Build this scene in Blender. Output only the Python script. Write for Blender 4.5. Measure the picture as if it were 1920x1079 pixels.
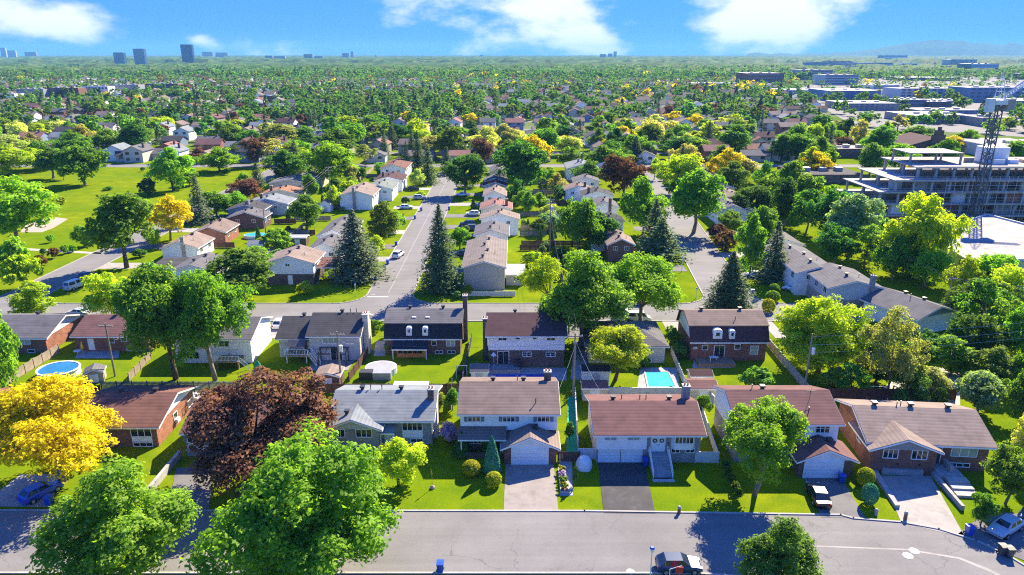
import bpy, math, random
import numpy as np
R = math.radians
for o in list(bpy.data.objects):
    bpy.data.objects.remove(o)
sc = bpy.context.scene
COL = sc.collection

# ------------------------------------------------------------------ camera
CAMH, PITCH, FPX = 48.0, R(18.2), 1331.0
cam = bpy.data.cameras.new('camera')
cam.sensor_width = 36.0
cam.lens = FPX / 1920 * 36.0
cam.clip_start = 1.0
cam.clip_end = 60000
camo = bpy.data.objects.new('camera', cam)
COL.objects.link(camo)
camo.location = (0, 0, CAMH)
camo.rotation_euler = (R(90) - PITCH, 0, 0)
sc.camera = camo

# ------------------------------------------------------------------ sky, sun, exposure
SUN_EL, SUN_AZ = R(38), R(32)          # azimuth measured from +Y towards +X
world = bpy.data.worlds.new('World')
sc.world = world
world.use_nodes = True
wt = world.node_tree
wt.nodes.clear()


def wn(t, **k):
    n = wt.nodes.new(t)
    for a, b in k.items():
        setattr(n, a, b)
    return n


def wmath(op, a, b=None, clamp=False):
    n = wn('ShaderNodeMath', operation=op, use_clamp=clamp)
    for i, v in enumerate((a, b)):
        if v is None:
            continue
        if isinstance(v, (int, float)):
            n.inputs[i].default_value = v
        else:
            wt.links.new(v, n.inputs[i])
    return n.outputs[0]


sky = wn('ShaderNodeTexSky', sky_type='NISHITA', sun_disc=False)
sky.sun_elevation = SUN_EL
sky.sun_rotation = SUN_AZ
sky.altitude = 50
sky.air_density = 1.0
sky.dust_density = 0.2
sky.ozone_density = 3.0
tint = wn('ShaderNodeMixRGB', blend_type='MULTIPLY')
tint.inputs[0].default_value = 1.0
tint.inputs[2].default_value = (0.130, 0.475, 1.78, 1)
gam = wn('ShaderNodeGamma')          # deep, even summer blue: the photograph's sky hardly pales towards the horizon
gam.inputs[1].default_value = 0.35
wt.links.new(sky.outputs[0], gam.inputs[0])
wt.links.new(gam.outputs[0], tint.inputs[1])
# clouds: fair-weather cumulus all round the sky, thicker where the photograph shows banks
tc = wn('ShaderNodeTexCoord')
no = wn('ShaderNodeTexNoise')
no.inputs['Scale'].default_value = 7.5
no.inputs['Detail'].default_value = 12
no.inputs['Roughness'].default_value = 0.58
mp = wn('ShaderNodeMapping')
mp.inputs['Scale'].default_value = (1, 1, 2.2)
mp.inputs['Location'].default_value = (0.35, 0.1, 0.0)
wt.links.new(tc.outputs['Generated'], mp.inputs[0])
wt.links.new(mp.outputs[0], no.inputs['Vector'])
dirn = tc.outputs['Generated']
bias = None
for px, py, sx, sy, amp in ((965, 20, 150, 66, .40), (1085, 72, 105, 40, .30), (880, 66, 85, 34, .20), (1440, 34, 100, 62, .36), (40, 35, 125, 50, .27), (372, 76, 30, 14, .26)):
    dx, dy = (px - 960) / FPX, (539.5 - py) / FPX
    c = (dx, math.cos(PITCH) + dy * math.sin(PITCH), -math.sin(PITCH) + dy * math.cos(PITCH))
    l = math.sqrt(sum(q * q for q in c))
    sub = wn('ShaderNodeVectorMath', operation='SUBTRACT')
    sub.inputs[1].default_value = [q / l for q in c]
    wt.links.new(dirn, sub.inputs[0])
    div = wn('ShaderNodeVectorMath', operation='MULTIPLY')
    div.inputs[1].default_value = (FPX / sx, FPX / sx, FPX / sy)
    wt.links.new(sub.outputs[0], div.inputs[0])
    ln = wn('ShaderNodeVectorMath', operation='LENGTH')
    wt.links.new(div.outputs[0], ln.inputs[0])
    g = wmath('MULTIPLY', wmath('SUBTRACT', 1.0, wmath('MULTIPLY', ln.outputs['Value'], 0.62), True), amp)
    bias = g if bias is None else wmath('MAXIMUM', bias, g)
cm = wmath('ADD', wmath('ADD', no.outputs[0], 0.05), bias)
ramp = wn('ShaderNodeMapRange', interpolation_type='SMOOTHSTEP')
ramp.inputs[1].default_value = 0.61
ramp.inputs[2].default_value = 0.85
wt.links.new(cm, ramp.inputs[0])
cmix = wn('ShaderNodeMixRGB')
cmix.inputs[2].default_value = (2.7, 2.78, 2.95, 1)
wt.links.new(wmath('MULTIPLY', ramp.outputs[0], 0.90), cmix.inputs[0])
wt.links.new(tint.outputs[0], cmix.inputs[1])
bg = wn('ShaderNodeBackground')
bg.inputs[1].default_value = 0.148
wt.links.new(cmix.outputs[0], bg.inputs[0])
wo = wn('ShaderNodeOutputWorld')
wt.links.new(bg.outputs[0], wo.inputs[0])

sun = bpy.data.lights.new('sun', 'SUN')
sun.energy = 5.0
sun.angle = R(0.5)
sun.color = (1.0, 0.87, 0.62)
suno = bpy.data.objects.new('sun', sun)
COL.objects.link(suno)
suno.rotation_euler = (R(90) - SUN_EL, 0, math.pi - SUN_AZ)
suno.location = (60, 100, 120)

vs = sc.view_settings
sc.display_settings.display_device = 'sRGB'
vs.view_transform = 'Standard'
vs.look = 'None'
vs.exposure = 1.6
vs.gamma = 1
vs.use_curve_mapping = False
cy = sc.cycles
cy.max_bounces = 8
cy.diffuse_bounces = 5
cy.glossy_bounces = 2
cy.transmission_bounces = 5
cy.volume_bounces = 0
cy.transparent_max_bounces = 4
cy.use_denoising = False
cy.use_adaptive_sampling = False
cy.filter_width = 1.15
cy.sample_clamp_indirect = 4.0

# ------------------------------------------------------------------ picture <-> place
CP, SP = math.cos(PITCH), math.sin(PITCH)


def gp(px, py, z=0.0):
    dx, dy = (px - 960) / FPX, (539.5 - py) / FPX
    t = (z - CAMH) / (-SP + dy * CP)
    return dx * t, (CP + dy * SP) * t


def zat(py, Y):
    dy = (539.5 - py) / FPX
    return CAMH + Y * (-SP + dy * CP) / (CP + dy * SP)


def xat(px, Y, z=0.0):
    return (px - 960) / FPX * (Y * CP + (CAMH - z) * SP)


def depth(Y, z=0.0):
    return Y * CP + (CAMH - z) * SP


# ------------------------------------------------------------------ materials
MATS = {}


def nmat(name):
    m = bpy.data.materials.new(name)
    m.use_nodes = True
    nt = m.node_tree
    nt.nodes.clear()
    out = nt.nodes.new('ShaderNodeOutputMaterial')
    return m, nt, out


def surf(name, col, rough=.85, var=.18, scale=.6, fine=6.0, spec=.25, metal=0.0, rows=0.0, rowamt=.12, bump=0.0, dirt=None, world_space=False):
    """plain procedural surface: two noises of colour, optional courses (rows per metre of height)"""
    if name in MATS:
        return MATS[name]
    m, nt, out = nmat(name)
    L = nt.links.new
    N = nt.nodes.new
    p = N('ShaderNodeBsdfPrincipled')
    p.inputs['Roughness'].default_value = rough
    p.inputs['Metallic'].default_value = metal
    p.inputs['Specular IOR Level'].default_value = spec
    if world_space:
        g = N('ShaderNodeNewGeometry').outputs['Position']
    else:
        g = N('ShaderNodeTexCoord').outputs['Object']
    n1 = N('ShaderNodeTexNoise')
    n1.inputs['Scale'].default_value = scale
    n1.inputs['Detail'].default_value = 4
    L(g, n1.inputs['Vector'])
    n2 = N('ShaderNodeTexNoise')
    n2.inputs['Scale'].default_value = fine
    n2.inputs['Detail'].default_value = 5
    n2.inputs['Roughness'].default_value = .7
    L(g, n2.inputs['Vector'])
    ad = N('ShaderNodeMath'); ad.operation = 'ADD'
    L(n1.outputs[0], ad.inputs[0]); L(n2.outputs[0], ad.inputs[1])
    last = ad.outputs[0]
    mr = N('ShaderNodeMapRange')
    mr.inputs[1].default_value = .7; mr.inputs[2].default_value = 1.3
    mr.inputs[3].default_value = 1 - var; mr.inputs[4].default_value = 1 + var
    L(last, mr.inputs[0])
    val = mr.outputs[0]
    if rows:
        w = N('ShaderNodeTexWave'); w.wave_type = 'BANDS'; w.bands_direction = 'Z'; w.wave_profile = 'SAW'
        w.inputs['Scale'].default_value = rows / 3.18
        w.inputs['Distortion'].default_value = .4
        w.inputs['Detail'].default_value = 1
        L(g, w.inputs['Vector'])
        r2 = N('ShaderNodeMapRange'); r2.inputs[3].default_value = 1 - rowamt; r2.inputs[4].default_value = 1 + rowamt * .4
        L(w.outputs['Fac'], r2.inputs[0])
        mu = N('ShaderNodeMath'); mu.operation = 'MULTIPLY'
        L(val, mu.inputs[0]); L(r2.outputs[0], mu.inputs[1]); val = mu.outputs[0]
    mx = N('ShaderNodeMixRGB'); mx.blend_type = 'MULTIPLY'; mx.inputs[0].default_value = 1
    mx.inputs[1].default_value = (*col, 1)
    if dirt:
        n3 = N('ShaderNodeTexNoise'); n3.inputs['Scale'].default_value = scale * 1.7; n3.inputs['Detail'].default_value = 6
        L(g, n3.inputs['Vector'])
        r3 = N('ShaderNodeMapRange'); r3.inputs[1].default_value = .5; r3.inputs[2].default_value = .72
        L(n3.outputs[0], r3.inputs[0])
        dm = N('ShaderNodeMixRGB'); dm.inputs[1].default_value = (*col, 1); dm.inputs[2].default_value = (*dirt, 1)
        L(r3.outputs[0], dm.inputs[0]); L(dm.outputs[0], mx.inputs[1])
    L(val, mx.inputs[2])
    L(mx.outputs[0], p.inputs['Base Color'])
    if bump:
        b = N('ShaderNodeBump'); b.inputs['Strength'].default_value = bump; b.inputs['Distance'].default_value = .05
        L(n2.outputs[0], b.inputs['Height']); L(b.outputs[0], p.inputs['Normal'])
    L(p.outputs[0], out.inputs[0])
    MATS[name] = m
    return m


def brickm(name, col, mortar=(.30, .28, .26)):
    """running-bond brick, mapped on whichever upright face it is on"""
    m, nt, out = nmat(name)
    L = nt.links.new; N = nt.nodes.new
    p = N('ShaderNodeBsdfPrincipled'); p.inputs['Roughness'].default_value = .9; p.inputs['Specular IOR Level'].default_value = .15
    g = N('ShaderNodeTexCoord')
    s = N('ShaderNodeSeparateXYZ'); L(g.outputs['Object'], s.inputs[0])
    a = N('ShaderNodeMath'); a.operation = 'ADD'; L(s.outputs[0], a.inputs[0]); L(s.outputs[1], a.inputs[1])
    c = N('ShaderNodeCombineXYZ'); L(a.outputs[0], c.inputs[0]); L(s.outputs[2], c.inputs[1])
    b = N('ShaderNodeTexBrick')
    b.inputs['Scale'].default_value = 1.0
    b.inputs['Brick Width'].default_value = .30; b.inputs['Row Height'].default_value = .11; b.inputs['Mortar Size'].default_value = .010
    b.inputs['Color1'].default_value = (*[v * 1.25 for v in col], 1)
    b.inputs['Color2'].default_value = (*[v * .72 for v in col], 1)
    b.inputs['Mortar'].default_value = (*mortar, 1)
    L(c.outputs[0], b.inputs['Vector'])
    n = N('ShaderNodeTexNoise'); n.inputs['Scale'].default_value = .7; n.inputs['Detail'].default_value = 5
    L(g.outputs['Object'], n.inputs['Vector'])
    r = N('ShaderNodeMapRange'); r.inputs[1].default_value = .3; r.inputs[2].default_value = .7; r.inputs[3].default_value = .8; r.inputs[4].default_value = 1.2
    L(n.outputs[0], r.inputs[0])
    mx = N('ShaderNodeMixRGB'); mx.blend_type = 'MULTIPLY'; mx.inputs[0].default_value = 1
    L(b.outputs[0], mx.inputs[1]); L(r.outputs[0], mx.inputs[2]); L(mx.outputs[0], p.inputs['Base Color'])
    L(p.outputs[0], out.inputs[0])
    MATS[name] = m


def leafm(name, col, col2, trans=.32, cell=None, spread=.35):
    """foliage: noise from leaf mass to leaf mass, a different tone for every plant, light shining through"""
    m, nt, out = nmat(name)
    L = nt.links.new; N = nt.nodes.new
    tcn = N('ShaderNodeTexCoord')
    oi = N('ShaderNodeObjectInfo')
    pos = tcn.outputs['Object']
    n = N('ShaderNodeTexNoise'); n.inputs['Scale'].default_value = .55; n.inputs['Detail'].default_value = 3
    L(pos, n.inputs['Vector'])
    n2 = N('ShaderNodeTexNoise'); n2.inputs['Scale'].default_value = 3.1; n2.inputs['Detail'].default_value = 2
    L(pos, n2.inputs['Vector'])
    ad = N('ShaderNodeMath'); ad.operation = 'ADD'; L(n.outputs[0], ad.inputs[0]); L(n2.outputs[0], ad.inputs[1])
    mr = N('ShaderNodeMapRange'); mr.inputs[1].default_value = .75; mr.inputs[2].default_value = 1.25
    L(ad.outputs[0], mr.inputs[0])
    mx = N('ShaderNodeMixRGB'); mx.inputs[1].default_value = (*col, 1); mx.inputs[2].default_value = (*col2, 1)
    L(mr.outputs[0], mx.inputs[0])
    rnd = oi.outputs['Random']
    hue = N('ShaderNodeHueSaturation')
    if cell:
        v = N('ShaderNodeTexVoronoi'); v.inputs['Scale'].default_value = cell
        L(N('ShaderNodeNewGeometry').outputs['Position'], v.inputs['Vector'])
        sx = N('ShaderNodeSeparateXYZ'); L(v.outputs['Color'], sx.inputs[0]); rnd = sx.outputs[0]
    r1 = N('ShaderNodeMapRange'); r1.inputs[3].default_value = .5 - .035 * spread / .35; r1.inputs[4].default_value = .5 + .025 * spread / .35
    L(rnd, r1.inputs[0]); L(r1.outputs[0], hue.inputs['Hue'])
    wh = N('ShaderNodeMath'); wh.operation = 'MULTIPLY'; wh.inputs[1].default_value = 7.31; L(rnd, wh.inputs[0])
    fr = N('ShaderNodeMath'); fr.operation = 'FRACT'; L(wh.outputs[0], fr.inputs[0])
    r2 = N('ShaderNodeMapRange'); r2.inputs[3].default_value = 1 - spread; r2.inputs[4].default_value = 1 + spread
    L(fr.outputs[0], r2.inputs[0]); L(r2.outputs[0], hue.inputs['Value'])
    L(mx.outputs[0], hue.inputs['Color'])
    d = N('ShaderNodeBsdfDiffuse'); L(hue.outputs[0], d.inputs[0])
    t = N('ShaderNodeBsdfTranslucent')
    tm = N('ShaderNodeMixRGB'); tm.blend_type = 'MULTIPLY'; tm.inputs[0].default_value = 1; tm.inputs[2].default_value = (1.6, 1.7, .75, 1)
    L(hue.outputs[0], tm.inputs[1]); L(tm.outputs[0], t.inputs[0])
    ms = N('ShaderNodeMixShader'); ms.inputs[0].default_value = trans
    L(d.outputs[0], ms.inputs[1]); L(t.outputs[0], ms.inputs[2])
    gl = N('ShaderNodeBsdfGlossy'); gl.inputs['Roughness'].default_value = .6; gl.inputs[0].default_value = (1, 1, 1, 1)
    m2 = N('ShaderNodeMixShader'); m2.inputs[0].default_value = .012
    L(ms.outputs[0], m2.inputs[1]); L(gl.outputs[0], m2.inputs[2])
    L(m2.outputs[0], out.inputs[0])
    MATS[name] = m


# roofs (asphalt shingle)
for n, c in dict(roof_brown=(0.205, 0.155, 0.135), roof_redbrown=(0.172, 0.092, 0.086), roof_rust=(.175, .088, .07), roof_grey=(0.140, 0.135, 0.143), roof_darkgrey=(0.070, 0.068, 0.075),
                 roof_charcoal=(0.037, 0.039, 0.047), roof_lightgrey=(.205, .228, .25), roof_tan=(.25, .195, .168), roof_pink=(0.270, 0.140, 0.119), roof_plum=(0.090, 0.051, 0.054),
                 roof_orange=(0.295, 0.155, 0.099), roof_greybrown=(.205, .175, .160), roof_sage=(0.188, 0.213, 0.193), roof_white=(0.450, 0.458, 0.474), roof_darkred=(0.114, 0.029, 0.033)).items():
    surf(n, c, .92, .20, .45, 9, .12, rows=5.5, rowamt=.22, dirt=tuple(v * .82 for v in c))
# walls
for n, c in dict(wall_white=(.85, .855, .86), wall_cream=(.62, .56, .46), wall_beige=(.48, .44, .38), wall_lightgrey=(.52, .53, .55), wall_blue=(.20, .26, .38), wall_tan=(.42, .35, .27)).items():
    surf(n, c, .7, .07, .5, 5, .3, rows=4.5, rowamt=.13, dirt=tuple(v * .9 for v in c))
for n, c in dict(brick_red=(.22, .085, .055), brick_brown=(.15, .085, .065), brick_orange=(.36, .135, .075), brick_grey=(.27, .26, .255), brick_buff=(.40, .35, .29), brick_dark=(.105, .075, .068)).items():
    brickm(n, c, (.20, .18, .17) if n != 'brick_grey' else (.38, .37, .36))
surf('stone', (.34, .33, .33), .9, .3, 1.2, 4, .2)
surf('disc_white', (.55, .55, .54), .8, .15, 2, 8)
surf('trim_white', (.80, .80, .80), .5, .04, .8, 5, .4)
surf('trim_dark', (.05, .05, .055), .5, .1, .8, 5, .4)
surf('door_white', (.78, .79, .80), .45, .04, .6, 6, .4)
surf('glass', (.018, .026, .04), .06, .3, .7, 2, .6)
surf('glass_pale', (.30, .36, .36), .12, .2, .9, 2, .6)
surf('shutter', (.16, .20, .25), .6, .1, .8, 8)
surf('metal_grey', (.35, .36, .38), .45, .12, 1, 6, .5, metal=.3)
surf('metal_dark', (.04, .04, .045), .45, .12, 1, 6, .5)
surf('metal_pale', (.62, .64, .66), .4, .1, 1, 6, .5)
surf('concrete', (.32, .30, .285), .9, .14, .5, 6, .2, dirt=(.25, .235, .22))
surf('concrete_pale', (.40, .38, .36), .9, .14, .5, 6, .2, dirt=(.32, .30, .28))
surf('concrete_cool', (.30, .31, .33), .9, .16, .4, 5, .2, dirt=(.22, .22, .24))
surf('kerb_stone', (.36, .34, .32), .9, .16, .7, 5, .2, world_space=True)
surf('paving', (.26, .23, .215), .9, .14, .6, 7, .2, dirt=(.21, .185, .17))
surf('paver_grey', (.30, .31, .33), .9, .2, .8, 5, .2)
surf('asphalt_drive', (.060, .058, .062), .9, .25, .5, 6, .25, dirt=(.085, .082, .085))
surf('asphalt_pale', (.155, .15, .155), .9, .18, .4, 7, .2, dirt=(.12, .115, .12))
surf('deck_wood', (.30, .19, .12), .8, .22, 1.5, 8)
surf('fence_wood', (.36, .29, .22), .85, .25, 1.2, 8)
surf('fence_brown', (.115, .06, .045), .85, .25, 1.2, 8)
surf('fence_grey', (.16, .165, .18), .85, .25, 1.2, 8)
surf('fence_white', (.62, .60, .57), .7, .10, 1.0, 6)
surf('pole_wood', (.25, .215, .185), .9, .25, 1.5, 8)
surf('wire', (.10, .10, .11), .5, .1, 1, 4)
surf('wire_pale', (.55, .56, .58), .4, .1, 1, 4)
surf('pool_water', (.06, .42, .55), .04, .12, 1.2, 3, .6)
surf('pool_water_dark', (.03, .16, .30), .04, .2, .6, 2, .6)
surf('pool_cover', (.02, .06, .36), .4, .2, .7, 2, .5)
surf('tarp_green', (.01, .28, .17), .5, .1, .8, 4)
surf('plastic_blue', (.012, .07, .42), .4, .08, 1, 5, .5)
surf('plastic_grey', (.06, .065, .07), .5, .1, 1, 5, .4)
surf('plastic_white', (.70, .72, .74), .5, .06, 1, 5, .4)
surf('sand', (.40, .31, .25), .95, .1, .2, 3, .1)
surf('soil', (.14, .095, .07), .95, .3, .6, 4, .1)
surf('bark', (.115, .085, .065), .95, .35, 2.0, 9, .1)
surf('bark_grey', (.20, .17, .145), .95, .35, 2.0, 9, .1)
surf('rubber', (.02, .02, .022), .8, .1)
surf('orange_lattice', (.46, .20, .07), .7, .2, 2, 8)
surf('red_paint', (.55, .03, .03), .5, .1)
surf('yellow_paint', (.75, .55, .03), .5, .1)
surf('green_paint', (.02, .45, .16), .5, .1)
surf('sheathing', (.50, .52, .24), .7, .12, .3, 2, .3)
surf('membrane_bright', (.66, .65, .64), .8, .1, .05, .6, .2, dirt=(.5, .5, .5))
surf('membrane', (.26, .255, .255), .8, .16, .12, 1.5, .2, dirt=(.18, .18, .19))
surf('gravel_roof', (.34, .31, .29), .9, .14, .12, 1.5, .2, dirt=(.24, .22, .21))
surf('far_glass', (.05, .10, .17), .15, .3, .05, .4, .6)
surf('bin_wood', (.20, .12, .08), .85, .2)
for n, c in dict(paint_navy=(.02, .045, .11), paint_black=(.012, .012, .015), paint_silver=(.45, .47, .50), paint_white=(.75, .76, .78), paint_blue=(.01, .07, .45), paint_grey=(.10, .11, .125), paint_red=(.35, .02, .02)).items():
    surf(n, c, .25, .03, .4, 2, .6)
# foliage
leafm('leaf_maple', (0.116, 0.271, 0.0159), (0.273, 0.466, 0.0286), .56, spread=.18)
leafm('leaf_green', (0.089, 0.218, 0.0190), (0.212, 0.366, 0.0317), .56, spread=.2)
leafm('leaf_bright', (0.269, 0.381, 0.0127), (0.507, 0.586, 0.0222), .56, spread=.15)
leafm('leaf_dark', (0.048, 0.148, 0.0222), (0.130, 0.271, 0.0317), .54)
leafm('leaf_olive', (0.086, 0.162, 0.0200), (0.194, 0.279, 0.0360), .54, spread=.2)
leafm('leaf_pale', (0.317, 0.348, 0.0793), (0.524, 0.539, 0.1586), .54)
leafm('leaf_grey', (0.116, 0.225, 0.0793), (0.260, 0.389, 0.1745), .54)
leafm('leaf_yellow', (.52, .405, .004), (.72, .60, .008), .48, spread=.02)
leafm('leaf_purple', (.090, .044, .028), (.30, .145, .075), .30, spread=.1)
leafm('leaf_bronze', (0.146, 0.076, 0.0244), (0.317, 0.171, 0.0427), .25, spread=.2)
leafm('needle', (.060, .120, .044), (.150, .215, .078), .2, spread=.2)
leafm('needle_blue', (.090, .140, .068), (.20, .25, .125), .2, spread=.15)
leafm('leaf_fresh', (0.111, 0.258, 0.0198), (0.312, 0.480, 0.0385), .56, spread=.05)
leafm('leaf_cedar', (0.041, 0.128, 0.0188), (0.114, 0.242, 0.0349), .18, spread=.2)
leafm('leaf_teal', (0.047, 0.215, 0.1208), (0.108, 0.349, 0.1745), .15, spread=.1)
leafm('leaf_gold', (0.228, 0.282, 0.0108), (0.510, 0.483, 0.0161), .25, spread=.1)
leafm('blossom', (0.366, 0.244, 0.4636), (0.732, 0.561, 0.8052), .3, spread=.1)
leafm('wood_mix', (0.052, 0.141, 0.0260), (0.130, 0.251, 0.0416), .5, cell=.075, spread=.40)
leafm('far_mix', (.042, .088, .022), (.085, .135, .03), .0, cell=.035, spread=.4)






# ------------------------------------------------------------------ mesh helpers
class MB:
    def __init__(s):
        s.v = []; s.f = []

    def poly(s, pts):
        n = len(s.v); s.v += [tuple(p) for p in pts]; s.f.append(tuple(range(n, n + len(pts)))); return s

    def box(s, x0, x1, y0, y1, z0, z1):
        n = len(s.v)
        s.v += [(x0, y0, z0), (x1, y0, z0), (x1, y1, z0), (x0, y1, z0), (x0, y0, z1), (x1, y0, z1), (x1, y1, z1), (x0, y1, z1)]
        s.f += [(n, n + 3, n + 2, n + 1), (n + 4, n + 5, n + 6, n + 7), (n, n + 1, n + 5, n + 4), (n + 1, n + 2, n + 6, n + 5), (n + 2, n + 3, n + 7, n + 6), (n + 3, n, n + 4, n + 7)]
        return s

    def prism(s, prof, a0, a1, axis='x'):
        """profile of (u, z) points extruded along x (u = y) or along y (u = x)"""
        n = len(s.v); k = len(prof)
        for a in (a0, a1):
            for u, z in prof:
                s.v.append((a, u, z) if axis == 'x' else (u, a, z))
        s.f.append(tuple(range(n, n + k))); s.f.append(tuple(range(n + 2 * k - 1, n + k - 1, -1)))
        for i in range(k):
            j = (i + 1) % k
            s.f.append((n + j, n + i, n + k + i, n + k + j))
        return s

    def slab(s, pts, z0, z1):
        """plan polygon standing from z0 to z1"""
        n = len(s.v); k = len(pts)
        s.v += [(p[0], p[1], z0) for p in pts] + [(p[0], p[1], z1) for p in pts]
        s.f.append(tuple(range(n + k - 1, n - 1, -1))); s.f.append(tuple(range(n + k, n + 2 * k)))
        for i in range(k):
            j = (i + 1) % k
            s.f.append((n + i, n + j, n + k + j, n + k + i))
        return s

    def tube(s, p0, p1, r0, r1=None, k=6):
        r1 = r0 if r1 is None else r1
        p0 = np.array(p0, float); p1 = np.array(p1, float)
        d = p1 - p0; d /= (np.linalg.norm(d) + 1e-9)
        a = np.cross(d, (0, 0, 1.0))
        if np.linalg.norm(a) < 1e-3:
            a = np.array((1.0, 0, 0))
        a /= np.linalg.norm(a); b = np.cross(d, a)
        n = len(s.v)
        for p, r in ((p0, r0), (p1, r1)):
            for i in range(k):
                t = 2 * math.pi * i / k
                s.v.append(tuple(p + (a * math.cos(t) + b * math.sin(t)) * r))
        for i in range(k):
            j = (i + 1) % k
            s.f.append((n + i, n + k + i, n + k + j, n + j))
        s.f.append(tuple(range(n, n + k))); s.f.append(tuple(range(n + 2 * k - 1, n + k - 1, -1)))
        return s

    def path(s, pts, rs, k=6):
        for i in range(len(pts) - 1):
            s.tube(pts[i], pts[i + 1], rs[i], rs[i + 1], k)
        return s

    def loft(s, secs):
        """closed skin through equal-length point loops"""
        n = len(s.v); k = len(secs[0])
        for q in secs:
            s.v += [tuple(p) for p in q]
        for i in range(len(secs) - 1):
            for j in range(k):
                a = n + i * k + j; b = n + i * k + (j + 1) % k
                s.f.append((a, b, b + k, a + k))
        s.f.append(tuple(range(n + k - 1, n - 1, -1))); m = n + (len(secs) - 1) * k
        s.f.append(tuple(range(m, m + k)))
        return s

    def disc(s, cx, cy, rx, ry, z0, z1, k=20):
        return s.slab([(cx + rx * math.cos(2 * math.pi * i / k), cy + ry * math.sin(2 * math.pi * i / k)) for i in range(k)], z0, z1)

    def mesh(s, name, mat, smooth=False):
        me = bpy.data.meshes.new(name)
        me.from_pydata(s.v, [], s.f)
        me.materials.append(MATS[mat])
        if smooth:
            me.polygons.foreach_set('use_smooth', [True] * len(me.polygons))
        me.update()
        return me

    def build(s, name, mat, parent=None, loc=(0, 0, 0), rz=0, smooth=False):
        return put(name, s.mesh(name, mat, smooth), parent, loc, rz)


def put(name, me, parent=None, loc=(0, 0, 0), rz=0, scale=None, mat=None):
    o = bpy.data.objects.new(name, me)
    COL.objects.link(o)
    o.parent = parent
    o.location = loc
    if rz:
        o.rotation_euler = (0, 0, rz)
    if scale is not None:
        o.scale = scale if not isinstance(scale, (int, float)) else (scale,) * 3
    if mat:
        o.material_slots[0].link = 'OBJECT'
        o.material_slots[0].material = MATS[mat]
    return o


def tag(o, label, cat, group=None, kind=None):
    o['label'] = label
    if kind:
        o['kind'] = kind
    if cat:
        o['category'] = cat
    if group:
        o['group'] = group
    return o


def thing(name, label, cat, loc=(0, 0, 0), rz=0, group=None):
    o = bpy.data.objects.new(name, None)
    COL.objects.link(o)
    o.empty_display_size = .5
    o.location = loc
    o.rotation_euler = (0, 0, rz)
    return tag(o, label, cat, group)


def structure(name, mb, mat, parent=None, label=None):
    o = mb.build(name, mat, parent)
    if parent is None:
        o['kind'] = 'structure'
    if label:
        o['label'] = label
    return o


CACHE = {}


def cached(key, fn):
    if key not in CACHE:
        CACHE[key] = fn()
    return CACHE[key]


# ------------------------------------------------------------------ ground, roads, lawns
def groundm():
    m, nt, out = nmat('ground_grass')
    L = nt.links.new; N = nt.nodes.new
    g = N('ShaderNodeNewGeometry').outputs['Position']
    p = N('ShaderNodeBsdfPrincipled'); p.inputs['Roughness'].default_value = 1; p.inputs['Specular IOR Level'].default_value = 0

    def noise(s, d, r=.6):
        n = N('ShaderNodeTexNoise'); n.inputs['Scale'].default_value = s; n.inputs['Detail'].default_value = d; n.inputs['Roughness'].default_value = r
        L(g, n.inputs['Vector']); return n.outputs[0]

    def mr(v, a, b, c, d):
        n = N('ShaderNodeMapRange'); n.inputs[1].default_value = a; n.inputs[2].default_value = b; n.inputs[3].default_value = c; n.inputs[4].default_value = d
        L(v, n.inputs[0]); return n.outputs[0]

    def mix(f, a, b, mode='MIX'):
        n = N('ShaderNodeMixRGB'); n.blend_type = mode
        for i, v in ((0, f), (1, a), (2, b)):
            if isinstance(v, tuple):
                n.inputs[i].default_value = (*v, 1)
            elif isinstance(v, (int, float)):
                n.inputs[i].default_value = v
            else:
                L(v, n.inputs[i])
        return n.outputs[0]
    base = mix(mr(noise(.045, 3), .38, .62, 0, 1), (.125, .195, .005), (.190, .232, .006))
    base = mix(mr(noise(.30, 5), .35, .70, 0, .75), base, (.078, .145, .006))
    base = mix(mr(noise(1.6, 6, .75), .55, .8, 0, .45), base, (.25, .26, .01))
    fine = mr(noise(5, 7, .85), .3, .7, .55, 1.42)
    col = mix(1.0, base, fine, 'MULTIPLY')
    # bare and built ground between the far houses
    far = mix(mr(noise(.02, 5), .45, .6, 0, 1), (.08, .14, .03), (.17, .17, .15))
    s = N('ShaderNodeSeparateXYZ'); L(g, s.inputs[0])
    col = mix(mr(s.outputs[1], 330, 480, 0, .75), col, far)
    L(col, p.inputs['Base Color'])
    b = N('ShaderNodeBump'); b.inputs['Strength'].default_value = .6; b.inputs['Distance'].default_value = .06
    L(noise(7, 5, .8), b.inputs['Height']); L(b.outputs[0], p.inputs['Normal'])
    L(p.outputs[0], out.inputs[0]); MATS['ground_grass'] = m


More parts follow.
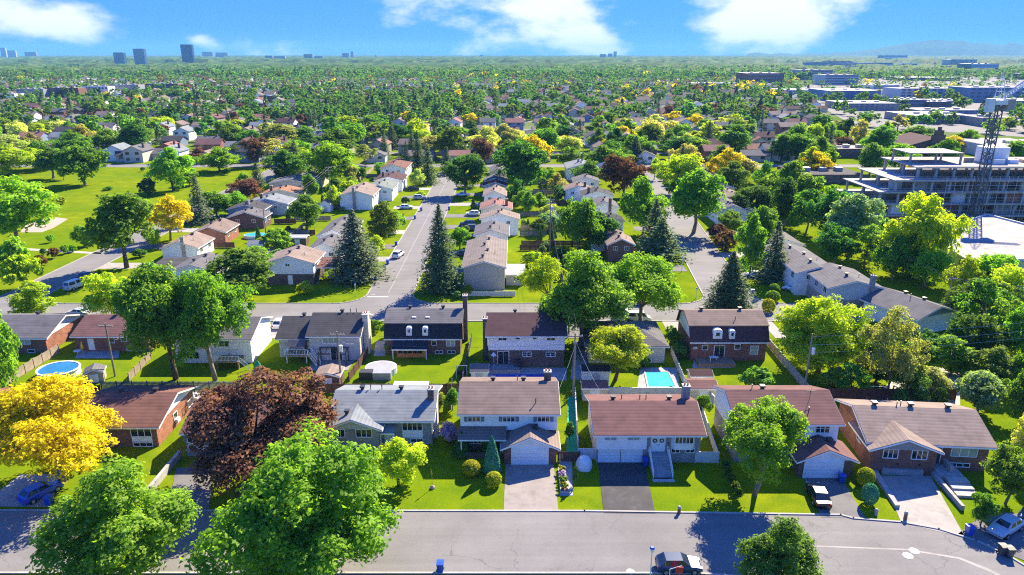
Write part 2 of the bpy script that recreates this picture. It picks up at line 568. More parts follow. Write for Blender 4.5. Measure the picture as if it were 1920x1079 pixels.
def roadm():
    m, nt, out = nmat('asphalt_road')
    L = nt.links.new; N = nt.nodes.new
    g = N('ShaderNodeNewGeometry').outputs['Position']
    p = N('ShaderNodeBsdfPrincipled'); p.inputs['Roughness'].default_value = .92; p.inputs['Specular IOR Level'].default_value = .2

    def noise(s, d, r=.6, v=None):
        n = N('ShaderNodeTexNoise'); n.inputs['Scale'].default_value = s; n.inputs['Detail'].default_value = d; n.inputs['Roughness'].default_value = r
        L(v or g, n.inputs['Vector']); return n

    def mr(v, a, b, c, d):
        n = N('ShaderNodeMapRange'); n.inputs[1].default_value = a; n.inputs[2].default_value = b; n.inputs[3].default_value = c; n.inputs[4].default_value = d
        L(v, n.inputs[0]); return n.outputs[0]

    def mul(a, b):
        n = N('ShaderNodeMath'); n.operation = 'MULTIPLY'; L(a, n.inputs[0]); L(b, n.inputs[1]); return n.outputs[0]
    # wandering cracks
    w = noise(.35, 4); ad = N('ShaderNodeVectorMath'); ad.operation = 'SCALE'; ad.inputs['Scale'].default_value = 3.2
    L(w.outputs['Color'], ad.inputs[0])
    sm = N('ShaderNodeVectorMath'); L(g, sm.inputs[0]); L(ad.outputs[0], sm.inputs[1])
    vo = N('ShaderNodeTexVoronoi'); vo.feature = 'DISTANCE_TO_EDGE'; vo.inputs['Scale'].default_value = .115
    L(sm.outputs[0], vo.inputs['Vector'])
    crack = mr(vo.outputs['Distance'], .002, .0075, .70, 1.0)
    cm = noise(.08, 2); keep = mr(cm.outputs[0], .42, .56, 0, 1)
    mk = N('ShaderNodeMixRGB'); mk.inputs[1].default_value = (1, 1, 1, 1); L(keep, mk.inputs[0]); L(crack, mk.inputs[2])
    tone = mul(mr(noise(.12, 4).outputs[0], .3, .7, .88, 1.10), mr(noise(5, 6, .8).outputs[0], .3, .7, .86, 1.15))
    tone = mul(tone, mr(noise(.55, 5, .7).outputs[0], .56, .74, 1.0, .86))
    # smoother wheel tracks and patched strips running along the street
    st = N('ShaderNodeMapping'); st.inputs['Scale'].default_value = (.03, .9, 1); L(g, st.inputs[0])
    tone = mul(tone, mr(noise(1.0, 3, .5, st.outputs[0]).outputs[0], .35, .65, .94, 1.06))
    c1 = N('ShaderNodeMixRGB'); c1.blend_type = 'MULTIPLY'; c1.inputs[0].default_value = 1; c1.inputs[1].default_value = (.182, .175, .176, 1)
    L(tone, c1.inputs[2])
    c2 = N('ShaderNodeMixRGB'); c2.blend_type = 'MULTIPLY'; c2.inputs[0].default_value = 1
    L(c1.outputs[0], c2.inputs[1]); L(mk.outputs[0], c2.inputs[2]); L(c2.outputs[0], p.inputs['Base Color'])
    L(p.outputs[0], out.inputs[0]); MATS['asphalt_road'] = m


groundm(); roadm()
GX, GN, GF = 13800.0, -400.0, 13800.0
structure('ground', MB().poly([(-GX, GN, 0), (GX, GN, 0), (GX, GF, 0), (-GX, GF, 0)]), 'ground_grass')


def arc(cx, cy, r, a0, a1, n=8):
    return [(cx + r * math.cos(R(a0 + (a1 - a0) * i / n)), cy + r * math.sin(R(a0 + (a1 - a0) * i / n))) for i in range(n + 1)]


def kerb(parent, pts, w=.22, h=.13):
    mb = MB()
    for (x0, y0), (x1, y1) in zip(pts[:-1], pts[1:]):
        L = math.hypot(x1 - x0, y1 - y0)
        if L < .01:
            continue
        nx, ny = -(y1 - y0) / L * w / 2, (x1 - x0) / L * w / 2
        ex, ey = (x1 - x0) / L * w * .4, (y1 - y0) / L * w * .4
        mb.slab([(x0 - ex - nx, y0 - ey - ny), (x1 + ex - nx, y1 + ey - ny), (x1 + ex + nx, y1 + ey + ny), (x0 - ex + nx, y0 - ey + ny)], .005, h)
    return mb.build('kerb', 'kerb_stone', parent)


# the street in front: straight, bending towards the camera on the right
farA = [(-160, 66.9)] + [(-60, 66.9), (8, 66.8), (36, 66.1)] + [gp(*p) for p in ((1600, 973), (1690, 980), (1760, 993), (1830, 1015), (1890, 1043), (1960, 1085), (2040, 1150), (2110, 1240))]
nearA = [(-160, 57.0), (18, 56.9), (26, 56.0), (32, 53.0), (37, 47.0), (40, 36.0)]
road1 = structure('road', MB().poly([(x, y, .03) for x, y in nearA] + [(x, y, .03) for x, y in farA[::-1]]), 'asphalt_road', label='front street')
kerb(road1, farA); kerb(road1, nearA)

# the streets behind: cross street, the centre street, the right street and the park road
Y0, Y1 = 125.5, 135.5
xl, xr = -30.4, -20.8
YE = 318.0
rx = lambda y: 39.6 + max(0, y - 135) * .085       # left edge of right-hand street
pk = (-106.5, -97.5)
outer = ([(pk[0], YE), (pk[0], 138)] + arc(pk[0] + 12.5, 138, 12.5, 180, 270)[1:]
         + [(90, Y0), (96, 130), (88, Y1)] + arc(56, Y1 + 6, 6, 270, 180)[0:] + [(rx(YE) + 10, YE)])
inner = ([(rx(YE), YE)] + arc(rx(141) - 6, Y1 + 6, 6, 0, -90) + arc(xr + 6, Y1 + 6, 6, 270, 180) + [(xr, YE)])
inner2 = [(xl, YE)] + arc(xl - 6, Y1 + 6, 6, 0, -90) + arc(pk[1] + 7, Y1 + 7, 7, 270, 180) + [(pk[1], YE)]
poly = outer + inner + inner2
road2 = structure('road', MB().poly([(x, y, .03) for x, y in poly]), 'asphalt_road', label='streets between the house rows')
kerb(road2, outer[:14]); kerb(road2, outer[14:]); kerb(road2, inner); kerb(road2, inner2)
road3 = structure('road', MB().box(-330, 330, YE - .2, YE + 8.5, .0, .036), 'asphalt_road', label='cross street beyond the house rows')
kerb(road3, [(-330, YE + 8.5), (330, YE + 8.5)])
structure('road_marking', MB().box(xl + .3, (xl + xr) / 2 - .2, 139.6, 140.0, .032, .036), 'trim_white', road2)
structure('road_marking', MB().box(-26.2, -26.05, 142, 315, .032, .036), 'concrete', road2)
structure('road_marking', MB().poly([(*gp(x, y), .036) for x, y in ((1510, 1023), (1700, 1030), (1800, 1046), (1860, 1070), (1900, 1092), (1894, 1094), (1854, 1073), (1797, 1049), (1700, 1032.5), (1510, 1025.5))]), 'concrete', road1)
for q in ((1714, 1034), (1702, 1043)):
    x, y = gp(*q)
    tag(MB().disc(0, 0, .50, .50, 0, .02, 24).build('manhole_cover', 'disc_white', None, (x, y, .032)), 'white painted manhole cover, ' + ('nearer the house driveway' if q[0] == 1714 else 'nearer the camera') + ' of the pair on the bend', 'manhole cover', 'white manhole covers')
for q, t in (((1182, 1073), 'by the near kerb left of the lamp post'), ((700, 553), 'at the mouth of the centre street')):
    x, y = gp(*q)
    tag(MB().disc(0, 0, .42, .42, 0, .015, 20).build('manhole_cover', 'metal_grey', None, (x, y, .032)), 'round grey manhole cover ' + t, 'manhole cover')


def drive(px, mat, label, z=.045):
    """driveway, patio or path given by picture corners on the ground"""
    pts = [gp(*p) for p in px]
    return structure('driveway', MB().slab(pts, 0.0, z), mat, label=label)


drive([(944, 961), (948, 870), (1038, 870), (1047, 961)], 'paving', 'brown paved driveway of white two-storey house')
drive([(1132, 963), (1121, 865), (1207, 865), (1229, 964)], 'asphalt_drive', 'black asphalt driveway of double garage')
drive([(1540, 971), (1500, 884), (1570, 884), (1623, 973)], 'asphalt_pale', 'grey asphalt driveway with the black car')
drive([(1690, 981), (1652, 893), (1745, 893), (1810, 1009)], 'concrete', 'concrete driveway of brick bungalow')
drive([(1796, 1002), (1850, 960), (1990, 968), (1990, 1080)], 'asphalt_pale', 'asphalt driveway of silver car')
drive([(316, 953), (330, 878), (402, 878), (392, 955)], 'asphalt_pale', 'asphalt driveway dipping under purple maple')
drive([(-40, 950), (40, 890), (112, 890), (96, 951)], 'concrete', 'pale concrete driveway under yellow tree')
drive([(1049, 930), (1048, 850), (1072, 850), (1074, 930)], 'paver_grey', 'grey stone path beside brown driveway')
drive([(1062, 850), (1064, 745), (1082, 745), (1082, 850)], 'tarp_green', 'green carpet path beside white house')
drive([(1290, 590), (1305, 578), (1440, 578), (1440, 600)], 'asphalt_pale', 'asphalt apron of the corner')
drive([(905, 714), (905, 690), (1062, 690), (1062, 714)], 'paver_grey', 'grey paved pool terrace')
drive([(1070, 712), (1075, 640), (1100, 640), (1100, 712)], 'paver_grey', 'grey paved side yard')
drive([(1195, 727), (1200, 690), (1270, 690), (1275, 727)], 'paver_grey', 'grey pool surround')
drive([(1298, 690), (1300, 676), (1368, 676), (1372, 690)], 'paver_grey', 'grey stone terrace behind mansard house')
drive([(575, 695), (590, 673), (668, 673), (652, 695)], 'paving', 'paved terrace behind split-roof house')
drive([(140, 672), (148, 657), (225, 657), (222, 672)], 'concrete_cool', 'patio behind brick bungalow')
drive([(700, 668), (705, 640), (722, 640), (722, 668)], 'concrete_cool', 'side path beside gambrel house')
drive([(1620, 760), (1700, 690), (1800, 690), (1800, 760)], 'concrete_pale', 'pale gravel yard among the trees')
for px0, px1, m in ((130, 155, 'asphalt_pale'), (590, 625, 'asphalt_pale'), (1062, 1110, 'asphalt_pale'), (1250, 1290, 'concrete'), (1440, 1462, 'concrete'), (505, 530, 'concrete')):
    x0, x1 = xat(px0, 121), xat(px1, 121)
    structure('driveway', MB().box(x0, x1, 117, 125.5, 0, .045), m, label='driveway towards the cross street')
park = structure('ball_field', MB().poly([(*gp(*p), .02) for p in ((38, 436), (45, 424), (75, 413), (105, 408), (128, 411), (118, 417), (100, 428), (78, 436))]), 'sand')
structure('path', MB().slab([gp(0, 463), gp(120, 470), gp(190, 474), gp(190, 477), gp(120, 474), gp(0, 467)], 0, .03), 'concrete_pale')


# ------------------------------------------------------------------ houses
def win_mesh(w, h, nx, ny, fmat):
    def f():
        mb = MB(); t = .085; d0, d1 = -.07, .03
        mb.box(-w / 2 - t, -w / 2, d0, d1, -t, h + t); mb.box(w / 2, w / 2 + t, d0, d1, -t, h + t)
        mb.box(-w / 2, w / 2, d0, d1, h, h + t); mb.box(-w / 2, w / 2, d0 - .04, d1, -t, 0)
        for i in range(1, nx):
            x = -w / 2 + w * i / nx; mb.box(x - .04, x + .04, d0 + .01, d1, 0, h)
        for i in range(1, ny):
            z = h * i / ny; mb.box(-w / 2, w / 2, d0 + .02, d1, z - .025, z + .025)
        return mb.mesh('window', fmat)
    return cached(('win', round(w, 2), round(h, 2), nx, ny, fmat), f)


def pane_mesh(w, h, mat):
    return cached(('pane', round(w, 2), round(h, 2), mat), lambda: MB().box(-w / 2, w / 2, -.03, -.005, 0, h).mesh('pane', mat))


ROT = dict(S=0, E=math.pi / 2, N=math.pi, W=-math.pi / 2)


class House:
    def __init__(s, label, loc, rz=0, group=None, name='house', fine=True):
        s.root = thing(name, label, 'house' if 'shed' not in name else 'shed', loc, rz, group)
        s.fine = fine

    def wall(s, x0, x1, y0, y1, z0, z1, mat, axis=None, rise=0, name='wall', label=None):
        mb = MB()
        if axis == 'x':
            mb.prism([(y0, z0), (y1, z0), (y1, z1), ((y0 + y1) / 2, z1 + rise), (y0, z1)], x0, x1, 'x')
        elif axis == 'y':
            mb.prism([(x0, z0), (x1, z0), (x1, z1), ((x0 + x1) / 2, z1 + rise), (x0, z1)], y0, y1, 'y')
        else:
            mb.box(x0, x1, y0, y1, z0, z1)
        o = mb.build(name, mat, s.root)
        if label:
            o['label'] = label
        return o

    def roof(s, x0, x1, y0, y1, z, rise, axis, mat, ov=.5, ovg=.35, fascia='trim_white', t=.16):
        """gable roof over the wall rectangle, ridge along axis; eave boards hang under it"""
        if axis == 'x':
            u0, u1, a0, a1 = y0, y1, x0, x1
        else:
            u0, u1, a0, a1 = x0, x1, y0, y1
        um, sl = (u0 + u1) / 2, rise / ((u1 - u0) / 2)
        ze = z - ov * sl
        b = .015
        prof = [(u0 - ov, ze + b), (um, z + rise + b), (u1 + ov, ze + b), (u1 + ov, ze + b + t), (um, z + rise + b + t), (u0 - ov, ze + b + t)]
        o = MB().prism(prof, a0 - ovg, a1 + ovg, axis).build('roof', mat, s.root)
        fb = MB()
        for sg, u in ((-1, u0 - ov), (1, u1 + ov)):
            ua, ub = sorted((u, u + sg * .04))
            if axis == 'x':
                fb.box(a0 - ovg, a1 + ovg, ua, ub, ze - .08, ze + .13)
            else:
                fb.box(ua, ub, a0 - ovg, a1 + ovg, ze - .08, ze + .13)
        low = [(u0 - ov, ze - .10), (um, z + rise - .10), (u1 + ov, ze - .10), (u1 + ov, ze + .10), (um, z + rise + .10), (u0 - ov, ze + .10)]
        fb.prism(low, a0 - ovg - .05, a0 - ovg - .002, axis); fb.prism(low, a1 + ovg + .002, a1 + ovg + .05, axis)
        fb.build('fascia', fascia, o)
        s.rf = lambda x, y: z + rise - abs((y if axis == 'x' else x) - um) * sl + b + t
        return o

    def hip(s, x0, x1, y0, y1, z, rise, mat, ov=.5, fascia='trim_white'):
        x0 -= ov; x1 += ov; y0 -= ov; y1 += ov
        w, d = x1 - x0, y1 - y0
        if w >= d:
            r0, r1 = ((x0 + d / 2), (y0 + y1) / 2), ((x1 - d / 2), (y0 + y1) / 2)
        else:
            r0, r1 = ((x0 + x1) / 2, y0 + w / 2), ((x0 + x1) / 2, y1 - w / 2)
        zb, zr = z + .02, z + rise
        mb = MB()
        mb.v = [(x0, y0, zb), (x1, y0, zb), (x1, y1, zb), (x0, y1, zb), (x0, y0, zb + .12), (x1, y0, zb + .12), (x1, y1, zb + .12), (x0, y1, zb + .12), (*r0, zr), (*r1, zr)]
        mb.f = [(0, 3, 2, 1), (0, 1, 5, 4), (1, 2, 6, 5), (2, 3, 7, 6), (3, 0, 4, 7)]
        mb.f += [(4, 5, 9, 8), (5, 6, 9), (6, 7, 8, 9), (7, 4, 8)] if w >= d else [(4, 5, 8), (5, 6, 9, 8), (6, 7, 9), (7, 4, 8, 9)]
        o = mb.build('roof', mat, s.root)
        MB().box(x0 - .04, x1 + .04, y0 - .04, y1 + .04, z - .12, z + .01).build('fascia', fascia, o)
        m = min(w, d) / 2
        s.rf = lambda x, y: zb + .12 + (zr - zb - .12) * min(1, min(x - x0, x1 - x, y - y0, y1 - y) / m)
        return o

    def shed(s, x0, x1, y0, y1, z0, z1, mat, name='porch_roof'):
        """single slope, z0 at y0 rising to z1 at y1"""
        o = MB().prism([(y0, z0), (y1, z1), (y1, z1 + .14), (y0, z0 + .14)], x0, x1, 'x').build(name, mat, s.root)
        MB().box(x0, x1, y0 - .04, y0 - .002, z0 - .06, z0 + .12).build('fascia', 'trim_white', o)
        return o

    def win(s, face, u, z, w, h, plane, nx=2, ny=1, frame='trim_white', glass='glass', shutters=False):
        loc = (u, plane, z) if face in 'SN' else (plane, u, z)
        o = put('window', win_mesh(w, h, nx, ny, frame), s.root, loc, ROT[face])
        if s.fine and nx > 1:
            for i in range(nx):
                put('pane', pane_mesh(w / nx, h, glass), o, (-w / 2 + w * (i + .5) / nx, 0, 0))
        else:
            put('pane', pane_mesh(w, h, glass), o)
        if shutters:
            for sg in (-1, 1):
                put('shutter', cached(('sh', round(h, 2)), lambda: MB().box(-.21, .21, -.06, .02, -.05, h + .05).mesh('shutter', 'shutter')), o, (sg * (w / 2 + .32), 0, 0))
        return o

    def door(s, face, u, z, w, h, plane, mat='door_white', leaves=1):
        loc = (u, plane, z) if face in 'SN' else (plane, u, z)
        o = MB().box(-w / 2 - .08, w / 2 + .08, -.04, .03, 0, h + .08).build('door', 'trim_white', s.root, loc, ROT[face])
        for i in range(leaves):
            c = -w / 2 + w * (i + .5) / leaves; hw = w / leaves / 2 - .03
            MB().box(c - hw, c + hw, -.075, -.042, .02, h).build('door_leaf', mat, o)
            MB().box(c + (hw - .14 if i == 0 else -hw + .06), c + (hw - .06 if i == 0 else -hw + .14), -.13, -.08, h * .46, h * .50).build('handle', 'metal_dark', o)
        return o

    def garage(s, face, u, z, w, h, plane, mat='door_white'):
        def f():
            mb = MB()
            for i in range(4):
                mb.box(-w / 2, w / 2, -.06, .02, h * i / 4 + .015, h * (i + 1) / 4 - .015)
                for j in range(4):
                    c = -w / 2 + w * (j + .5) / 4
                    mb.box(c - w / 8 * .78, c + w / 8 * .78, -.075, -.061, h * i / 4 + .1, h * (i + 1) / 4 - .1)
            return mb.mesh('garage_door', mat)
        loc = (u, plane, z) if face in 'SN' else (plane, u, z)
        o = put('garage_door', cached(('gar', w, h, mat), f), s.root, loc, ROT[face])
        mb = MB().box(-w / 2 - .12, -w / 2 - .01, -.08, .02, 0, h + .12).box(w / 2 + .01, w / 2 + .12, -.08, .02, 0, h + .12).box(-w / 2 - .01, w / 2 + .01, -.08, .02, h + .01, h + .12)
        mb.build('frame', 'trim_white', o)
        return o

    def chimney(s, x, y, z1, w=.9, d=.7, mat='brick_brown', z0=0):
        o = MB().box(x - w / 2, x + w / 2, y - d / 2, y + d / 2, z0, z1).build('chimney', mat, s.root)
        MB().box(x - w / 2 - .07, x + w / 2 + .07, y - d / 2 - .07, y + d / 2 + .07, z1 + .002, z1 + .14).build('chimney_cap', 'concrete_pale', o)
        for k in (-.2, .2):
            MB().tube((x + k, y, z1 + .14), (x + k, y, z1 + .45), .11, .09, 8).build('chimney_pot', 'brick_orange', o)
        return o

    def vent(s, x, y):
        me = cached('vent', lambda: MB().box(-.2, .2, -.2, .2, -.25, .35).box(-.32, .32, -.32, .32, .351, .56).mesh('roof_vent', 'metal_dark'))
        put('roof_vent', me, s.root, (x, y, s.rf(x, y)))

    def pipe(s, x, y):
        me = cached('pipe', lambda: MB().tube((0, 0, -.25), (0, 0, .6), .06, .06, 8).tube((0, 0, .6), (0, 0, .7), .1, .1, 8).mesh('vent_pipe', 'metal_dark'))
        put('vent_pipe', me, s.root, (x, y, s.rf(x, y)))

    def part(s, name, mb, mat, parent=None, label=None):
        o = mb.build(name, mat, parent or s.root)
        if label:
            o['label'] = label
        return o

    def railing(s, pts, h=.9, mat='trim_white', parent=None, name='railing'):
        """posts, a top and a bottom rail and thin balusters along pts"""
        mb = MB()
        for p in pts:
            mb.tube(p, (p[0], p[1], p[2] + h), .05, .05, 4)
        for a, b in zip(pts[:-1], pts[1:]):
            for k in (h, .12):
                mb.tube((a[0], a[1], a[2] + k), (b[0], b[1], b[2] + k), .04, .04, 4)
            L = math.dist(a, b); n = max(2, int(L / .22))
            for i in range(1, n):
                q = [a[j] + (b[j] - a[j]) * i / n for j in range(3)]
                mb.tube((q[0], q[1], q[2] + .12), (q[0], q[1], q[2] + h), .018, .018, 4)
        return mb.build(name, mat, parent or s.root)

    def light(s, x, y, z):
        s.part('wall_lamp', MB().tube((x, y - .16, z), (x, y - .16, z + .26), .07, .09, 6).box(x - .03, x + .03, y - .12, y, z + .1, z + .16), 'trim_dark')


FRONT = 'houses facing the front street'
BACK = 'houses backing onto the front row'
# --- white two-storey house with garage gable
h = House('white two-storey house with brown roof, grey shutters and a projecting gabled garage', (-.4, 79.5, 0), 0, FRONT)
h.wall(-6, 6, 0, 9.6, 0, 3.0, 'brick_brown')
h.wall(-6.08, 6.08, -.12, 9.7, 3.0, 5.45, 'wall_white', 'x', 1.75, 'upper_wall')
h.roof(-6.08, 6.08, -.12, 9.7, 5.45, 1.75, 'x', 'roof_brown')
for x in (-4.35, .0, 4.35):
    h.win('S', x, 4.25, 1.45, .98, -.12, 3, 2, shutters=True)
h.wall(-6.0, -.65, -1.9, -1.75, .0, .8, 'brick_brown', name='porch_wall')
h.shed(-6.3, -.3, -2.1, -.12, 2.62, 3.4, 'roof_brown')
for x in (-5.9, -.75):
    h.part('porch_post', MB().box(x - .07, x + .07, -1.95, -1.8, .8, 2.62), 'trim_white')
h.win('S', -3.9, 1.1, 2.5, 1.15, 0, 4)
h.door('S', -1.3, .3, .95, 2.1, 0, 'trim_dark')
h.wall(-.55, 5.85, -3.2, -.0, 0, 2.32, 'brick_red', name='garage_wall')
h.wall(-.58, 5.88, -3.26, -.05, 2.32, 2.33, 'wall_white', 'y', 1.45, 'garage_gable')
h.part('garage_front', MB().box(.3, 4.9, -3.3, -3.21, .02, 2.32), 'wall_white')
h.garage('S', 2.55, .03, 4.3, 2.05, -3.31)
h.roof(-.58, 5.88, -3.26, .6, 2.33, 1.45, 'y', 'roof_tan', .45, .3)
h.vent(3.3, -1.0)
h.rf = lambda x, y: 5.45 + 1.75 - abs(y - 4.8) * .3564 + .17
h.vent(-2.1, 5.6); h.vent(1.9, 5.6); h.pipe(1.1, 5.4); h.pipe(3.4, 1.2)
h.chimney(5.1, 6.0, 8.2, .9, .8, 'brick_brown', 5.6)
h.light(-.3, -3.26, 1.7)
# --- red-brown roof house with double garage
h = House('red-brown roofed split-level house with double white garage, bay window and long front stair', (16.75, 76.7, 0), 0, FRONT)
h.wall(-6.35, 6.35, 0, 9.6, 0, 4.2, 'brick_grey', 'x', 1.65)
h.part('upper_wall', MB().box(-6.4, -.3, -.38, -.002, 2.05, 4.12), 'wall_white')
h.part('side_wall', MB().prism([(.1, .1), (9.5, .1), (9.5, 4.1), (4.8, 5.7), (.1, 4.1)], -6.42, -6.352, 'x'), 'wall_cream')
h.roof(-6.35, 6.35, -.1, 9.7, 4.2, 1.65, 'x', 'roof_redbrown', .6, .5)
for x in (-4.75, -1.95):
    h.win('S', x, 3.4, 1.4, .66, -.38, 2, 1, glass='glass_pale')
h.garage('S', -4.8, .03, 2.45, 1.9, 0); h.garage('S', -2.0, .03, 2.4, 1.9, 0)
d = h.door('S', 1.15, 1.55, 1.65, 2.0, 0, 'door_white', 2)
for x in (-.42, .42):
    mb = MB()
    for i in range(14):
        a0, a1 = 2 * math.pi * i / 14, 2 * math.pi * (i + 1) / 14
        mb.tube((x + .22 * math.cos(a0), -.12, 1.55 + .22 * math.sin(a0)), (x + .22 * math.cos(a1), -.12, 1.55 + .22 * math.sin(a1)), .07, .07, 6)
    mb.build('wreath', 'leaf_dark', d)
h.part('bay', MB().slab([(2.75, -.002), (3.1, -.5), (5.3, -.5), (5.65, -.002)], 2.05, 4.1), 'wall_white')
h.win('S', 4.2, 3.0, 2.15, 1.0, -.5, 5)
h.win('S', 3.35, 1.45, .95, .5, 0, 2); h.win('S', 5.15, 1.45, .95, .5, 0, 2)
for i in range(8):
    h.part('step', MB().box(.1, 2.3, -1.0 - .34 * (i + 1), -1.0 - .34 * i, 0, 1.5 - .19 * (i + 1) + .02), 'concrete_cool')
h.part('landing', MB().box(.0, 2.4, -1.0, -.08, 0, 1.52), 'concrete_cool')
h.part('foot_slab', MB().box(-.1, 2.5, -4.3, -3.74, 0, .1), 'concrete_pale')
for x in (.05, 2.35):
    h.railing([(x, -.1, 1.5), (x, -1.0, 1.5), (x, -3.6, .1)])
for x in (-3.8, 3.4):
    h.vent(x, 5.5)
h.pipe(-2.6, 5.9); h.pipe(-.3, 5.7); h.pipe(.5, 5.7)
h.chimney(5.75, 6.4, 7.3, .9, .9, 'brick_grey', 4.6)
h.light(1.15, 0, 3.75); h.light(2.4, 0, 2.6)
# --- grey roofed stone house
h = House('pale grey roofed stone house with front gable and brick chimney', (-16.5, 81.0, 0), 0, FRONT)
h.wall(-6.6, 6.2, 0, 9.3, 0, 3.7, 'brick_grey', 'x', 1.6)
h.roof(-6.6, 6.2, 0, 9.3, 3.7, 1.6, 'x', 'roof_lightgrey', .6, .45)
h.vent(-3.5, 5.0); h.pipe(-2.4, 5.0); h.pipe(-.9, 5.0); h.vent(1.7, 5.0)
h.wall(-7.0, -.3, -1.6, 1, 0, 3.2, 'brick_grey', 'y', 1.25, 'gable_wall')
h.part('gable_panel', MB().prism([(-6.9, 3.15), (-.4, 3.15), (-3.65, 4.36)], -1.68, -1.61, 'y'), 'wall_lightgrey')
h.roof(-7.0, -.3, -1.6, 4.0, 3.2, 1.3, 'y', 'roof_lightgrey', .5, .4)
h.vent(-4.6, .2)
h.win('S', -5.4, 2.05, 1.5, 1.0, -1.6, 3); h.win('S', -2.2, 2.05, 1.9, 1.0, -1.6, 3)
h.shed(-.3, 1.6, -1.3, -.02, 2.2, 2.9, 'roof_lightgrey')
for x in (-.2, 1.5):
    h.part('porch_post', MB().box(x - .06, x + .06, -1.25, -1.12, 0, 2.2), 'trim_white')
h.door('S', .6, .3, .95, 2.0, 0, 'door_white')
h.win('S', 3.7, 2.1, 2.5, 1.3, 0, 4); h.part('window_panel', MB().box(2.4, 5.0, -.07, -.002, 1.0, 1.98), 'trim_white')
h.win('S', 4.2, .35, 1.5, .45, 0, 2)
h.chimney(5.85, 3.2, 6.3, .8, .8, 'brick_brown', 3.6)
h.part('side_chimney', MB().box(6.201, 6.75, 1.6, 3.2, 0, 4.4), 'wall_cream')
h.win('E', 1.0, 1.6, .9, 1.2, 6.2, 1)
h.part('rear_awning', MB().box(-.5, 4.5, 9.9, 12.4, 2.9, 3.02), 'plastic_white')
for x in (-.3, 4.3):
    h.part('awning_post', MB().box(x - .06, x + .06, 12.2, 12.35, 0, 2.9), 'trim_white')
# --- two-storey house with garage, right of the double garage
h = House('white two-storey house with reddish roof and low garage behind the young maple', (33.6, 76.8, 0), 0, FRONT)
h.wall(-6.1, 6.1, 0, 9.4, 0, 2.9, 'brick_buff')
h.wall(-6.15, 6.15, -.1, 9.5, 2.9, 5.6, 'wall_white', 'x', 1.8, 'upper_wall')
h.roof(-6.15, 6.15, -.1, 9.5, 5.6, 1.8, 'x', 'roof_redbrown', .55, .45)
for x in (-4.2, -.3, 4.2):
    h.win('S', x, 4.2, 1.6, 1.05, -.1, 3, 2)
h.wall(.5, 6.9, -3.4, -.01, 0, 2.35, 'brick_brown', name='garage_wall')
h.wall(.45, 6.95, -3.45, .0, 2.35, 2.36, 'wall_white', 'y', 1.4, 'garage_gable')
h.part('garage_front', MB().box(1.1, 5.7, -3.5, -3.41, .02, 2.35), 'wall_white')
h.garage('S', 3.2, .03, 4.2, 2.05, -3.51)
h.roof(.45, 6.95, -3.45, .6, 2.36, 1.4, 'y', 'roof_redbrown', .45, .3)
h.vent(4.7, -1.2)
h.rf = lambda x, y: 5.6 + 1.8 - abs(y - 4.7) * .375 + .17
h.vent(-1.6, 5.4); h.pipe(2.8, 1.2); h.pipe(-3, 5.2)
h.part('antenna', MB().tube((3.6, 3.2, 6.7), (3.6, 3.2, 8.3), .03).tube((3.1, 3.2, 8.1), (4.3, 3.4, 8.1), .025).tube((3.4, 2.7, 7.7), (3.9, 3.7, 8.3), .02), 'metal_dark')
h.win('S', -3.6, 1.0, 2.2, 1.2, 0, 3)
h.door('S', -.6, .2, .95, 2.1, 0)
# --- brick bungalow on the bend
h = House('red brick bungalow with brown roof, front gable and sunken stone garage entrance', (50.2, 75.3, 0), R(-5), FRONT)
h.wall(-6.9, 7.0, 0, 10.2, 0, 3.7, 'brick_red', 'x', 1.8)
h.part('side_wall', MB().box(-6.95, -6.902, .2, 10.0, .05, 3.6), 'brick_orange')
h.roof(-6.9, 7.0, 0, 10.2, 3.7, 1.8, 'x', 'roof_tan', .65, .55)
for x in (-4.6, -.2, 4.3):
    h.vent(x, 5.5)
h.pipe(-1.8, 5.6); h.pipe(-1.2, 5.9)
h.wall(-7.0, .4, -1.4, 1, 0, 3.35, 'brick_red', 'y', 1.35, 'gable_wall')
h.part('gable_panel', MB().prism([(-6.9, 3.3), (.3, 3.3), (-3.3, 4.62)], -1.48, -1.41, 'y'), 'concrete')
h.roof(-7.0, .4, -1.4, 4.6, 3.35, 1.4, 'y', 'roof_tan', .55, .45)
h.win('S', -4.9, 2.15, 1.6, 1.1, -1.4, 3); h.win('S', -1.6, 2.15, 1.7, 1.1, -1.4, 3)
h.part('stone_front', MB().box(-5.6, -.9, -1.75, -1.402, 0, .75), 'stone')
h.light(-3.9, -1.4, 1.2); h.light(-1.4, -1.4, 1.2)
h.win('S', 4.2, 2.0, 2.9, 1.35, 0, 3, glass='glass_pale'); h.win('S', 4.0, .55, 2.2, .42, 0, 3)
h.door('S', 1.1, .9, .95, 2.05, 0, 'trim_dark')
h.part('porch', MB().box(.5, 3.2, -2.6, -.02, 0, .85), 'stone')
h.part('porch_wall', MB().box(1.9, 2.3, -1.9, -.02, .851, 1.6), 'stone')
h.win('W', 2.6, 2.0, 1.3, 1.5, -6.95, 3)
for k in range(3):
    h.part('step', MB().box(1.0, 3.4, -2.6 - 1.1 * (k + 1), -2.6 - 1.1 * k, 0, .72 - .2 * k), 'concrete_pale')
h.part('retaining_wall', MB().slab([(.2, -8.4), (.55, -8.4), (.5, -1.5), (.1, -1.5)], 0, .62), 'stone')
h.part('retaining_wall', MB().slab([(-6.9, -8.6), (-6.4, -8.6), (-6.1, -1.5), (-6.8, -1.5)], 0, .42), 'stone')
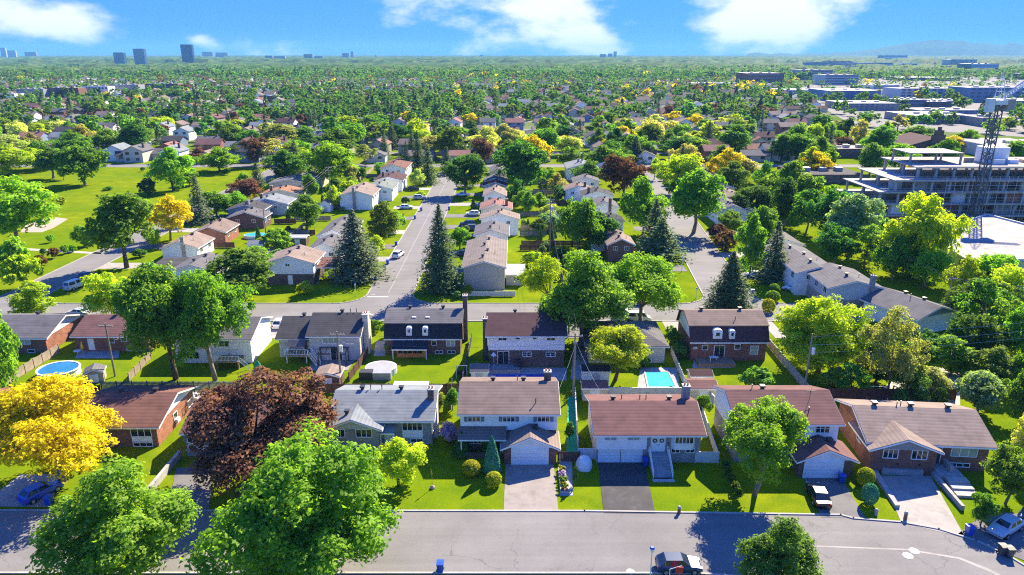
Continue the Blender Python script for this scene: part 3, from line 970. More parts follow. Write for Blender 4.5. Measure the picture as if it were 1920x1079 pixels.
# --- brick split level behind the yellow tree
h = House('brick split-level house with rust roof and lit white gable beside the yellow tree', (-50.5, 80.4, 0), 0, FRONT)
h.wall(-5, 5, 0, 11, 0, 3.1, 'brick_red', 'x', 1.7)
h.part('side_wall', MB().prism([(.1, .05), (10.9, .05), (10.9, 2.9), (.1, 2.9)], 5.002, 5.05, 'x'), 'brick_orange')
h.part('gable_trim', MB().prism([(.0, 2.9), (11, 2.9), (11, 3.05), (5.5, 4.72), (0, 3.05)], 5.052, 5.12, 'x'), 'trim_white')
h.roof(-5, 5, 0, 11, 3.1, 1.75, 'x', 'roof_rust', .55, .75)
h.win('S', 3.1, 1.55, 2.5, 1.3, 0, 3); h.part('window_panel', MB().box(1.8, 4.4, -.07, -.002, .75, 1.42), 'trim_white'); h.win('S', 3.1, .12, 2.4, .45, 0, 3)
h.win('E', 5.2, 1.2, 1.0, .9, 5.05, 1)
h.part('air_conditioner', MB().box(5.1, 5.5, 4.8, 5.6, .8, 1.3), 'plastic_white')
h.railing([(5.6, 8.0, 1.2), (5.6, 11.4, 1.2)], 1.1)
h.part('rear_deck', MB().box(4.0, 5.8, 11.2, 13.0, 0, 1.2), 'fence_white')
h.vent(-2, 5.8); h.vent(2.6, 6)
# --- house under the purple maple
h = House('white fronted house with red-brown roof mostly hidden by the purple maple', (-34.4, 78.2, 0), 0, FRONT)
h.wall(-6.3, 6.3, 0, 9.8, 0, 3.5, 'wall_white', 'x', 1.7)
h.part('base_wall', MB().box(-6.4, 6.4, -.1, -.002, 0, 1.2), 'stone')
h.roof(-6.3, 6.3, 0, 9.8, 3.5, 1.7, 'x', 'roof_redbrown', .55, .45)
h.win('S', -5.2, 2.0, 1.7, 1.15, 0, 3, shutters=True); h.win('S', 0, 2, 1.8, 1.1, 0, 3); h.win('S', 4, 2, 1.8, 1.1, 0, 3)
h.garage('S', -3.0, .02, 2.6, 1.6, -.1); h.vent(-2, 5.3); h.vent(3, 5.3)
h.part('retaining_wall', MB().box(-7.4, -7.0, -9.5, -.2, 0, .9), 'stone')
# --- first house, cut by the picture edge
h = House('house with salmon patterned roof cut off by the photo edge behind the yellow tree', (-68.5, 81.0, 0), 0, FRONT)
h.wall(-6.5, 6.0, 0, 9.5, 0, 3.2, 'brick_red', 'x', 1.6)
h.roof(-6.5, 6.0, 0, 9.5, 3.2, 1.6, 'x', 'roof_rust', .5, .4)
for i in range(5):
    for j in range(4):
        h.part('skylight_tile', MB().box(-.35, .35, -.25, .25, 0, .05), 'roof_pink').location = (-4.5 + i * 2.1 + j * .3, 6.0 + j * .9, h.rf(0, 6.0 + j * .9) + .0)
h.part('awning', MB().prism([(-2.2, 2.3), (-.02, 2.9), (-.02, 3.0), (-2.2, 2.4)], -6, 5, 'x'), 'metal_grey')
h.win('S', 2, 1.4, 2, 1.2, 0, 3)

# ------- second row, seen from behind
h = House('brick bungalow with grey roof and sunlit orange end wall, far left', (-84.5, 110.5, 0), 0, BACK)
h.wall(-6, 6, 0, 11, 0, 2.9, 'brick_red', 'x', 1.8)
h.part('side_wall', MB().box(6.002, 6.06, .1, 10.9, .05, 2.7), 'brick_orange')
h.part('gable_trim', MB().prism([(.0, 2.7), (11, 2.7), (11, 2.85), (5.5, 4.6), (0, 2.85)], 6.062, 6.12, 'x'), 'trim_white')
h.roof(-6, 6, 0, 11, 2.9, 1.8, 'x', 'roof_grey', .5, .75)
h.vent(1.2, 6.6); h.win('S', 2.6, 1.7, 1.8, .85, 0, 2, glass='glass_pale'); h.win('S', 3.4, .15, 1.1, .45, 0, 1)
h = House('brick bungalow with red-brown roof behind the round pool', (-67.6, 111.3, 0), 0, BACK)
h.wall(-6.4, 6.0, 0, 9.8, 0, 2.9, 'brick_red', 'x', 1.75)
h.roof(-6.4, 6.0, 0, 9.8, 2.9, 1.75, 'x', 'roof_redbrown', .5, .45)
h.vent(-1.2, 5.0); h.vent(2.6, 5.0); h.door('S', -3.7, .25, .9, 2.0, 0)
h.win('S', -.2, 1.6, 1.0, 1.0, 0, 1); h.win('S', 2.0, 1.85, .9, .75, 0, 1); h.win('S', 4.4, 1.75, 1.4, .8, 0, 2)
for x in (2.6, 4.6):
    h.win('S', x, .15, .8, .4, 0, 1)
h.part('parasol', MB().tube((-4.6, -1.2, 0), (-4.6, -1.2, 2.2), .03).tube((-4.6, -1.2, 1.1), (-4.6, -1.2, 2.2), .22, .06, 8), 'yellow_paint')
h.part('parasol', MB().tube((.2, -1.3, 0), (.2, -1.3, 2.2), .03).tube((.2, -1.3, .9), (.2, -1.3, 2.2), .22, .06, 8), 'yellow_paint')
h.part('patio_table', MB().tube((-5.3, -1.5, 0), (-5.3, -1.5, .72), .05).disc(-5.3, -1.5, .6, .6, .72, .78), 'metal_pale')
h = House('white sided house with grey roof behind the pair of tall backyard trees', (-48.6, 106.5, 0), 0, BACK)
h.wall(-6.2, 6.2, 0, 9.6, 0, 2.6, 'wall_white')
h.wall(-6.25, 6.25, -.1, 9.7, 2.6, 4.4, 'wall_white', 'x', 1.7, 'upper_wall')
h.roof(-6.25, 6.25, -.1, 9.7, 4.4, 1.7, 'x', 'roof_grey', .5, .4)
h.win('S', -3.4, .8, 1.9, 1.1, 0, 2); h.win('S', 2, 3.0, 1.6, .9, -.1, 2); h.win('S', -2, 3.0, 1.6, .9, -.1, 2); h.door('S', 3.2, 1.4, .9, 2, -.1)
h.part('deck', MB().box(1.2, 5.0, -2.6, -.12, 1.2, 1.4).box(1.3, 1.5, -2.5, -2.3, 0, 1.2).box(4.7, 4.9, -2.5, -2.3, 0, 1.2), 'deck_wood')
h.railing([(1.2, -.2, 1.4), (1.2, -2.6, 1.4), (5.0, -2.6, 1.4), (6.4, -2.6, 0)])
h.vent(2, 5); h.vent(-3, 5)
# --- split roof house
h = House('beige split-roof house with dark shingles and white balcony stair', (-31.3, 107.6, 0), 0, BACK)
h.wall(-7.3, -1.7, 1.2, 10.2, 0, 3.6, 'wall_lightgrey', 'x', 1.9, 'low_wall')
h.roof(-7.3, -1.6, 1.2, 10.2, 3.6, 1.9, 'x', 'roof_darkgrey', .55, .4)
h.vent(-4.2, 6.2)
h.wall(-1.9, 6.3, 0, 9.6, 0, 4.5, 'wall_lightgrey', 'x', 1.95)
h.roof(-1.9, 6.3, 0, 9.6, 4.5, 1.95, 'x', 'roof_darkgrey', .55, .4)
h.vent(2.6, 5.2); h.pipe(4.0, 5.2); h.pipe(5.0, 5.2)
h.part('side_wall', MB().prism([(.1, .05), (9.5, .05), (9.5, 4.3), (4.8, 6.0), (.1, 4.3)], 6.302, 6.36, 'x'), 'wall_cream')
h.chimney(6.9, 3.4, 6.9, .9, 1.5, 'wall_cream')
h.win('S', 1.7, 3.05, 2.7, .95, 0, 3, glass='glass_pale'); h.door('S', 2.4, .1, 1.8, 2.1, 0, 'glass', 2)
h.door('S', -3.0, 1.5, .9, 2.0, 1.2, 'trim_dark'); h.win('S', -5.3, 2.6, 1.0, .6, 1.2, 1)
h.part('balcony', MB().box(-5.6, -1.95, -1.4, 1.18, 1.3, 1.48), 'deck_wood')
for x in (-5.4, -2.2):
    h.part('balcony_post', MB().box(x - .07, x + .07, -1.35, -1.2, 0, 1.3), 'trim_white')
h.railing([(-5.6, 1.1, 1.48), (-5.6, -1.4, 1.48), (-3.7, -1.4, 1.48), (-1.95, -1.4, 1.48)], 1.0)
h.railing([(-1.9, -1.4, 1.48), (-.3, -2.6, .0)], 1.0); h.railing([(-1.4, -.8, 1.48), (.2, -2.0, .0)], 1.0)
for k in range(6):
    h.part('step', MB().slab([(-1.9 + .27 * k, -1.4 - .2 * k), (-1.65 + .27 * k, -1.58 - .2 * k), (-1.15 + .27 * k, -.98 - .2 * k), (-1.4 + .27 * k, -.8 - .2 * k)], 1.2 - .22 * k, 1.3 - .22 * k), 'deck_wood')
h.part('gazebo_roof', MB().prism([(-1.2, 2.9), (1.0, 2.9), (-.1, 3.7)], -5.3, -2.4, 'x'), 'roof_grey')
for x in (-5.2, -2.5):
    h.part('gazebo_post', MB().box(x - .04, x + .04, -1.15, -1.07, 1.48, 2.9), 'trim_white')
mb = MB()
for x in (-.1, 4.4):
    for y in (-.3, -2.0):
        mb.box(x - .07, x + .07, y - .07, y + .07, 0, 2.3 if y > -1 else 1.9)
mb.box(-.2, 4.5, -.4, -.25, 2.3, 2.45).box(-.2, 4.5, -2.1, -1.95, 1.9, 2.05)
for k in range(5):
    mb.prism([(-2.0, 1.95), (-.3, 2.35), (-.3, 2.45), (-2.0, 2.05)], -.1 + k * 1.1, .0 + k * 1.1, 'x')
h.part('pergola', mb, 'trim_dark')


def gambrel(h, x0, x1, y0, y1, z, zb, zr, mat_top, mat_low, inset=1.1, ov=.35):
    """steep lower slopes up to zb, shallow upper slopes up to zr"""
    ym = (y0 + y1) / 2
    w = MB().prism([(y0, z), (y1, z), (y1 - inset, zb), (ym, zr), (y0 + inset, zb)], x0 + .05, x1 - .05, 'x')
    h.part('gable_wall', w, 'wall_white')
    for sg, a, b in ((1, y0 - ov, y0 + inset), (-1, y1 + ov, y1 - inset)):
        lo = MB().prism([(a, z - .1), (a - sg * .01, z + .08), (b - sg * .02, zb + .18), (b, zb)], x0 - ov, x1 + ov, 'x')
        h.part('mansard_slope', lo, mat_low)
    up = MB().prism([(y0 + inset - .25, zb + .1), (ym, zr + .03), (y1 - inset + .25, zb + .1), (y1 - inset + .25, zb + .26), (ym, zr + .2), (y0 + inset - .25, zb + .26)], x0 - ov - .1, x1 + ov + .1, 'x')
    o = h.part('roof', up, mat_top)
    MB().box(x0 - ov, x1 + ov, y0 - ov - .06, y0 - ov - .012, z - .16, z + .04).build('fascia', 'trim_white', o)
    h.rf = lambda x, y: zr + .2 - abs(y - ym) * (zr - zb) / (ym - y0 - inset)


def dormer(h, x, y, z0, w, ht):
    """white arched dormer window standing on the steep slope"""
    k = 8
    prof = [(x - w / 2, z0), (x + w / 2, z0)] + [(x + w / 2 * math.cos(math.pi * i / k), z0 + ht + w * .28 * math.sin(math.pi * i / k)) for i in range(k + 1)]
    o = h.part('dormer', MB().prism(prof, y - .02, y + 1.4, 'y'), 'trim_white')
    w2 = win_mesh(w * .42, ht * .42, 1, 1, 'trim_white')
    put('window', w2, o, (x, y - .03, z0 + ht * .48)); put('window_pane', pane_mesh(w * .42, ht * .42, 'glass'), o, (x, y - .035, z0 + ht * .48))


h = House('grey gambrel-roofed brick house with two arched dormers and an orange lattice sunroom', (-14.9, 110.3, 0), 0, BACK)
h.wall(-6.2, 6.2, 0, 9.4, 0, 2.75, 'brick_brown')
gambrel(h, -6.2, 6.2, 0, 9.4, 2.75, 4.9, 6.2, 'roof_grey', 'roof_charcoal')
for x in (-2.3, .4):
    dormer(h, x, -.05, 3.2, .95, 1.35)
h.vent(-2.7, 5.2); h.vent(3.0, 5.2)
for x in (-1.7, .6):
    h.part('skylight', MB().box(x - .35, x + .35, 2.2, 2.9, h.rf(0, 2.5) - .2, h.rf(0, 2.5) + .12), 'metal_pale')
h.chimney(6.75, 6.0, 8.3, .75, 1.0, 'brick_brown')
h.shed(-4.9, .9, -2.6, -.05, 1.75, 2.6, 'roof_charcoal', 'sunroom_roof')
h.wall(-4.3, .6, -1.6, -.06, 0, 1.75, 'orange_lattice', name='sunroom')
h.win('S', -2.0, .75, 4.0, .7, -1.6, 5, 1, 'orange_lattice')
for x in (-4.75, .75):
    h.part('sunroom_post', MB().box(x - .05, x + .05, -2.5, -2.4, 0, 1.75), 'trim_white')
h.win('S', 1.8, 1.6, .75, .75, 0, 1); h.win('S', 4.6, 1.45, 1.35, .95, 0, 2, glass='glass_pale')
for x in (2.6, 4.7):
    h.win('S', x, .1, 1.2, .4, 0, 2)
h = House('white over brick two-storey house with red-brown roof and tree shadow across it', (2.3, 104.9, 0), 0, BACK)
h.wall(-6.05, 6.05, 0, 9.4, 0, 3.0, 'brick_dark')
h.wall(-6.1, 6.1, -.15, 9.5, 3.0, 5.65, 'wall_white', 'x', 1.85, 'upper_wall')
h.roof(-6.1, 6.1, -.15, 9.5, 5.65, 1.85, 'x', 'roof_plum', .5, .4)
h.vent(-1.8, 5.4); h.vent(2.4, 5.4)
h.chimney(-6.7, 3.2, 7.2, .7, 1.2, 'brick_dark')
for x in (-3.8, 3.9):
    h.win('S', x, 4.75, 1.25, .8, -.15, 2, 2, 'trim_white')
for x in (-1.4, 1.3):
    h.win('S', x, 4.95, .6, .45, -.15, 1)
h.door('S', -3.7, .6, 1.75, 2.1, 0, 'glass', 2)
h.win('S', .1, 1.9, 1.3, .7, 0, 2, 2); h.win('S', 3.9, 1.9, 1.4, .7, 0, 2, 2)
h.part('deck', MB().box(-5.8, -1.0, -2.4, -.02, 0, .6), 'concrete_cool')
h.railing([(-5.8, -.1, .6), (-5.8, -2.4, .6), (-1.0, -2.4, .6), (-1.0, -.1, .6)], .95, 'trim_dark')
h.part('parasol', MB().tube((-5.2, -1.0, .6), (-5.2, -1.0, 3.0), .03).tube((-5.2, -1, 2.5), (-5.2, -1, 3.0), .45, .05, 8), 'plastic_white')
h.part('barbecue', MB().box(-1.9, -.9, -1.2, -.5, .6, 1.6), 'metal_dark')
h = House('grey roofed beige bungalow half hidden by the bright maple beside the turquoise pool', (18.7, 106.5, 0), 0, BACK)
h.wall(-6.2, 6.2, 0, 10.5, 0, 3.0, 'wall_cream')
h.hip(-6.2, 6.2, 0, 10.5, 3.0, 2.2, 'roof_grey', .55)
h.win('S', 3.4, 1.9, 1.4, .65, 0, 3); h.win('S', 3.2, .1, 1.6, .45, 0, 2); h.win('S', -2.5, 1.6, 1.6, .9, 0, 2); h.vent(1, 6); h.pipe(-2, 5)
h = House('brown mansard-roofed brick house with two white arched dormers', (35.5, 107.4, 0), 0, BACK)
h.wall(-6.15, 6.15, 0, 9.6, 0, 3.35, 'brick_red')
gambrel(h, -6.15, 6.15, 0, 9.6, 3.35, 5.6, 6.9, 'roof_brown', 'roof_plum')
for x, w in ((-2.0, 1.5), (.35, .95)):
    dormer(h, x, -.05, 3.7, w, 1.45)
h.vent(-3.6, 5.2); h.vent(2.9, 5.2); h.pipe(1.4, 2.4)
h.win('S', -3.9, 2.0, .85, .75, 0, 1); h.door('S', -1.5, .6, 1.65, 2.1, 0, 'glass', 2); h.win('S', 1.4, 2.1, .8, .75, 0, 1); h.win('S', 4.2, 1.2, 1.2, 1.4, 0, 1, 2, glass='glass_pale')
h.part('deck', MB().box(-5.4, .6, -2.6, -.02, 0, .55), 'deck_wood')
h.part('table', MB().box(-3.4, -2.0, -1.6, -.9, 1.2, 1.26).box(-3.3, -3.2, -1.5, -1.4, .55, 1.2).box(-2.2, -2.1, -1.1, -1.0, .55, 1.2), 'plastic_white')
h.part('satellite_dish', MB().tube((-5.6, -.5, 2.4), (-5.6, -.35, 2.5), .42, .3, 12).tube((-5.6, -.3, 2.4), (-5.6, -.02, 2.2), .04), 'metal_pale')


# ------------------------------------------------------------------ gable-end rows along the streets going away
def rowhouse(label, peak, back, xl_px, xr_px, zr, ze, roof, wall, group, low=None, chim=None, face='E', nwin=2, garage=False, zbase=0, vents=2):
    """gable wall faces the camera; peak and back are the picture points of the two ridge ends"""
    y0 = gp(peak[0], peak[1], zr)[1]; y1 = gp(back[0], back[1], zr)[1]
    x0 = xat(xl_px, y0, ze); x1 = xat(xr_px, y0, ze)
    ov = .45
    w = (x1 - x0) - 2 * ov; L = max(y1 - y0, 6.0)
    cx = (x0 + x1) / 2
    h = House(label, (cx, y0, 0), 0, group, fine=False)
    a = w / 2
    rise = max(.6, zr - ze)
    if low:
        h.wall(-a, a, 0, L, 0, ze * .5, low, name='base_wall')
        h.wall(-a - .06, a + .06, -.08, L + .08, ze * .5, ze, wall, 'y', rise - .2)
    else:
        h.wall(-a, a, 0, L, 0, ze, wall, 'y', rise - .2)
    pl = a + .06 if low else a
    h.roof(-pl, pl, 0, L, ze, rise - .2, 'y', roof, ov, .35)
    sides = dict(E=('E', pl), W=('W', -pl))[face]
    n = max(2, int(L / 4))
    for i in range(n):
        u = L * (i + .5) / n
        if garage and i == 0:
            h.garage(sides[0], u, .02, 2.6, 2.1, sides[1])
        else:
            h.win(sides[0], u, ze - 1.6, 1.3, 1.1, sides[1], 2)
        h.win(dict(E='W', W='E')[face], u, ze - 1.5, 1.2, 1.0, -sides[1], 2)
    for i in range(nwin):
        h.win('S', -a * .45 + i * a * .9, ze - 1.35, 1.0, .8, -.08 if low else 0, 2)
    for i in range(vents):
        h.vent(.5 if i % 2 else -.4, L * (i + .7) / (vents + .4))
    h.pipe(a * .5, L * .35)
    if chim:
        h.chimney(chim[0] * pl, .3 + chim[1] * L, zr + .9, .8, .8, chim[2])
    return h


CG = 'houses on the left of the centre street'
DG = 'houses on the right of the centre street'
EG = 'houses on the left of the right-hand street'
FG = 'houses on the right of the right-hand street'
LG = 'houses along the park road'
h = rowhouse('white gabled house over dark brick with pinkish brown roof at the street corner', (532, 479), (568, 459), 493, 590, 6.7, 4.9, 'roof_tan', 'wall_white', CG, 'brick_dark', nwin=0)
h.win('S', -.3, 4.3, .8, .45, -.08, 2); h.door('S', 0, .1, .9, 2.0, 0)
h.root.children[2]['label'] = 'pinkish brown roof'
h.shed(3.4, 9.5, 2.0, 8.0, 3.2, 3.9, 'roof_redbrown', 'carport_roof')
for x, y in ((9.2, 2.3), (9.2, 7.6)):
    h.part('carport_post', MB().box(x - .08, x + .08, y - .08, y + .08, 0, 3.1), 'trim_white')
rowhouse('low dark grey roofed house with pale gable behind the big blue spruce', (604, 456), (628, 437), 573, 640, 5.6, 3.8, 'roof_grey', 'wall_white', CG)
rowhouse('long grey roofed house with pale gable left of the centre street', (618, 430), (650, 402), 592, 655, 5.8, 4.0, 'roof_grey', 'wall_white', CG)
rowhouse('white gabled house with brick chimney on its end wall', (668, 357), (693, 341), 634, 700, 6.4, 4.6, 'roof_tan', 'wall_white', CG, chim=(-.1, -.05, 'brick_grey'), nwin=0)
rowhouse('sage green roofed house beyond the white chimney house', (708, 347), (722, 335), 684, 737, 5.6, 4.1, 'roof_sage', 'wall_white', CG)
rowhouse('brown roofed white house before the red-roofed one', (726, 331), (736, 321), 700, 756, 5.6, 4.1, 'roof_plum', 'wall_white', CG, chim=(-.5, .3, 'brick_red'))
rowhouse('red roofed white gabled house at the far end of the centre street', (738, 308), (752, 296), 711, 762, 6.0, 4.2, 'roof_rust', 'wall_white', CG)
h = rowhouse('long beige house with grey-brown roof, nearest on the right of the centre street', (907, 489), (922, 441), 865, 950, 6.5, 5.0, 'roof_greybrown', 'wall_beige', DG, face='W', nwin=0, vents=4)
h.wall(4.6, 8.6, 3, 9, 0, 2.4, 'wall_cream', name='annex'); h.shed(4.5, 8.9, 2.7, 9.3, 2.4, 2.9, 'roof_white', 'annex_roof')
h.win('S', 7.2, 1.2, 1.6, .9, 3, 3)
rowhouse('grey roofed white gabled house, second on the right of the centre street', (923, 431), (926, 413), 888, 955, 6.3, 4.8, 'roof_grey', 'wall_white', DG, face='W')
rowhouse('tan roofed wide gabled house, third on the right of the centre street', (940, 400), (941, 391), 899, 975, 6.3, 4.6, 'roof_tan', 'wall_white', DG, face='W')
rowhouse('salmon roofed house, fourth on the right of the centre street', (931, 382), (932, 371), 899, 961, 6.2, 4.6, 'roof_pink', 'wall_cream', DG, face='W', chim=(.7, .2, 'brick_red'))
rowhouse('white gabled house with salmon roof, fifth on the right of the centre street', (930, 358), (931, 346), 905, 950, 6.6, 5.0, 'roof_tan', 'wall_white', DG, face='W')
rowhouse('dark red roofed low house, sixth on the right of the centre street', (928, 341), (929, 337), 904, 952, 5.6, 4.2, 'roof_darkred', 'wall_cream', DG, face='W')
rowhouse('grey roofed house, seventh on the right of the centre street', (931, 333), (932, 326), 905, 951, 6.2, 4.6, 'roof_grey', 'wall_white', DG, face='W')
rowhouse('beige gabled house at the far end of the right row', (934, 314), (936, 306), 916, 951, 6.8, 5.0, 'roof_grey', 'wall_beige', DG, face='W')
rowhouse('tan roofed brick house, nearest on the left of the right-hand street', (1168, 447), (1163, 433), 1138, 1192, 5.8, 4.2, 'roof_tan', 'brick_red', EG)
rowhouse('brown roofed house with dark vents behind the nearest brick one', (1137, 430), (1134, 416), 1108, 1172, 5.8, 4.2, 'roof_brown', 'wall_white', EG)
rowhouse('low carport house, roof coloured dark blue for the shade on it', (1146, 407), (1144, 401), 1118, 1172, 4.6, 3.4, 'roof_charcoal', 'wall_white', EG)  # blue shadow over this roof is put into its charcoal colour
rowhouse('white gabled house with tall brown brick chimney', (1133, 378), (1127, 367), 1108, 1162, 6.6, 4.8, 'roof_grey', 'wall_white', EG, chim=(.35, -.04, 'brick_brown'), nwin=0)
rowhouse('dark grey roofed house beside the purple-bronze maple', (1116, 358), (1113, 350), 1090, 1152, 6.0, 4.4, 'roof_darkgrey', 'wall_white', EG, chim=(-.6, .1, 'brick_dark'))
rowhouse('brown and white roofed small house with chimney', (1083, 348), (1081, 341), 1058, 1112, 6.0, 4.4, 'roof_brown', 'wall_white', EG, chim=(.5, .2, 'brick_dark'))
rowhouse('grey roofed house with white dormer side', (1098, 332), (1096, 326), 1074, 1126, 6.0, 4.4, 'roof_grey', 'wall_white', EG)
rowhouse('big white gabled house with pale roof and wide end wall', (1092, 308), (1095, 298), 1062, 1124, 6.4, 4.6, 'roof_lightgrey', 'wall_white', EG, chim=(-.2, .5, 'brick_grey'), nwin=0)
rowhouse('brownish grey roofed house beyond the big white gable', (1134, 303), (1137, 296), 1110, 1160, 6.2, 4.6, 'roof_brown', 'wall_white', EG)
rowhouse('grey roofed white house between the red maple and the street trees', (1368, 384), (1350, 366), 1345, 1404, 6.2, 4.4, 'roof_grey', 'wall_white', FG, face='W')
rowhouse('long grey roofed white house behind the tall dark spruce', (1532, 500), (1480, 455), 1492, 1580, 6.3, 4.9, 'roof_grey', 'wall_white', FG, face='W', vents=3)
rowhouse('grey roofed two-storey house with grey end chimney', (1601, 526), (1552, 493), 1553, 1656, 6.6, 5.1, 'roof_grey', 'wall_lightgrey', FG, 'brick_buff', chim=(.62, -.03, 'brick_grey'), face='W', nwin=0)
h = House('grey roofed low house with dark blue gable, turned from the street', (74.5, 125.0, 0), R(24), FG, fine=False)
h.wall(-5, 5, -5.5, 6, 0, 3.4, 'wall_white', 'y', 1.6); h.roof(-5, 5, -5.5, 6, 3.4, 1.6, 'y', 'roof_grey', .6, .5)
h.part('gable_panel', MB().prism([(-4.9, 3.4), (4.9, 3.4), (0, 4.95)], -5.57, -5.502, 'y'), 'wall_blue')
h.vent(.6, -2); h.vent(.8, 2); h.pipe(-.4, 0); h.win('W', 0, 1.4, 1.5, 1.2, -5, 2)
h = rowhouse('dark grey roofed bungalow with low garage wing, nearest on the park road', (352, 496), (372, 473), 318, 398, 4.6, 3.2, 'roof_grey', 'wall_white', LG, face='E', nwin=1)
h.wall(-10.5, -4.2, 3, 10, 0, 2.6, 'wall_white', name='garage_wing'); h.shed(-10.8, -4.3, 2.6, 10.4, 2.65, 3.1, 'roof_darkgrey', 'wing_roof')
rowhouse('light brown roofed white bungalow with pale end gable and chimney', (350, 452), (372, 434), 300, 372, 5.0, 3.2, 'roof_tan', 'wall_white', LG, nwin=0, chim=(.25, -.03, 'brick_buff'))
rowhouse('brown roofed orange brick bungalow behind the oval pool', (405, 424), (425, 409), 360, 424, 5.0, 3.3, 'roof_brown', 'brick_orange', LG, nwin=0)
rowhouse('grey gabled brick bungalow on the park road', (462, 397), (472, 388), 424, 496, 5.0, 3.2, 'roof_grey', 'brick_brown', LG)
rowhouse('dark hipped house with blue end wall on the park road', (470, 383), (478, 375), 424, 497, 5.2, 3.6, 'roof_darkgrey', 'wall_blue', LG, chim=(.1, .1, 'brick_grey'))
rowhouse('pale grey roofed house with satellite chimneys', (500, 372), (510, 362), 458, 540, 5.4, 3.6, 'roof_lightgrey', 'wall_lightgrey', LG, chim=(-.3, .2, 'brick_dark'))
rowhouse('orange-brown roofed house near the red maple', (522, 355), (532, 347), 488, 562, 5.2, 3.6, 'roof_orange', 'wall_cream', LG, chim=(-.5, .1, 'brick_brown'))
rowhouse('wide grey roofed house with solar dark patch', (545, 336), (552, 327), 502, 586, 5.4, 3.8, 'roof_grey', 'wall_cream', LG)
rowhouse('pinkish brown roofed house with sunroom', (580, 326), (588, 317), 552, 604, 5.4, 3.8, 'roof_tan', 'wall_cream', LG)
HOUSE_BOXES = [(o.location.x, o.location.y) for o in bpy.data.objects if o.name.startswith('house')]


def yard_drive(x0, x1, y, w=5.5, mat='asphalt_pale'):
    structure('driveway', MB().box(min(x0, x1), max(x0, x1), y, y + w, 0, .04), mat, label='driveway to the centre street')


for i, y in enumerate((151, 166, 178, 194, 212, 228, 246, 262, 280)):
    yard_drive(-39, xl - .1, y, 4.5, ('asphalt_pale', 'concrete', 'asphalt_pale', 'concrete_pale')[i % 4])
for i, y in enumerate((156, 170, 184, 199, 214, 232, 250, 268)):
    yard_drive(xr + .1, -10.5, y + 1, 5, ('asphalt_pale', 'asphalt_pale', 'concrete')[i % 3])
for i, y in enumerate((150, 168, 190, 214, 236, 262)):
    yard_drive(rx(y) + 10.1, rx(y) + 21, y + 2, 5, ('asphalt_pale', 'concrete')[i % 2])
    yard_drive(rx(y) - 9, rx(y) - .1, y + 8, 5, 'asphalt_pale')
for i, y in enumerate((160, 178, 196, 214, 236)):
    yard_drive(pk[1] + .1, pk[1] + 12, y, 5, ('concrete', 'asphalt_pale')[i % 2])


# ------------------------------------------------------------------ plants
def leaf_arrays(rng, P, Nn, size, aspect=.62, fold=.18):
    """one kite-shaped face per point, lying across its normal"""
    n = len(P)
    Nn = Nn / (np.linalg.norm(Nn, axis=1, keepdims=True) + 1e-9)
    rd = rng.normal(size=(n, 3))
    T = np.cross(Nn, rd); T /= (np.linalg.norm(T, axis=1, keepdims=True) + 1e-9)
    B = np.cross(Nn, T)
    s = (size * rng.uniform(.65, 1.35, n))[:, None]
    V = np.empty((n, 4, 3))
    V[:, 0] = P - T * s * .5
    V[:, 1] = P + B * s * aspect * .5 + Nn * s * fold
    V[:, 2] = P + T * s * .55
    V[:, 3] = P - B * s * aspect * .5 + Nn * s * fold
    return V.reshape(-1, 3)


def quad_mesh(name, V, mats, midx=None):
    n = len(V) // 4
    me = bpy.data.meshes.new(name)
    me.vertices.add(n * 4); me.vertices.foreach_set('co', V.astype(np.float32).ravel())
    me.loops.add(n * 4); me.loops.foreach_set('vertex_index', np.arange(n * 4, dtype=np.int32))
    me.polygons.add(n); me.polygons.foreach_set('loop_start', np.arange(0, n * 4, 4, dtype=np.int32))
    try:
        me.polygons.foreach_set('loop_total', np.full(n, 4, dtype=np.int32))
    except Exception:
        pass
    for m in mats:
        me.materials.append(MATS[m])
    if midx is not None:
        me.polygons.foreach_set('material_index', midx.astype(np.int32))
    me.update(calc_edges=True)
    return me


def unit(rng, n):
    d = rng.normal(size=(n, 3)); return d / np.linalg.norm(d, axis=1, keepdims=True)


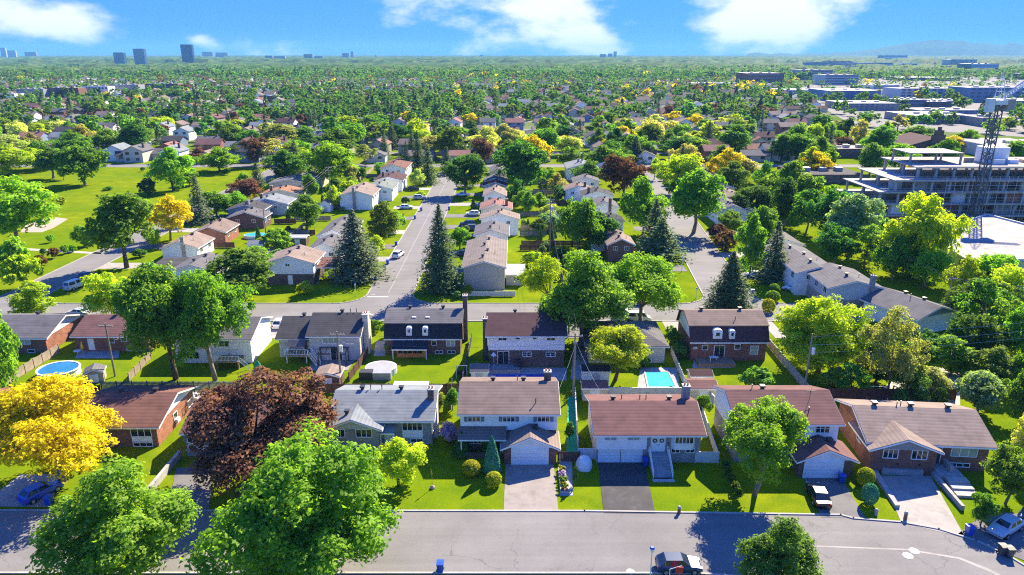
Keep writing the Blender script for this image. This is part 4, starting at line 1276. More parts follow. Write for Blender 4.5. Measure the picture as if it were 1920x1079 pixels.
def crown_leaves(seed, n, leaf, H=12.0, RR=5.5, z0=2.6, lobes=10, lobe_r=(.40, .58), spread=.56, clump=34, clump_r=.62, flat=1.0, topbias=.3, inner=.12):
    """leaf masses on the skin of several overlapping lobes; gaps stay between them"""
    rng = np.random.default_rng(seed)
    zc, rz = (z0 + H) / 2, (H - z0) / 2
    d = unit(rng, lobes); d[:, 2] *= .9
    d[0] = (0.05, .05, .95)
    C = d * np.array((RR, RR, rz)) * rng.uniform(spread * .6, spread * 1.15, lobes)[:, None]
    C[:, :2] *= np.clip(1.12 - .42 * (C[:, 2:] / rz), .45, 1.25)          # narrower towards the top
    LR = RR * rng.uniform(*lobe_r, lobes)
    zs = rz / RR * flat
    P = []; Nn = []
    k = max(1, n // clump)
    tries = 0
    while len(P) < k and tries < k * 12:
        tries += 1
        i = rng.integers(lobes)
        u = rng.normal(size=3); u[2] += topbias; u /= np.linalg.norm(u)
        rad = rng.uniform(.72, 1.06) if rng.random() > inner else rng.uniform(.2, .7)
        q = C[i] + u * LR[i] * rad * np.array((1, 1, max(zs, .62)))
        dd = np.linalg.norm((C - q) / np.array((1, 1, max(zs, .62))), axis=1) / LR
        dd[i] = 9
        if dd.min() < .62 and rng.random() > inner:
            continue
        P.append(q); Nn.append(u)
    P = np.array(P); Nn = np.array(Nn)
    # lumpy noise: some masses stand proud of the rest
    P *= rng.uniform(.90, 1.10, len(P))[:, None]
    m = len(P) * clump
    u = rng.normal(size=(m, 3)); u[:, 2] += .55; u /= np.linalg.norm(u, axis=1, keepdims=True)
    rr = np.repeat(rng.uniform(.65, 1.35, len(P)), clump)[:, None] * clump_r * rng.uniform(.45, 1.08, m)[:, None]
    pts = np.repeat(P, clump, 0) + u * rr * np.array((1, 1, .8))
    nn = u * .8 + np.repeat(Nn, clump, 0) * .15 + np.array((0, 0, .30)) + rng.normal(size=(m, 3)) * .38
    pts[:, 2] += zc
    pts[:, 2] = np.maximum(pts[:, 2], z0 * .55)
    return leaf_arrays(rng, pts, nn, leaf), C + np.array((0, 0, zc))


def trunk_mesh(name, H, C, r=.32, seed=0, limbs=7, zf=.36, mat='bark', lean=.3):
    rng = np.random.default_rng(seed)
    mb = MB()
    top = np.array((rng.normal() * lean, rng.normal() * lean, H * zf))
    mid = top * .5 + np.array((rng.normal() * .1, rng.normal() * .1, 0))
    mb.path([(0, 0, -.25), (0, 0, .1), tuple(mid), tuple(top)], [r * 1.45, r * 1.1, r * .85, r * .72], 8)
    for c in C[:limbs]:
        m = top * .45 + c * .55 + np.array((0, 0, -.3))
        st = top * rng.uniform(.8, 1.0)
        mb.path([tuple(st), tuple(m), tuple(c)], [r * .5, r * .30, r * .09], 6)
    return mb.mesh(name, mat, True)


def spruce_leaves(seed, H=15.0, RR=3.6, layers=34, per=11, sprays=16, leaf=.5, droop=.32):
    rng = np.random.default_rng(seed)
    P = []; Nn = []; L = []
    for i in range(layers):
        f = i / (layers - 1)
        z = H * (.05 + .95 * f)
        rr = RR * (1 - f) ** .82 * rng.uniform(.86, 1.12) + .12
        nb = max(4, int(per * (1 - f * .55)))
        a0 = rng.uniform(0, 6.28)
        for b in range(nb):
            a = a0 + 2 * math.pi * b / nb + rng.normal() * .14
            ln = rr * rng.uniform(.68, 1.15)
            ns = max(3, int(sprays * (ln / RR) + 2))
            t = rng.uniform(.15, 1.0, ns) ** .7
            zz = z + ln * (.10 - droop * t ** 1.4) + rng.normal(size=ns) * .10 + (t > .82) * .08
            P.append(np.stack([np.cos(a) * ln * t + rng.normal(size=ns) * .16 * ln * t, np.sin(a) * ln * t + rng.normal(size=ns) * .16 * ln * t, zz], 1))
            Nn.append(np.stack([np.full(ns, np.cos(a) * .45), np.full(ns, np.sin(a) * .45), np.full(ns, .8)], 1) + rng.normal(size=(ns, 3)) * .32)
    P = np.concatenate(P); Nn = np.concatenate(Nn)
    return leaf_arrays(rng, P, Nn, leaf, .5, -.12)


PROTO = {}


def proto(key):
    """crown mesh, trunk mesh, own height and own width of a kind of tree at one level of detail"""
    if key in PROTO:
        return PROTO[key]
    kind, lod, var = key
    seed = hash_(kind) + var * 17 + lod
    H, RR = 12.0, 5.5
    tm = 'bark'
    if kind == 'broad':
        n, lf, cr, cl = ((40000, .32, .85, 60), (9000, .56, 1.0, 36), (1000, 1.3, 1.3, 12))[lod]
        V, C = crown_leaves(seed, n, lf, H, RR, 1.2, (19, 14, 8)[lod], (.28, .46), .70, clump=cl, clump_r=cr)
    elif kind == 'oval':
        n, lf, cr, cl = ((34000, .30, .75, 60), (8000, .52, .9, 36), (900, 1.2, 1.2, 12))[lod]
        V, C = crown_leaves(seed, n, lf, H, 4.0, .6, (18, 13, 8)[lod], (.28, .46), .72, clump=cl, clump_r=cr); RR = 4.0
    elif kind == 'tall':
        n, lf, cr, cl = ((32000, .30, .8, 60), (8000, .52, .95, 36), (900, 1.2, 1.2, 12))[lod]
        V, C = crown_leaves(seed, n, lf, H, 4.6, 3.0, (15, 11, 7)[lod], (.34, .50), .66, clump=cl, clump_r=cr); RR = 4.6
    elif kind == 'locust':
        n, lf, cr, cl = ((36000, .30, .75, 50), (8500, .52, .85, 30), (900, 1.2, 1.1, 12))[lod]
        H, RR = 10.0, 5.8
        V, C = crown_leaves(seed, n, lf, H, RR, 2.0, (17, 13, 8)[lod], (.26, .40), .74, cl, cr, .8, .55, .06)
    elif kind == 'airy':
        n, lf = ((15000, .30), (4200, .5), (420, 1.2))[lod]
        V, C = crown_leaves(seed, n, lf, H, 4.6, 2.4, 15, (.22, .36), .80, 30, .7, 1, .3, .05); RR = 4.6
    elif kind == 'shrub':
        n, lf = ((7000, .22), (2200, .36), (300, .85))[lod]
        H, RR = 3.0, 1.8
        V, C = crown_leaves(seed, n, lf, H, RR, .05, 9, (.45, .6), .5, 24, .34)
    elif kind == 'spruce':
        H, RR = 15.0, 3.6
        V = spruce_leaves(seed, layers=(52, 34, 14)[lod], per=(15, 11, 6)[lod], sprays=(26, 14, 5)[lod], leaf=(.40, .62, 1.5)[lod]); C = []
    elif kind == 'cone':          # clipped cedar cone
        H, RR = 5.0, 1.25
        rng = np.random.default_rng(seed)
        m = (5200, 1800, 300)[lod]
        f = rng.random(m) ** .6; f = 1 - f; a = rng.uniform(0, 6.283, m)
        r = RR * np.minimum(1, (1 - f) * 1.12 + .02) ** .8 * np.where(f < .08, .8 + f * 2.5, 1) * rng.uniform(.9, 1.04, m)
        P = np.stack([r * np.cos(a), r * np.sin(a), f * H], 1)
        V = leaf_arrays(rng, P, np.stack([np.cos(a), np.sin(a), np.full(m, .35)], 1) + rng.normal(size=(m, 3)) * .4, (.22, .34, .8)[lod]); C = []
    elif kind == 'ball':          # clipped globe
        H, RR = 2.0, 1.1
        rng = np.random.default_rng(seed)
        m = (3400, 1200, 220)[lod]
        d = unit(rng, m); d[:, 2] = np.where(d[:, 2] < -.75, -d[:, 2], d[:, 2])
        P = d * np.array((RR, RR, 1.0)) * rng.uniform(.9, 1.04, m)[:, None] + np.array((0, 0, 1.0))
        V = leaf_arrays(rng, P, d + rng.normal(size=(m, 3)) * .45, (.17, .28, .6)[lod]); C = []
    mid_ = (np.percentile(V[:, :2], 2, axis=0) + np.percentile(V[:, :2], 98, axis=0)) / 2
    V[:, :2] -= mid_
    if len(C):
        C = np.array(C); C[:, :2] -= mid_
    crown = quad_mesh('crown', V, ['leaf_green'])
    if kind in ('spruce', 'cone', 'ball', 'shrub'):
        hh = dict(spruce=H * .97, cone=H * .8, ball=1.2, shrub=1.6)[kind]; r0 = dict(spruce=.26, cone=.08, ball=.07, shrub=.08)[kind]
        trunk = MB().path([(0, 0, -.2), (0, 0, hh * .3), (0.02, 0, hh)], [r0 * 1.2, r0, .02], 7).mesh('trunk', 'bark', True)
    else:
        trunk = trunk_mesh('trunk', H, C, .30 if kind != 'airy' else .2, seed, 9 if lod < 2 else 4, .34 if kind != 'locust' else .36, 'bark' if var % 2 else 'bark_grey')
    q = np.percentile(np.abs(V), 96 if kind == 'spruce' else 99, axis=0)
    PROTO[key] = (crown, trunk, float(V[:, 2].max()), float(q[0] + q[1]))
    return PROTO[key]


def hash_(s):
    return sum(ord(c) * (i + 3) for i, c in enumerate(s)) % 1000


TREE_XY = []
KIND_NAME = dict(broad='leafy_tree', oval='leafy_tree', tall='leafy_tree', locust='locust_tree', airy='leafy_tree', shrub='shrub', spruce='spruce_tree', cone='cedar_shrub', ball='clipped_shrub')
rnd = random.Random(5)


def plant(kind, x, y, Ht, W, mat, label, group=None, lod=1, var=0, rz=None, name=None, z=0):
    crown, trunk, h0, w0 = proto((kind, lod, var))
    cat = 'shrub' if kind in ('shrub', 'cone', 'ball') else 'tree'
    r = thing(name or KIND_NAME[kind], label, cat, (x, y, z), rnd.uniform(0, 6.28) if rz is None else rz, group)
    r.scale = (W / w0, W / w0, Ht / h0)
    put('trunk', trunk, r)
    put('crown', crown, r, mat=mat)
    TREE_XY.append((x, y, W / 2))
    return r


def ptree(kind, bx, by, top, wpx, mat, label, group=None, lod=1, var=0, rz=None, name=None):
    """tree from its picture: foot on the ground, top of crown, width of crown"""
    x, y = gp(bx, by)
    Ht = max(.6, zat(top, y))
    W = wpx / FPX * depth(y, Ht * .6) * (.90 if wpx > 90 else 1)
    return plant(kind, x, y, Ht, W, mat, label, group, lod, var, rz, name)


# foreground
ptree('locust', 118, 905, 712, 246, 'leaf_yellow', 'huge golden-yellow tree over the blue car at the left edge', lod=0, var=0)
ptree('oval', 246, 1092, 860, 262, 'leaf_fresh', 'big green tree on the near kerb left of the broad maple', lod=0, var=0)
ptree('broad', 572, 1080, 822, 345, 'leaf_maple', 'broad bright green maple on the near side of the street', lod=0, var=0)
ptree('broad', 492, 893, 698, 272, 'leaf_purple', 'large dark purple maple in front of the white fronted house', lod=0, var=1)
ptree('oval', 748, 912, 822, 102, 'leaf_bright', 'small yellow-green tree at the corner of the big lawn', lod=1, var=1)
ptree('tall', 1415, 928, 762, 160, 'leaf_maple', 'young maple on the lawn before the white two-storey house', lod=0, var=2)
ptree('oval', 1452, 1118, 968, 142, 'leaf_olive', 'dense olive-green round tree cut by the bottom edge', lod=0, var=1)
ptree('cone', 923, 886, 817, 34, 'leaf_teal', 'blue-green cone-shaped cedar beside the brown driveway', lod=0)
ptree('cone', 866, 853, 808, 34, 'leaf_cedar', 'dark cone cedar below the porch bay window', lod=0, var=1)
ptree('cone', 915, 846, 810, 26, 'leaf_cedar', 'dark narrow cedar beside the porch post', lod=0, var=2)
ptree('ball', 884, 890, 864, 34, 'leaf_gold', 'golden clipped globe shrub left of the cone cedar', lod=0)
ptree('ball', 926, 910, 886, 30, 'leaf_gold', 'golden clipped globe shrub before the cone cedar', lod=0, var=1)
ptree('shrub', 842, 828, 790, 34, 'blossom', 'lilac bush in purple bloom beside the white house', lod=0)
ptree('ball', 1621, 912, 878, 32, 'leaf_gold', 'yellow-green globe topiary by the brick bungalow driveway', lod=0, var=2)
ptree('ball', 1628, 945, 907, 30, 'leaf_teal', 'blue-green globe topiary by the brick bungalow driveway', lod=0)
ptree('shrub', 1360, 880, 862, 18, 'leaf_cedar', 'little round bush at the top of the hedge line', lod=1)
for k, (a, b) in enumerate(((1364, 893), (1370, 907), (1378, 924), (1384, 938))):
    ptree('shrub', a, b, b - 20, 17, 'leaf_olive', ('first', 'second', 'third', 'fourth')[k] + ' bush down the hedge between two lawns', 'bushes between the lawns', lod=1, var=k % 2)
ptree('shrub', 1078, 912, 872, 10, 'leaf_cedar', 'slim cedar on the narrow lawn by the grey path', lod=1)
ptree('shrub', 1068, 828, 790, 16, 'leaf_green', 'bush against the side fence of the white house', lod=1, var=1)
ptree('shrub', 1317, 775, 738, 30, 'leaf_green', 'round green bush at the rear corner of the red-brown roof house', lod=1)
for k, (a, b) in enumerate(((1130, 741), (1165, 742), (1183, 742), (1212, 742), (1241, 742), (1258, 742), (1280, 742))):
    ptree('shrub', a, b, b - 12 - 5 * (k in (0, 5)), 17, ('leaf_cedar', 'leaf_green')[k % 2], ('first', 'second', 'third', 'fourth', 'fifth', 'sixth', 'seventh')[k] + ' low bush from the left along the white rear fence', 'bushes along the white fence', lod=1, var=k % 2)
ptree('oval', 848, 770, 728, 26, 'leaf_green', 'small leafy tree between the grey roof and white two-storey houses', lod=1, var=2)
ptree('oval', 825, 768, 735, 20, 'leaf_pale', 'pale flowering sapling behind the grey roofed house', lod=1, var=0)
ptree('broad', 1885, 945, 838, 100, 'leaf_green', 'leafy tree over the silver car at the right edge', lod=1, var=0)
ptree('broad', 1838, 985, 925, 46, 'leaf_green', 'low leafy sapling beside the blue bin at the right', lod=1, var=1)
ptree('broad', 1912, 800, 690, 95, 'leaf_green', 'tall green tree standing on the side lawn at the right edge', lod=1, var=2)
ptree('oval', 1910, 870, 760, 40, 'leaf_pale', 'light green tree at the right edge behind the leafy one', lod=1)
for k, (a, b, t) in enumerate(((1685, 770, 728), (1722, 770, 726), (1758, 770, 725))):
    ptree('shrub', a, b, t, 28, 'leaf_cedar', ('left', 'middle', 'right')[k] + ' of three clipped cedars before the brown fence', 'clipped cedars behind the bungalow', lod=1, var=k % 2)
ptree('shrub', 1832, 775, 694, 86, 'leaf_grey', 'big silvery green bush at the corner of the brick bungalow yard', lod=0, var=1)
# second yards
ptree('tall', 1153, 714, 612, 122, 'leaf_bright', 'bright yellow-green maple beside the turquoise pool', lod=0, var=1)
ptree('tall', 330, 712, 494, 168, 'leaf_green', 'tall green backyard tree, left one of the pair', lod=0, var=1)
ptree('tall', 404, 714, 500, 158, 'leaf_maple', 'tall green backyard tree, right one of the pair', lod=0, var=0)
ptree('broad', 12, 760, 560, 105, 'leaf_green', 'dark leafy tree at the left edge by the wooden fence', lod=1, var=2)
ptree('oval', 62, 598, 528, 72, 'leaf_bright', 'yellow-green tree at the park road corner', lod=1, var=0)
ptree('broad', 212, 600, 510, 92, 'leaf_bright', 'light green tree on the corner lawn by the park road', lod=1, var=1)
ptree('oval', 455, 565, 468, 125, 'leaf_olive', 'olive-bronze rounded tree left of the corner white house', lod=1, var=2)
ptree('oval', 1088, 655, 462, 165, 'leaf_green', 'massive leaning green tree over the middle backyards', lod=0, var=2)
ptree('tall', 1200, 615, 476, 150, 'leaf_maple', 'tall leaning tree with bare trunks beside the massive one', lod=0, var=0)
ptree('airy', 1030, 590, 478, 110, 'leaf_bright', 'airy yellow-green tree behind the plum roofed house', lod=0, var=1)
ptree('spruce', 826, 545, 380, 68, 'needle', 'tall dark spruce on the corner right of the centre street', lod=0, var=0)
ptree('spruce', 669, 522, 391, 86, 'needle_blue', 'broad blue-grey spruce on the left of the centre street', lod=0, var=1)
ptree('oval', 718, 458, 374, 54, 'leaf_olive', 'brownish green rounded tree beyond the blue spruce', lod=1, var=0)
ptree('spruce', 1364, 590, 470, 78, 'needle', 'dark open spruce at the foot of the right-hand street', lod=0, var=2)
ptree('spruce', 1448, 528, 414, 56, 'needle', 'dense dark spruce before the long grey roof', lod=1, var=0)
ptree('broad', 1534, 696, 548, 178, 'leaf_bright', 'wide golden-green tree right of the mansard house', lod=0, var=0)
ptree('airy', 1662, 745, 575, 118, 'leaf_pale', 'wispy pale tree with several bare stems by the fence', lod=0, var=2)
ptree('oval', 1405, 520, 398, 52, 'leaf_green', 'slender green tree beside the dense dark spruce', lod=1, var=1)
ptree('shrub', 572, 552, 526, 26, 'leaf_bright', 'round bush on the corner lawn before the white gable', lod=1)
ptree('shrub', 735, 610, 588, 22, 'leaf_bright', 'bright bush beside the gambrel house front', lod=1, var=1)
ptree('shrub', 703, 622, 598, 30, 'leaf_green', 'bush in the side yard left of the gambrel house', lod=1)
ptree('shrub', 735, 660, 640, 24, 'leaf_green', 'round bush at the sunroom corner', lod=1, var=1)
ptree('shrub', 877, 555, 533, 20, 'leaf_green', 'round bush at the beige house gable', lod=1)
ptree('shrub', 858, 560, 545, 14, 'leaf_grey', 'small grey bush beside the tall corner spruce', lod=1)
ptree('shrub', 1258, 655, 612, 34, 'leaf_green', 'hedge-like bush right of the grey hip roof', lod=1)
ptree('shrub', 1272, 670, 640, 30, 'leaf_cedar', 'dark bush along the side fence of the mansard house', lod=1, var=1)
ptree('shrub', 1205, 690, 664, 26, 'leaf_cedar', 'climbing bush at the bungalow wall by the pool', lod=1)
ptree('shrub', 1420, 738, 690, 60, 'leaf_green', 'shade bush in the mansard house yard', lod=1, var=1)
ptree('cone', 1300, 718, 700, 12, 'leaf_cedar', 'little cone cedar beside the brown shed', lod=1)
ptree('cone', 1492, 540, 502, 28, 'leaf_cedar', 'broad dark cedar at the grey two-storey house', lod=1)
ptree('cone', 1545, 560, 536, 22, 'leaf_cedar', 'left cedar before the grey end wall', lod=1, var=1)
ptree('cone', 1566, 564, 540, 20, 'leaf_cedar', 'right cedar before the grey end wall', lod=1, var=2)
for k, (a, b, t, w) in enumerate(((1450, 552, 532, 22), (1462, 542, 528, 14), (1448, 565, 545, 26), (1440, 585, 560, 24))):
    ptree('ball', a, b, t, w, ('leaf_green', 'leaf_gold')[k % 2], ('back left', 'small golden', 'middle', 'front')[k] + ' rounded shrub in the bed at the right-hand street corner', lod=1, var=k % 2)
# park and left
for a in ((36, 468, 328, 160, 'tall', 'leaf_maple', 'open green tree by the sand ball field', 0), (238, 503, 356, 140, 'tall', 'leaf_green', 'big dark green tree on the park road', 1), (320, 452, 366, 100, 'locust', 'leaf_yellow', 'golden-yellow tree on the park road', 0),
          (160, 347, 268, 96, 'broad', 'leaf_green', 'spreading green tree in the middle of the park', 0), (326, 358, 274, 72, 'oval', 'leaf_maple', 'tall bright tree at the far side of the park lawn', 1), (412, 322, 274, 84, 'broad', 'leaf_maple', 'wide bright tree at the park road end', 2),
          (15, 332, 268, 110, 'broad', 'leaf_bright', 'yellow-green tree at the left edge of the park', 1), (75, 318, 262, 90, 'broad', 'leaf_green', 'green tree between two park edge trees', 2), (100, 335, 276, 50, 'oval', 'leaf_dark', 'dark tree behind the spreading park tree', 2),
          (377, 418, 328, 48, 'spruce', 'needle_blue', 'tall spruce beside the golden park road tree', 1), (407, 408, 355, 60, 'broad', 'leaf_green', 'leafy tree right of the park road spruce', 0), (463, 380, 332, 62, 'broad', 'leaf_purple', 'red-purple maple on the park road bend', 0),
          (484, 358, 304, 34, 'spruce', 'needle', 'dark spruce behind the red-purple maple', 0), (440, 402, 358, 44, 'oval', 'leaf_maple', 'bright tree right of the leafy park road tree', 0), (575, 430, 363, 62, 'oval', 'leaf_olive', 'rounded dark olive tree in the left backyards', 1),
          (520, 470, 430, 56, 'shrub', 'leaf_maple', 'big light bush by the low garden sheds', 0), (622, 350, 262, 98, 'broad', 'leaf_maple', 'large bright green tree over the left backyards', 1), (655, 372, 338, 40, 'shrub', 'leaf_bright', 'light green bush under the large backyard tree', 1),
          (555, 325, 262, 42, 'spruce', 'needle', 'dark spruce left of the large backyard tree', 1), (540, 330, 285, 50, 'broad', 'leaf_dark', 'dark leafy tree beside that spruce', 1), (685, 310, 270, 50, 'airy', 'leaf_pale', 'pale thin tree by the power poles', 1),
          (515, 310, 260, 56, 'airy', 'leaf_pale', 'pale beige-green tree behind the park road houses', 0), (480, 312, 258, 44, 'broad', 'leaf_purple', 'dark purple maple at the cross street', 1), (872, 365, 285, 72, 'broad', 'leaf_dark', 'dense dark green tree on the right kerb of the centre street', 0),
          (803, 345, 270, 36, 'spruce', 'needle', 'tall spruce at the far end of the centre street', 1), (838, 328, 274, 26, 'spruce', 'needle', 'slim spruce beside the far street end', 0), (728, 435, 385, 66, 'broad', 'leaf_maple', 'bright green tree tucked behind the brownish one', 2),
          (978, 362, 258, 98, 'broad', 'leaf_dark', 'huge dark green tree beside the right row of houses', 1), (1003, 330, 250, 66, 'locust', 'leaf_yellow', 'yellow tree behind the huge dark green one', 1), (968, 382, 334, 42, 'broad', 'leaf_dark', 'round dark bushy tree below the huge one', 2),
          (1168, 370, 288, 82, 'broad', 'leaf_bronze', 'bronze-purple maple on the right-hand street', 0), (1205, 440, 328, 104, 'broad', 'leaf_maple', 'big green tree left of the right-hand street', 2), (1300, 438, 316, 92, 'oval', 'leaf_maple', 'tall bright green tree over the right-hand street', 2),
          (1272, 365, 284, 92, 'broad', 'leaf_bright', 'light yellow-green tree behind the tall bright one', 0), (1358, 345, 276, 62, 'locust', 'leaf_yellow', 'yellow tree at the far right-hand street', 0), (1370, 365, 300, 60, 'oval', 'leaf_olive', 'dull olive tree before the yellow one', 1),
          (1085, 475, 364, 84, 'broad', 'leaf_green', 'dark green tree in the middle back gardens', 0), (1118, 470, 395, 70, 'broad', 'leaf_dark', 'shaded tree right of the middle garden tree', 1), (1225, 470, 372, 62, 'spruce', 'needle_blue', 'grey-green spruce left of the right-hand street', 1),
          (1240, 485, 408, 80, 'spruce', 'needle', 'spreading low spruce at the bend of the right-hand street', 2), (1030, 430, 400, 46, 'shrub', 'leaf_grey', 'grey-green bush in the middle back gardens', 1), (1000, 500, 470, 44, 'shrub', 'leaf_bright', 'light bush behind the beige house annex', 0),
          (1360, 470, 432, 46, 'shrub', 'leaf_bronze', 'small red-leaved tree before the grey roofed white house', 0), (1345, 455, 420, 40, 'shrub', 'leaf_purple', 'reddish shrub at the right-hand street lawn', 1), (1420, 480, 385, 52, 'oval', 'leaf_green', 'green street tree by the red-leaved one', 2),
          (1070, 320, 275, 44, 'broad', 'leaf_green', 'round green tree at the cross street right of the yellow one', 1), (1150, 310, 262, 60, 'broad', 'leaf_dark', 'dark tree beyond the bronze maple', 0), (1190, 305, 255, 40, 'spruce', 'needle', 'tall spruce behind the bronze maple', 2),
          (905, 310, 258, 42, 'broad', 'leaf_purple', 'purple maple beyond the dark street tree', 1)):
    bx, by, tp, w, kd, mt, lb, v = a
    ptree(kd, bx, by, tp, w, mt, lb, None, 1, v)
for k, (a, b, w, m) in enumerate(((82, 478, 12, 'leaf_cedar'), (102, 485, 20, 'leaf_bronze'), (79, 498, 18, 'leaf_bronze'), (124, 476, 16, 'leaf_maple'), (138, 473, 14, 'leaf_maple'), (96, 455, 14, 'leaf_maple'), (278, 368, 32, 'leaf_dark'), (268, 322, 8, 'leaf_cedar'), (28, 508, 60, 'leaf_maple'), (45, 540, 60, 'leaf_bright'))):
    ptree('shrub', a, b, b - w * 1.05, w, m, ('little dark conifer in the young park planting', 'reddish sapling by the park road planting', 'second reddish sapling nearer the corner', 'thin sapling on the park path', 'pale sapling beside the park path', 'sapling below the sand field', 'dark bush on the park lawn beyond the big tree', 'tiny conifer before the far park street', 'leafy thicket at the left edge of the park', 'light thicket above the corner tree')[k], None, 1, k % 2)
# thickets on the right
WOODS = [(1405, 415, 345, 66, 'leaf_dark'), (1480, 400, 300, 90, 'leaf_green'), (1470, 425, 330, 80, 'leaf_dark'), (1510, 440, 352, 80, 'leaf_green'), (1555, 452, 352, 84, 'leaf_dark'), (1590, 480, 362, 92, 'leaf_grey'), (1560, 500, 420, 80, 'leaf_dark'),
         (1620, 505, 420, 90, 'leaf_green'), (1672, 525, 440, 80, 'leaf_green'), (1700, 515, 440, 80, 'leaf_green'), (1715, 520, 360, 130, 'leaf_bright'), (1640, 470, 400, 50, 'leaf_green'), (1735, 538, 465, 80, 'leaf_maple'),
         (1812, 612, 520, 80, 'leaf_olive'), (1800, 560, 475, 80, 'leaf_bright'), (1830, 640, 520, 100, 'leaf_green'), (1880, 600, 500, 110, 'leaf_bright'), (1800, 655, 590, 70, 'leaf_green'), (1740, 668, 618, 50, 'leaf_cedar'), (1700, 664, 612, 48, 'leaf_cedar'),
         (1720, 695, 625, 70, 'leaf_dark'), (1780, 705, 630, 80, 'leaf_green'), (1830, 690, 590, 80, 'leaf_dark'), (1870, 680, 560, 90, 'leaf_green'), (1915, 700, 560, 90, 'leaf_maple'), (1860, 730, 650, 80, 'leaf_olive'), (1905, 740, 660, 70, 'leaf_green'),
         (1590, 745, 680, 60, 'leaf_dark'), (1560, 740, 690, 50, 'leaf_green'), (1745, 740, 690, 60, 'leaf_pale'), (1440, 385, 320, 50, 'leaf_olive'), (1530, 400, 330, 60, 'leaf_maple'), (1430, 360, 300, 46, 'leaf_green'),
         (1640, 720, 640, 70, 'leaf_dark'), (1700, 745, 680, 60, 'leaf_dark'), (1880, 640, 540, 80, 'leaf_dark'), (1850, 560, 470, 90, 'leaf_maple')]
WHERE = ('before the construction site', 'beside the long grey roofs', 'near the power pole', 'behind the brown rear fence', 'at the right edge of the wood')
for k, (a, b, t, w, m) in enumerate(WOODS):
    place = 0 if b < 470 else (3 if b > 690 else (4 if a > 1800 else (1 if a < 1680 else 2)))
    ptree(('broad', 'oval', 'broad', 'airy')[k % 4] if m != 'leaf_cedar' else 'shrub', a, b, t, w, m, {'leaf_dark': 'dark green', 'leaf_green': 'mid green', 'leaf_grey': 'grey-green', 'leaf_bright': 'yellow-green', 'leaf_maple': 'fresh green', 'leaf_olive': 'olive', 'leaf_cedar': 'dense cedar green', 'leaf_pale': 'pale'}[m]
          + ' thicket tree ' + WHERE[place], 'thicket trees ' + WHERE[place], 1, k % 3)


# ------------------------------------------------------------------ fences
def fence(a, b, hgt, mat, label, style='board', group=None, step=2.2):
    (x0, y0), (x1, y1) = a, b
    L = math.hypot(x1 - x0, y1 - y0); n = max(1, round(L / step)); s = L / n
    r = thing('fence', label, 'fence', (x0, y0, 0), math.atan2(y1 - y0, x1 - x0), group)

    def panel():
        mb = MB(); k = max(3, int(s / .17)); bw = s / k
        gap = dict(board=.012, picket=.06, lattice=.05, solid=.004)[style]
        for i in range(k):
            mb.box(i * bw + gap / 2 + .03 * (i == 0), (i + 1) * bw - gap / 2, -.02, .02, .06, hgt - .03 * (i % 2) * (style != 'solid'))
        mb.box(.02, s - .02, .021, .06, hgt * .2, hgt * .2 + .09).box(.02, s - .02, .021, .06, hgt * .8, hgt * .8 + .09)
        if style == 'solid':
            mb.box(0, s, -.06, .065, hgt + .002, hgt + .06)
        return mb.mesh('panel', mat)
    pm = cached(('fp', round(s, 2), hgt, mat, style), panel)
    qm = cached(('fq', hgt, mat), lambda: MB().box(-.06, .06, -.075, .075, 0, hgt + .1).mesh('post', mat))
    for i in range(n):
        put('panel', pm, r, (i * s, 0, 0))
    for i in range(n + 1):
        put('post', qm, r, (i * s, .0, 0))
    return r


def pfence(p, q, *a, **k):
    return fence(gp(*p), gp(*q), *a, **k)


pfence((0, 741), (190, 741), 1.6, 'fence_brown', 'dark brown rear fence behind the yellow tree')
pfence((192, 735), (480, 735), 1.7, 'fence_grey', 'blue-grey lattice fence behind the rust roofed brick house', 'lattice')
pfence((596, 738), (864, 738), 1.6, 'fence_brown', 'brown rear fence behind the pale grey roofed house')
pfence((1108, 746), (1290, 746), 1.6, 'fence_white', 'white wall-like rear fence with low bushes', 'solid')
pfence((1325, 746), (1338, 762), 1.5, 'fence_white', 'short white fence at the white gabled side', 'solid')
pfence((1522, 750), (1790, 752), 1.9, 'fence_brown', 'reddish brown board fence behind the brick bungalow')
pfence((14, 722), (112, 662), 1.6, 'fence_wood', 'pale wooden fence slanting beside the round pool')
pfence((243, 716), (284, 672), 1.4, 'fence_wood', 'weathered picket fence right of the garden shed', 'picket')
pfence((655, 716), (690, 668), 1.5, 'fence_brown', 'reddish fence between the split-roof and gambrel yards')
pfence((868, 716), (884, 640), 1.4, 'fence_grey', 'thin grey fence beside the paved pool terrace', 'picket')
pfence((1083, 846), (1078, 745), 1.5, 'fence_white', 'white side fence along the green carpet path', 'solid')
pfence((1345, 868), (1312, 768), 1.3, 'fence_white', 'white low wall on the right of the double garage house', 'solid')
pfence((1303, 868), (1346, 869), 1.5, 'fence_white', 'white gate wall joining the bay window side', 'solid')
pfence((1084, 862), (1116, 862), 1.5, 'fence_white', 'white gate panels left of the double garage', 'solid')
pfence((1282, 722), (1258, 665), 1.4, 'fence_white', 'whitish fence right of the turquoise pool', 'board')
pfence((1516, 742), (1436, 645), 1.5, 'concrete_pale', 'pale wall slanting down right of the mansard house', 'solid')
pfence((870, 556), (965, 556), 1.1, 'fence_white', 'white garden fence beside the beige gabled house', 'solid')
pfence((845, 768), (848, 728), 1.5, 'fence_grey', 'grey picket fence left of the white two-storey house', 'picket')
pfence((1046, 866), (1086, 866), 1.4, 'fence_brown', 'dark gate fence beside the gabled garage')
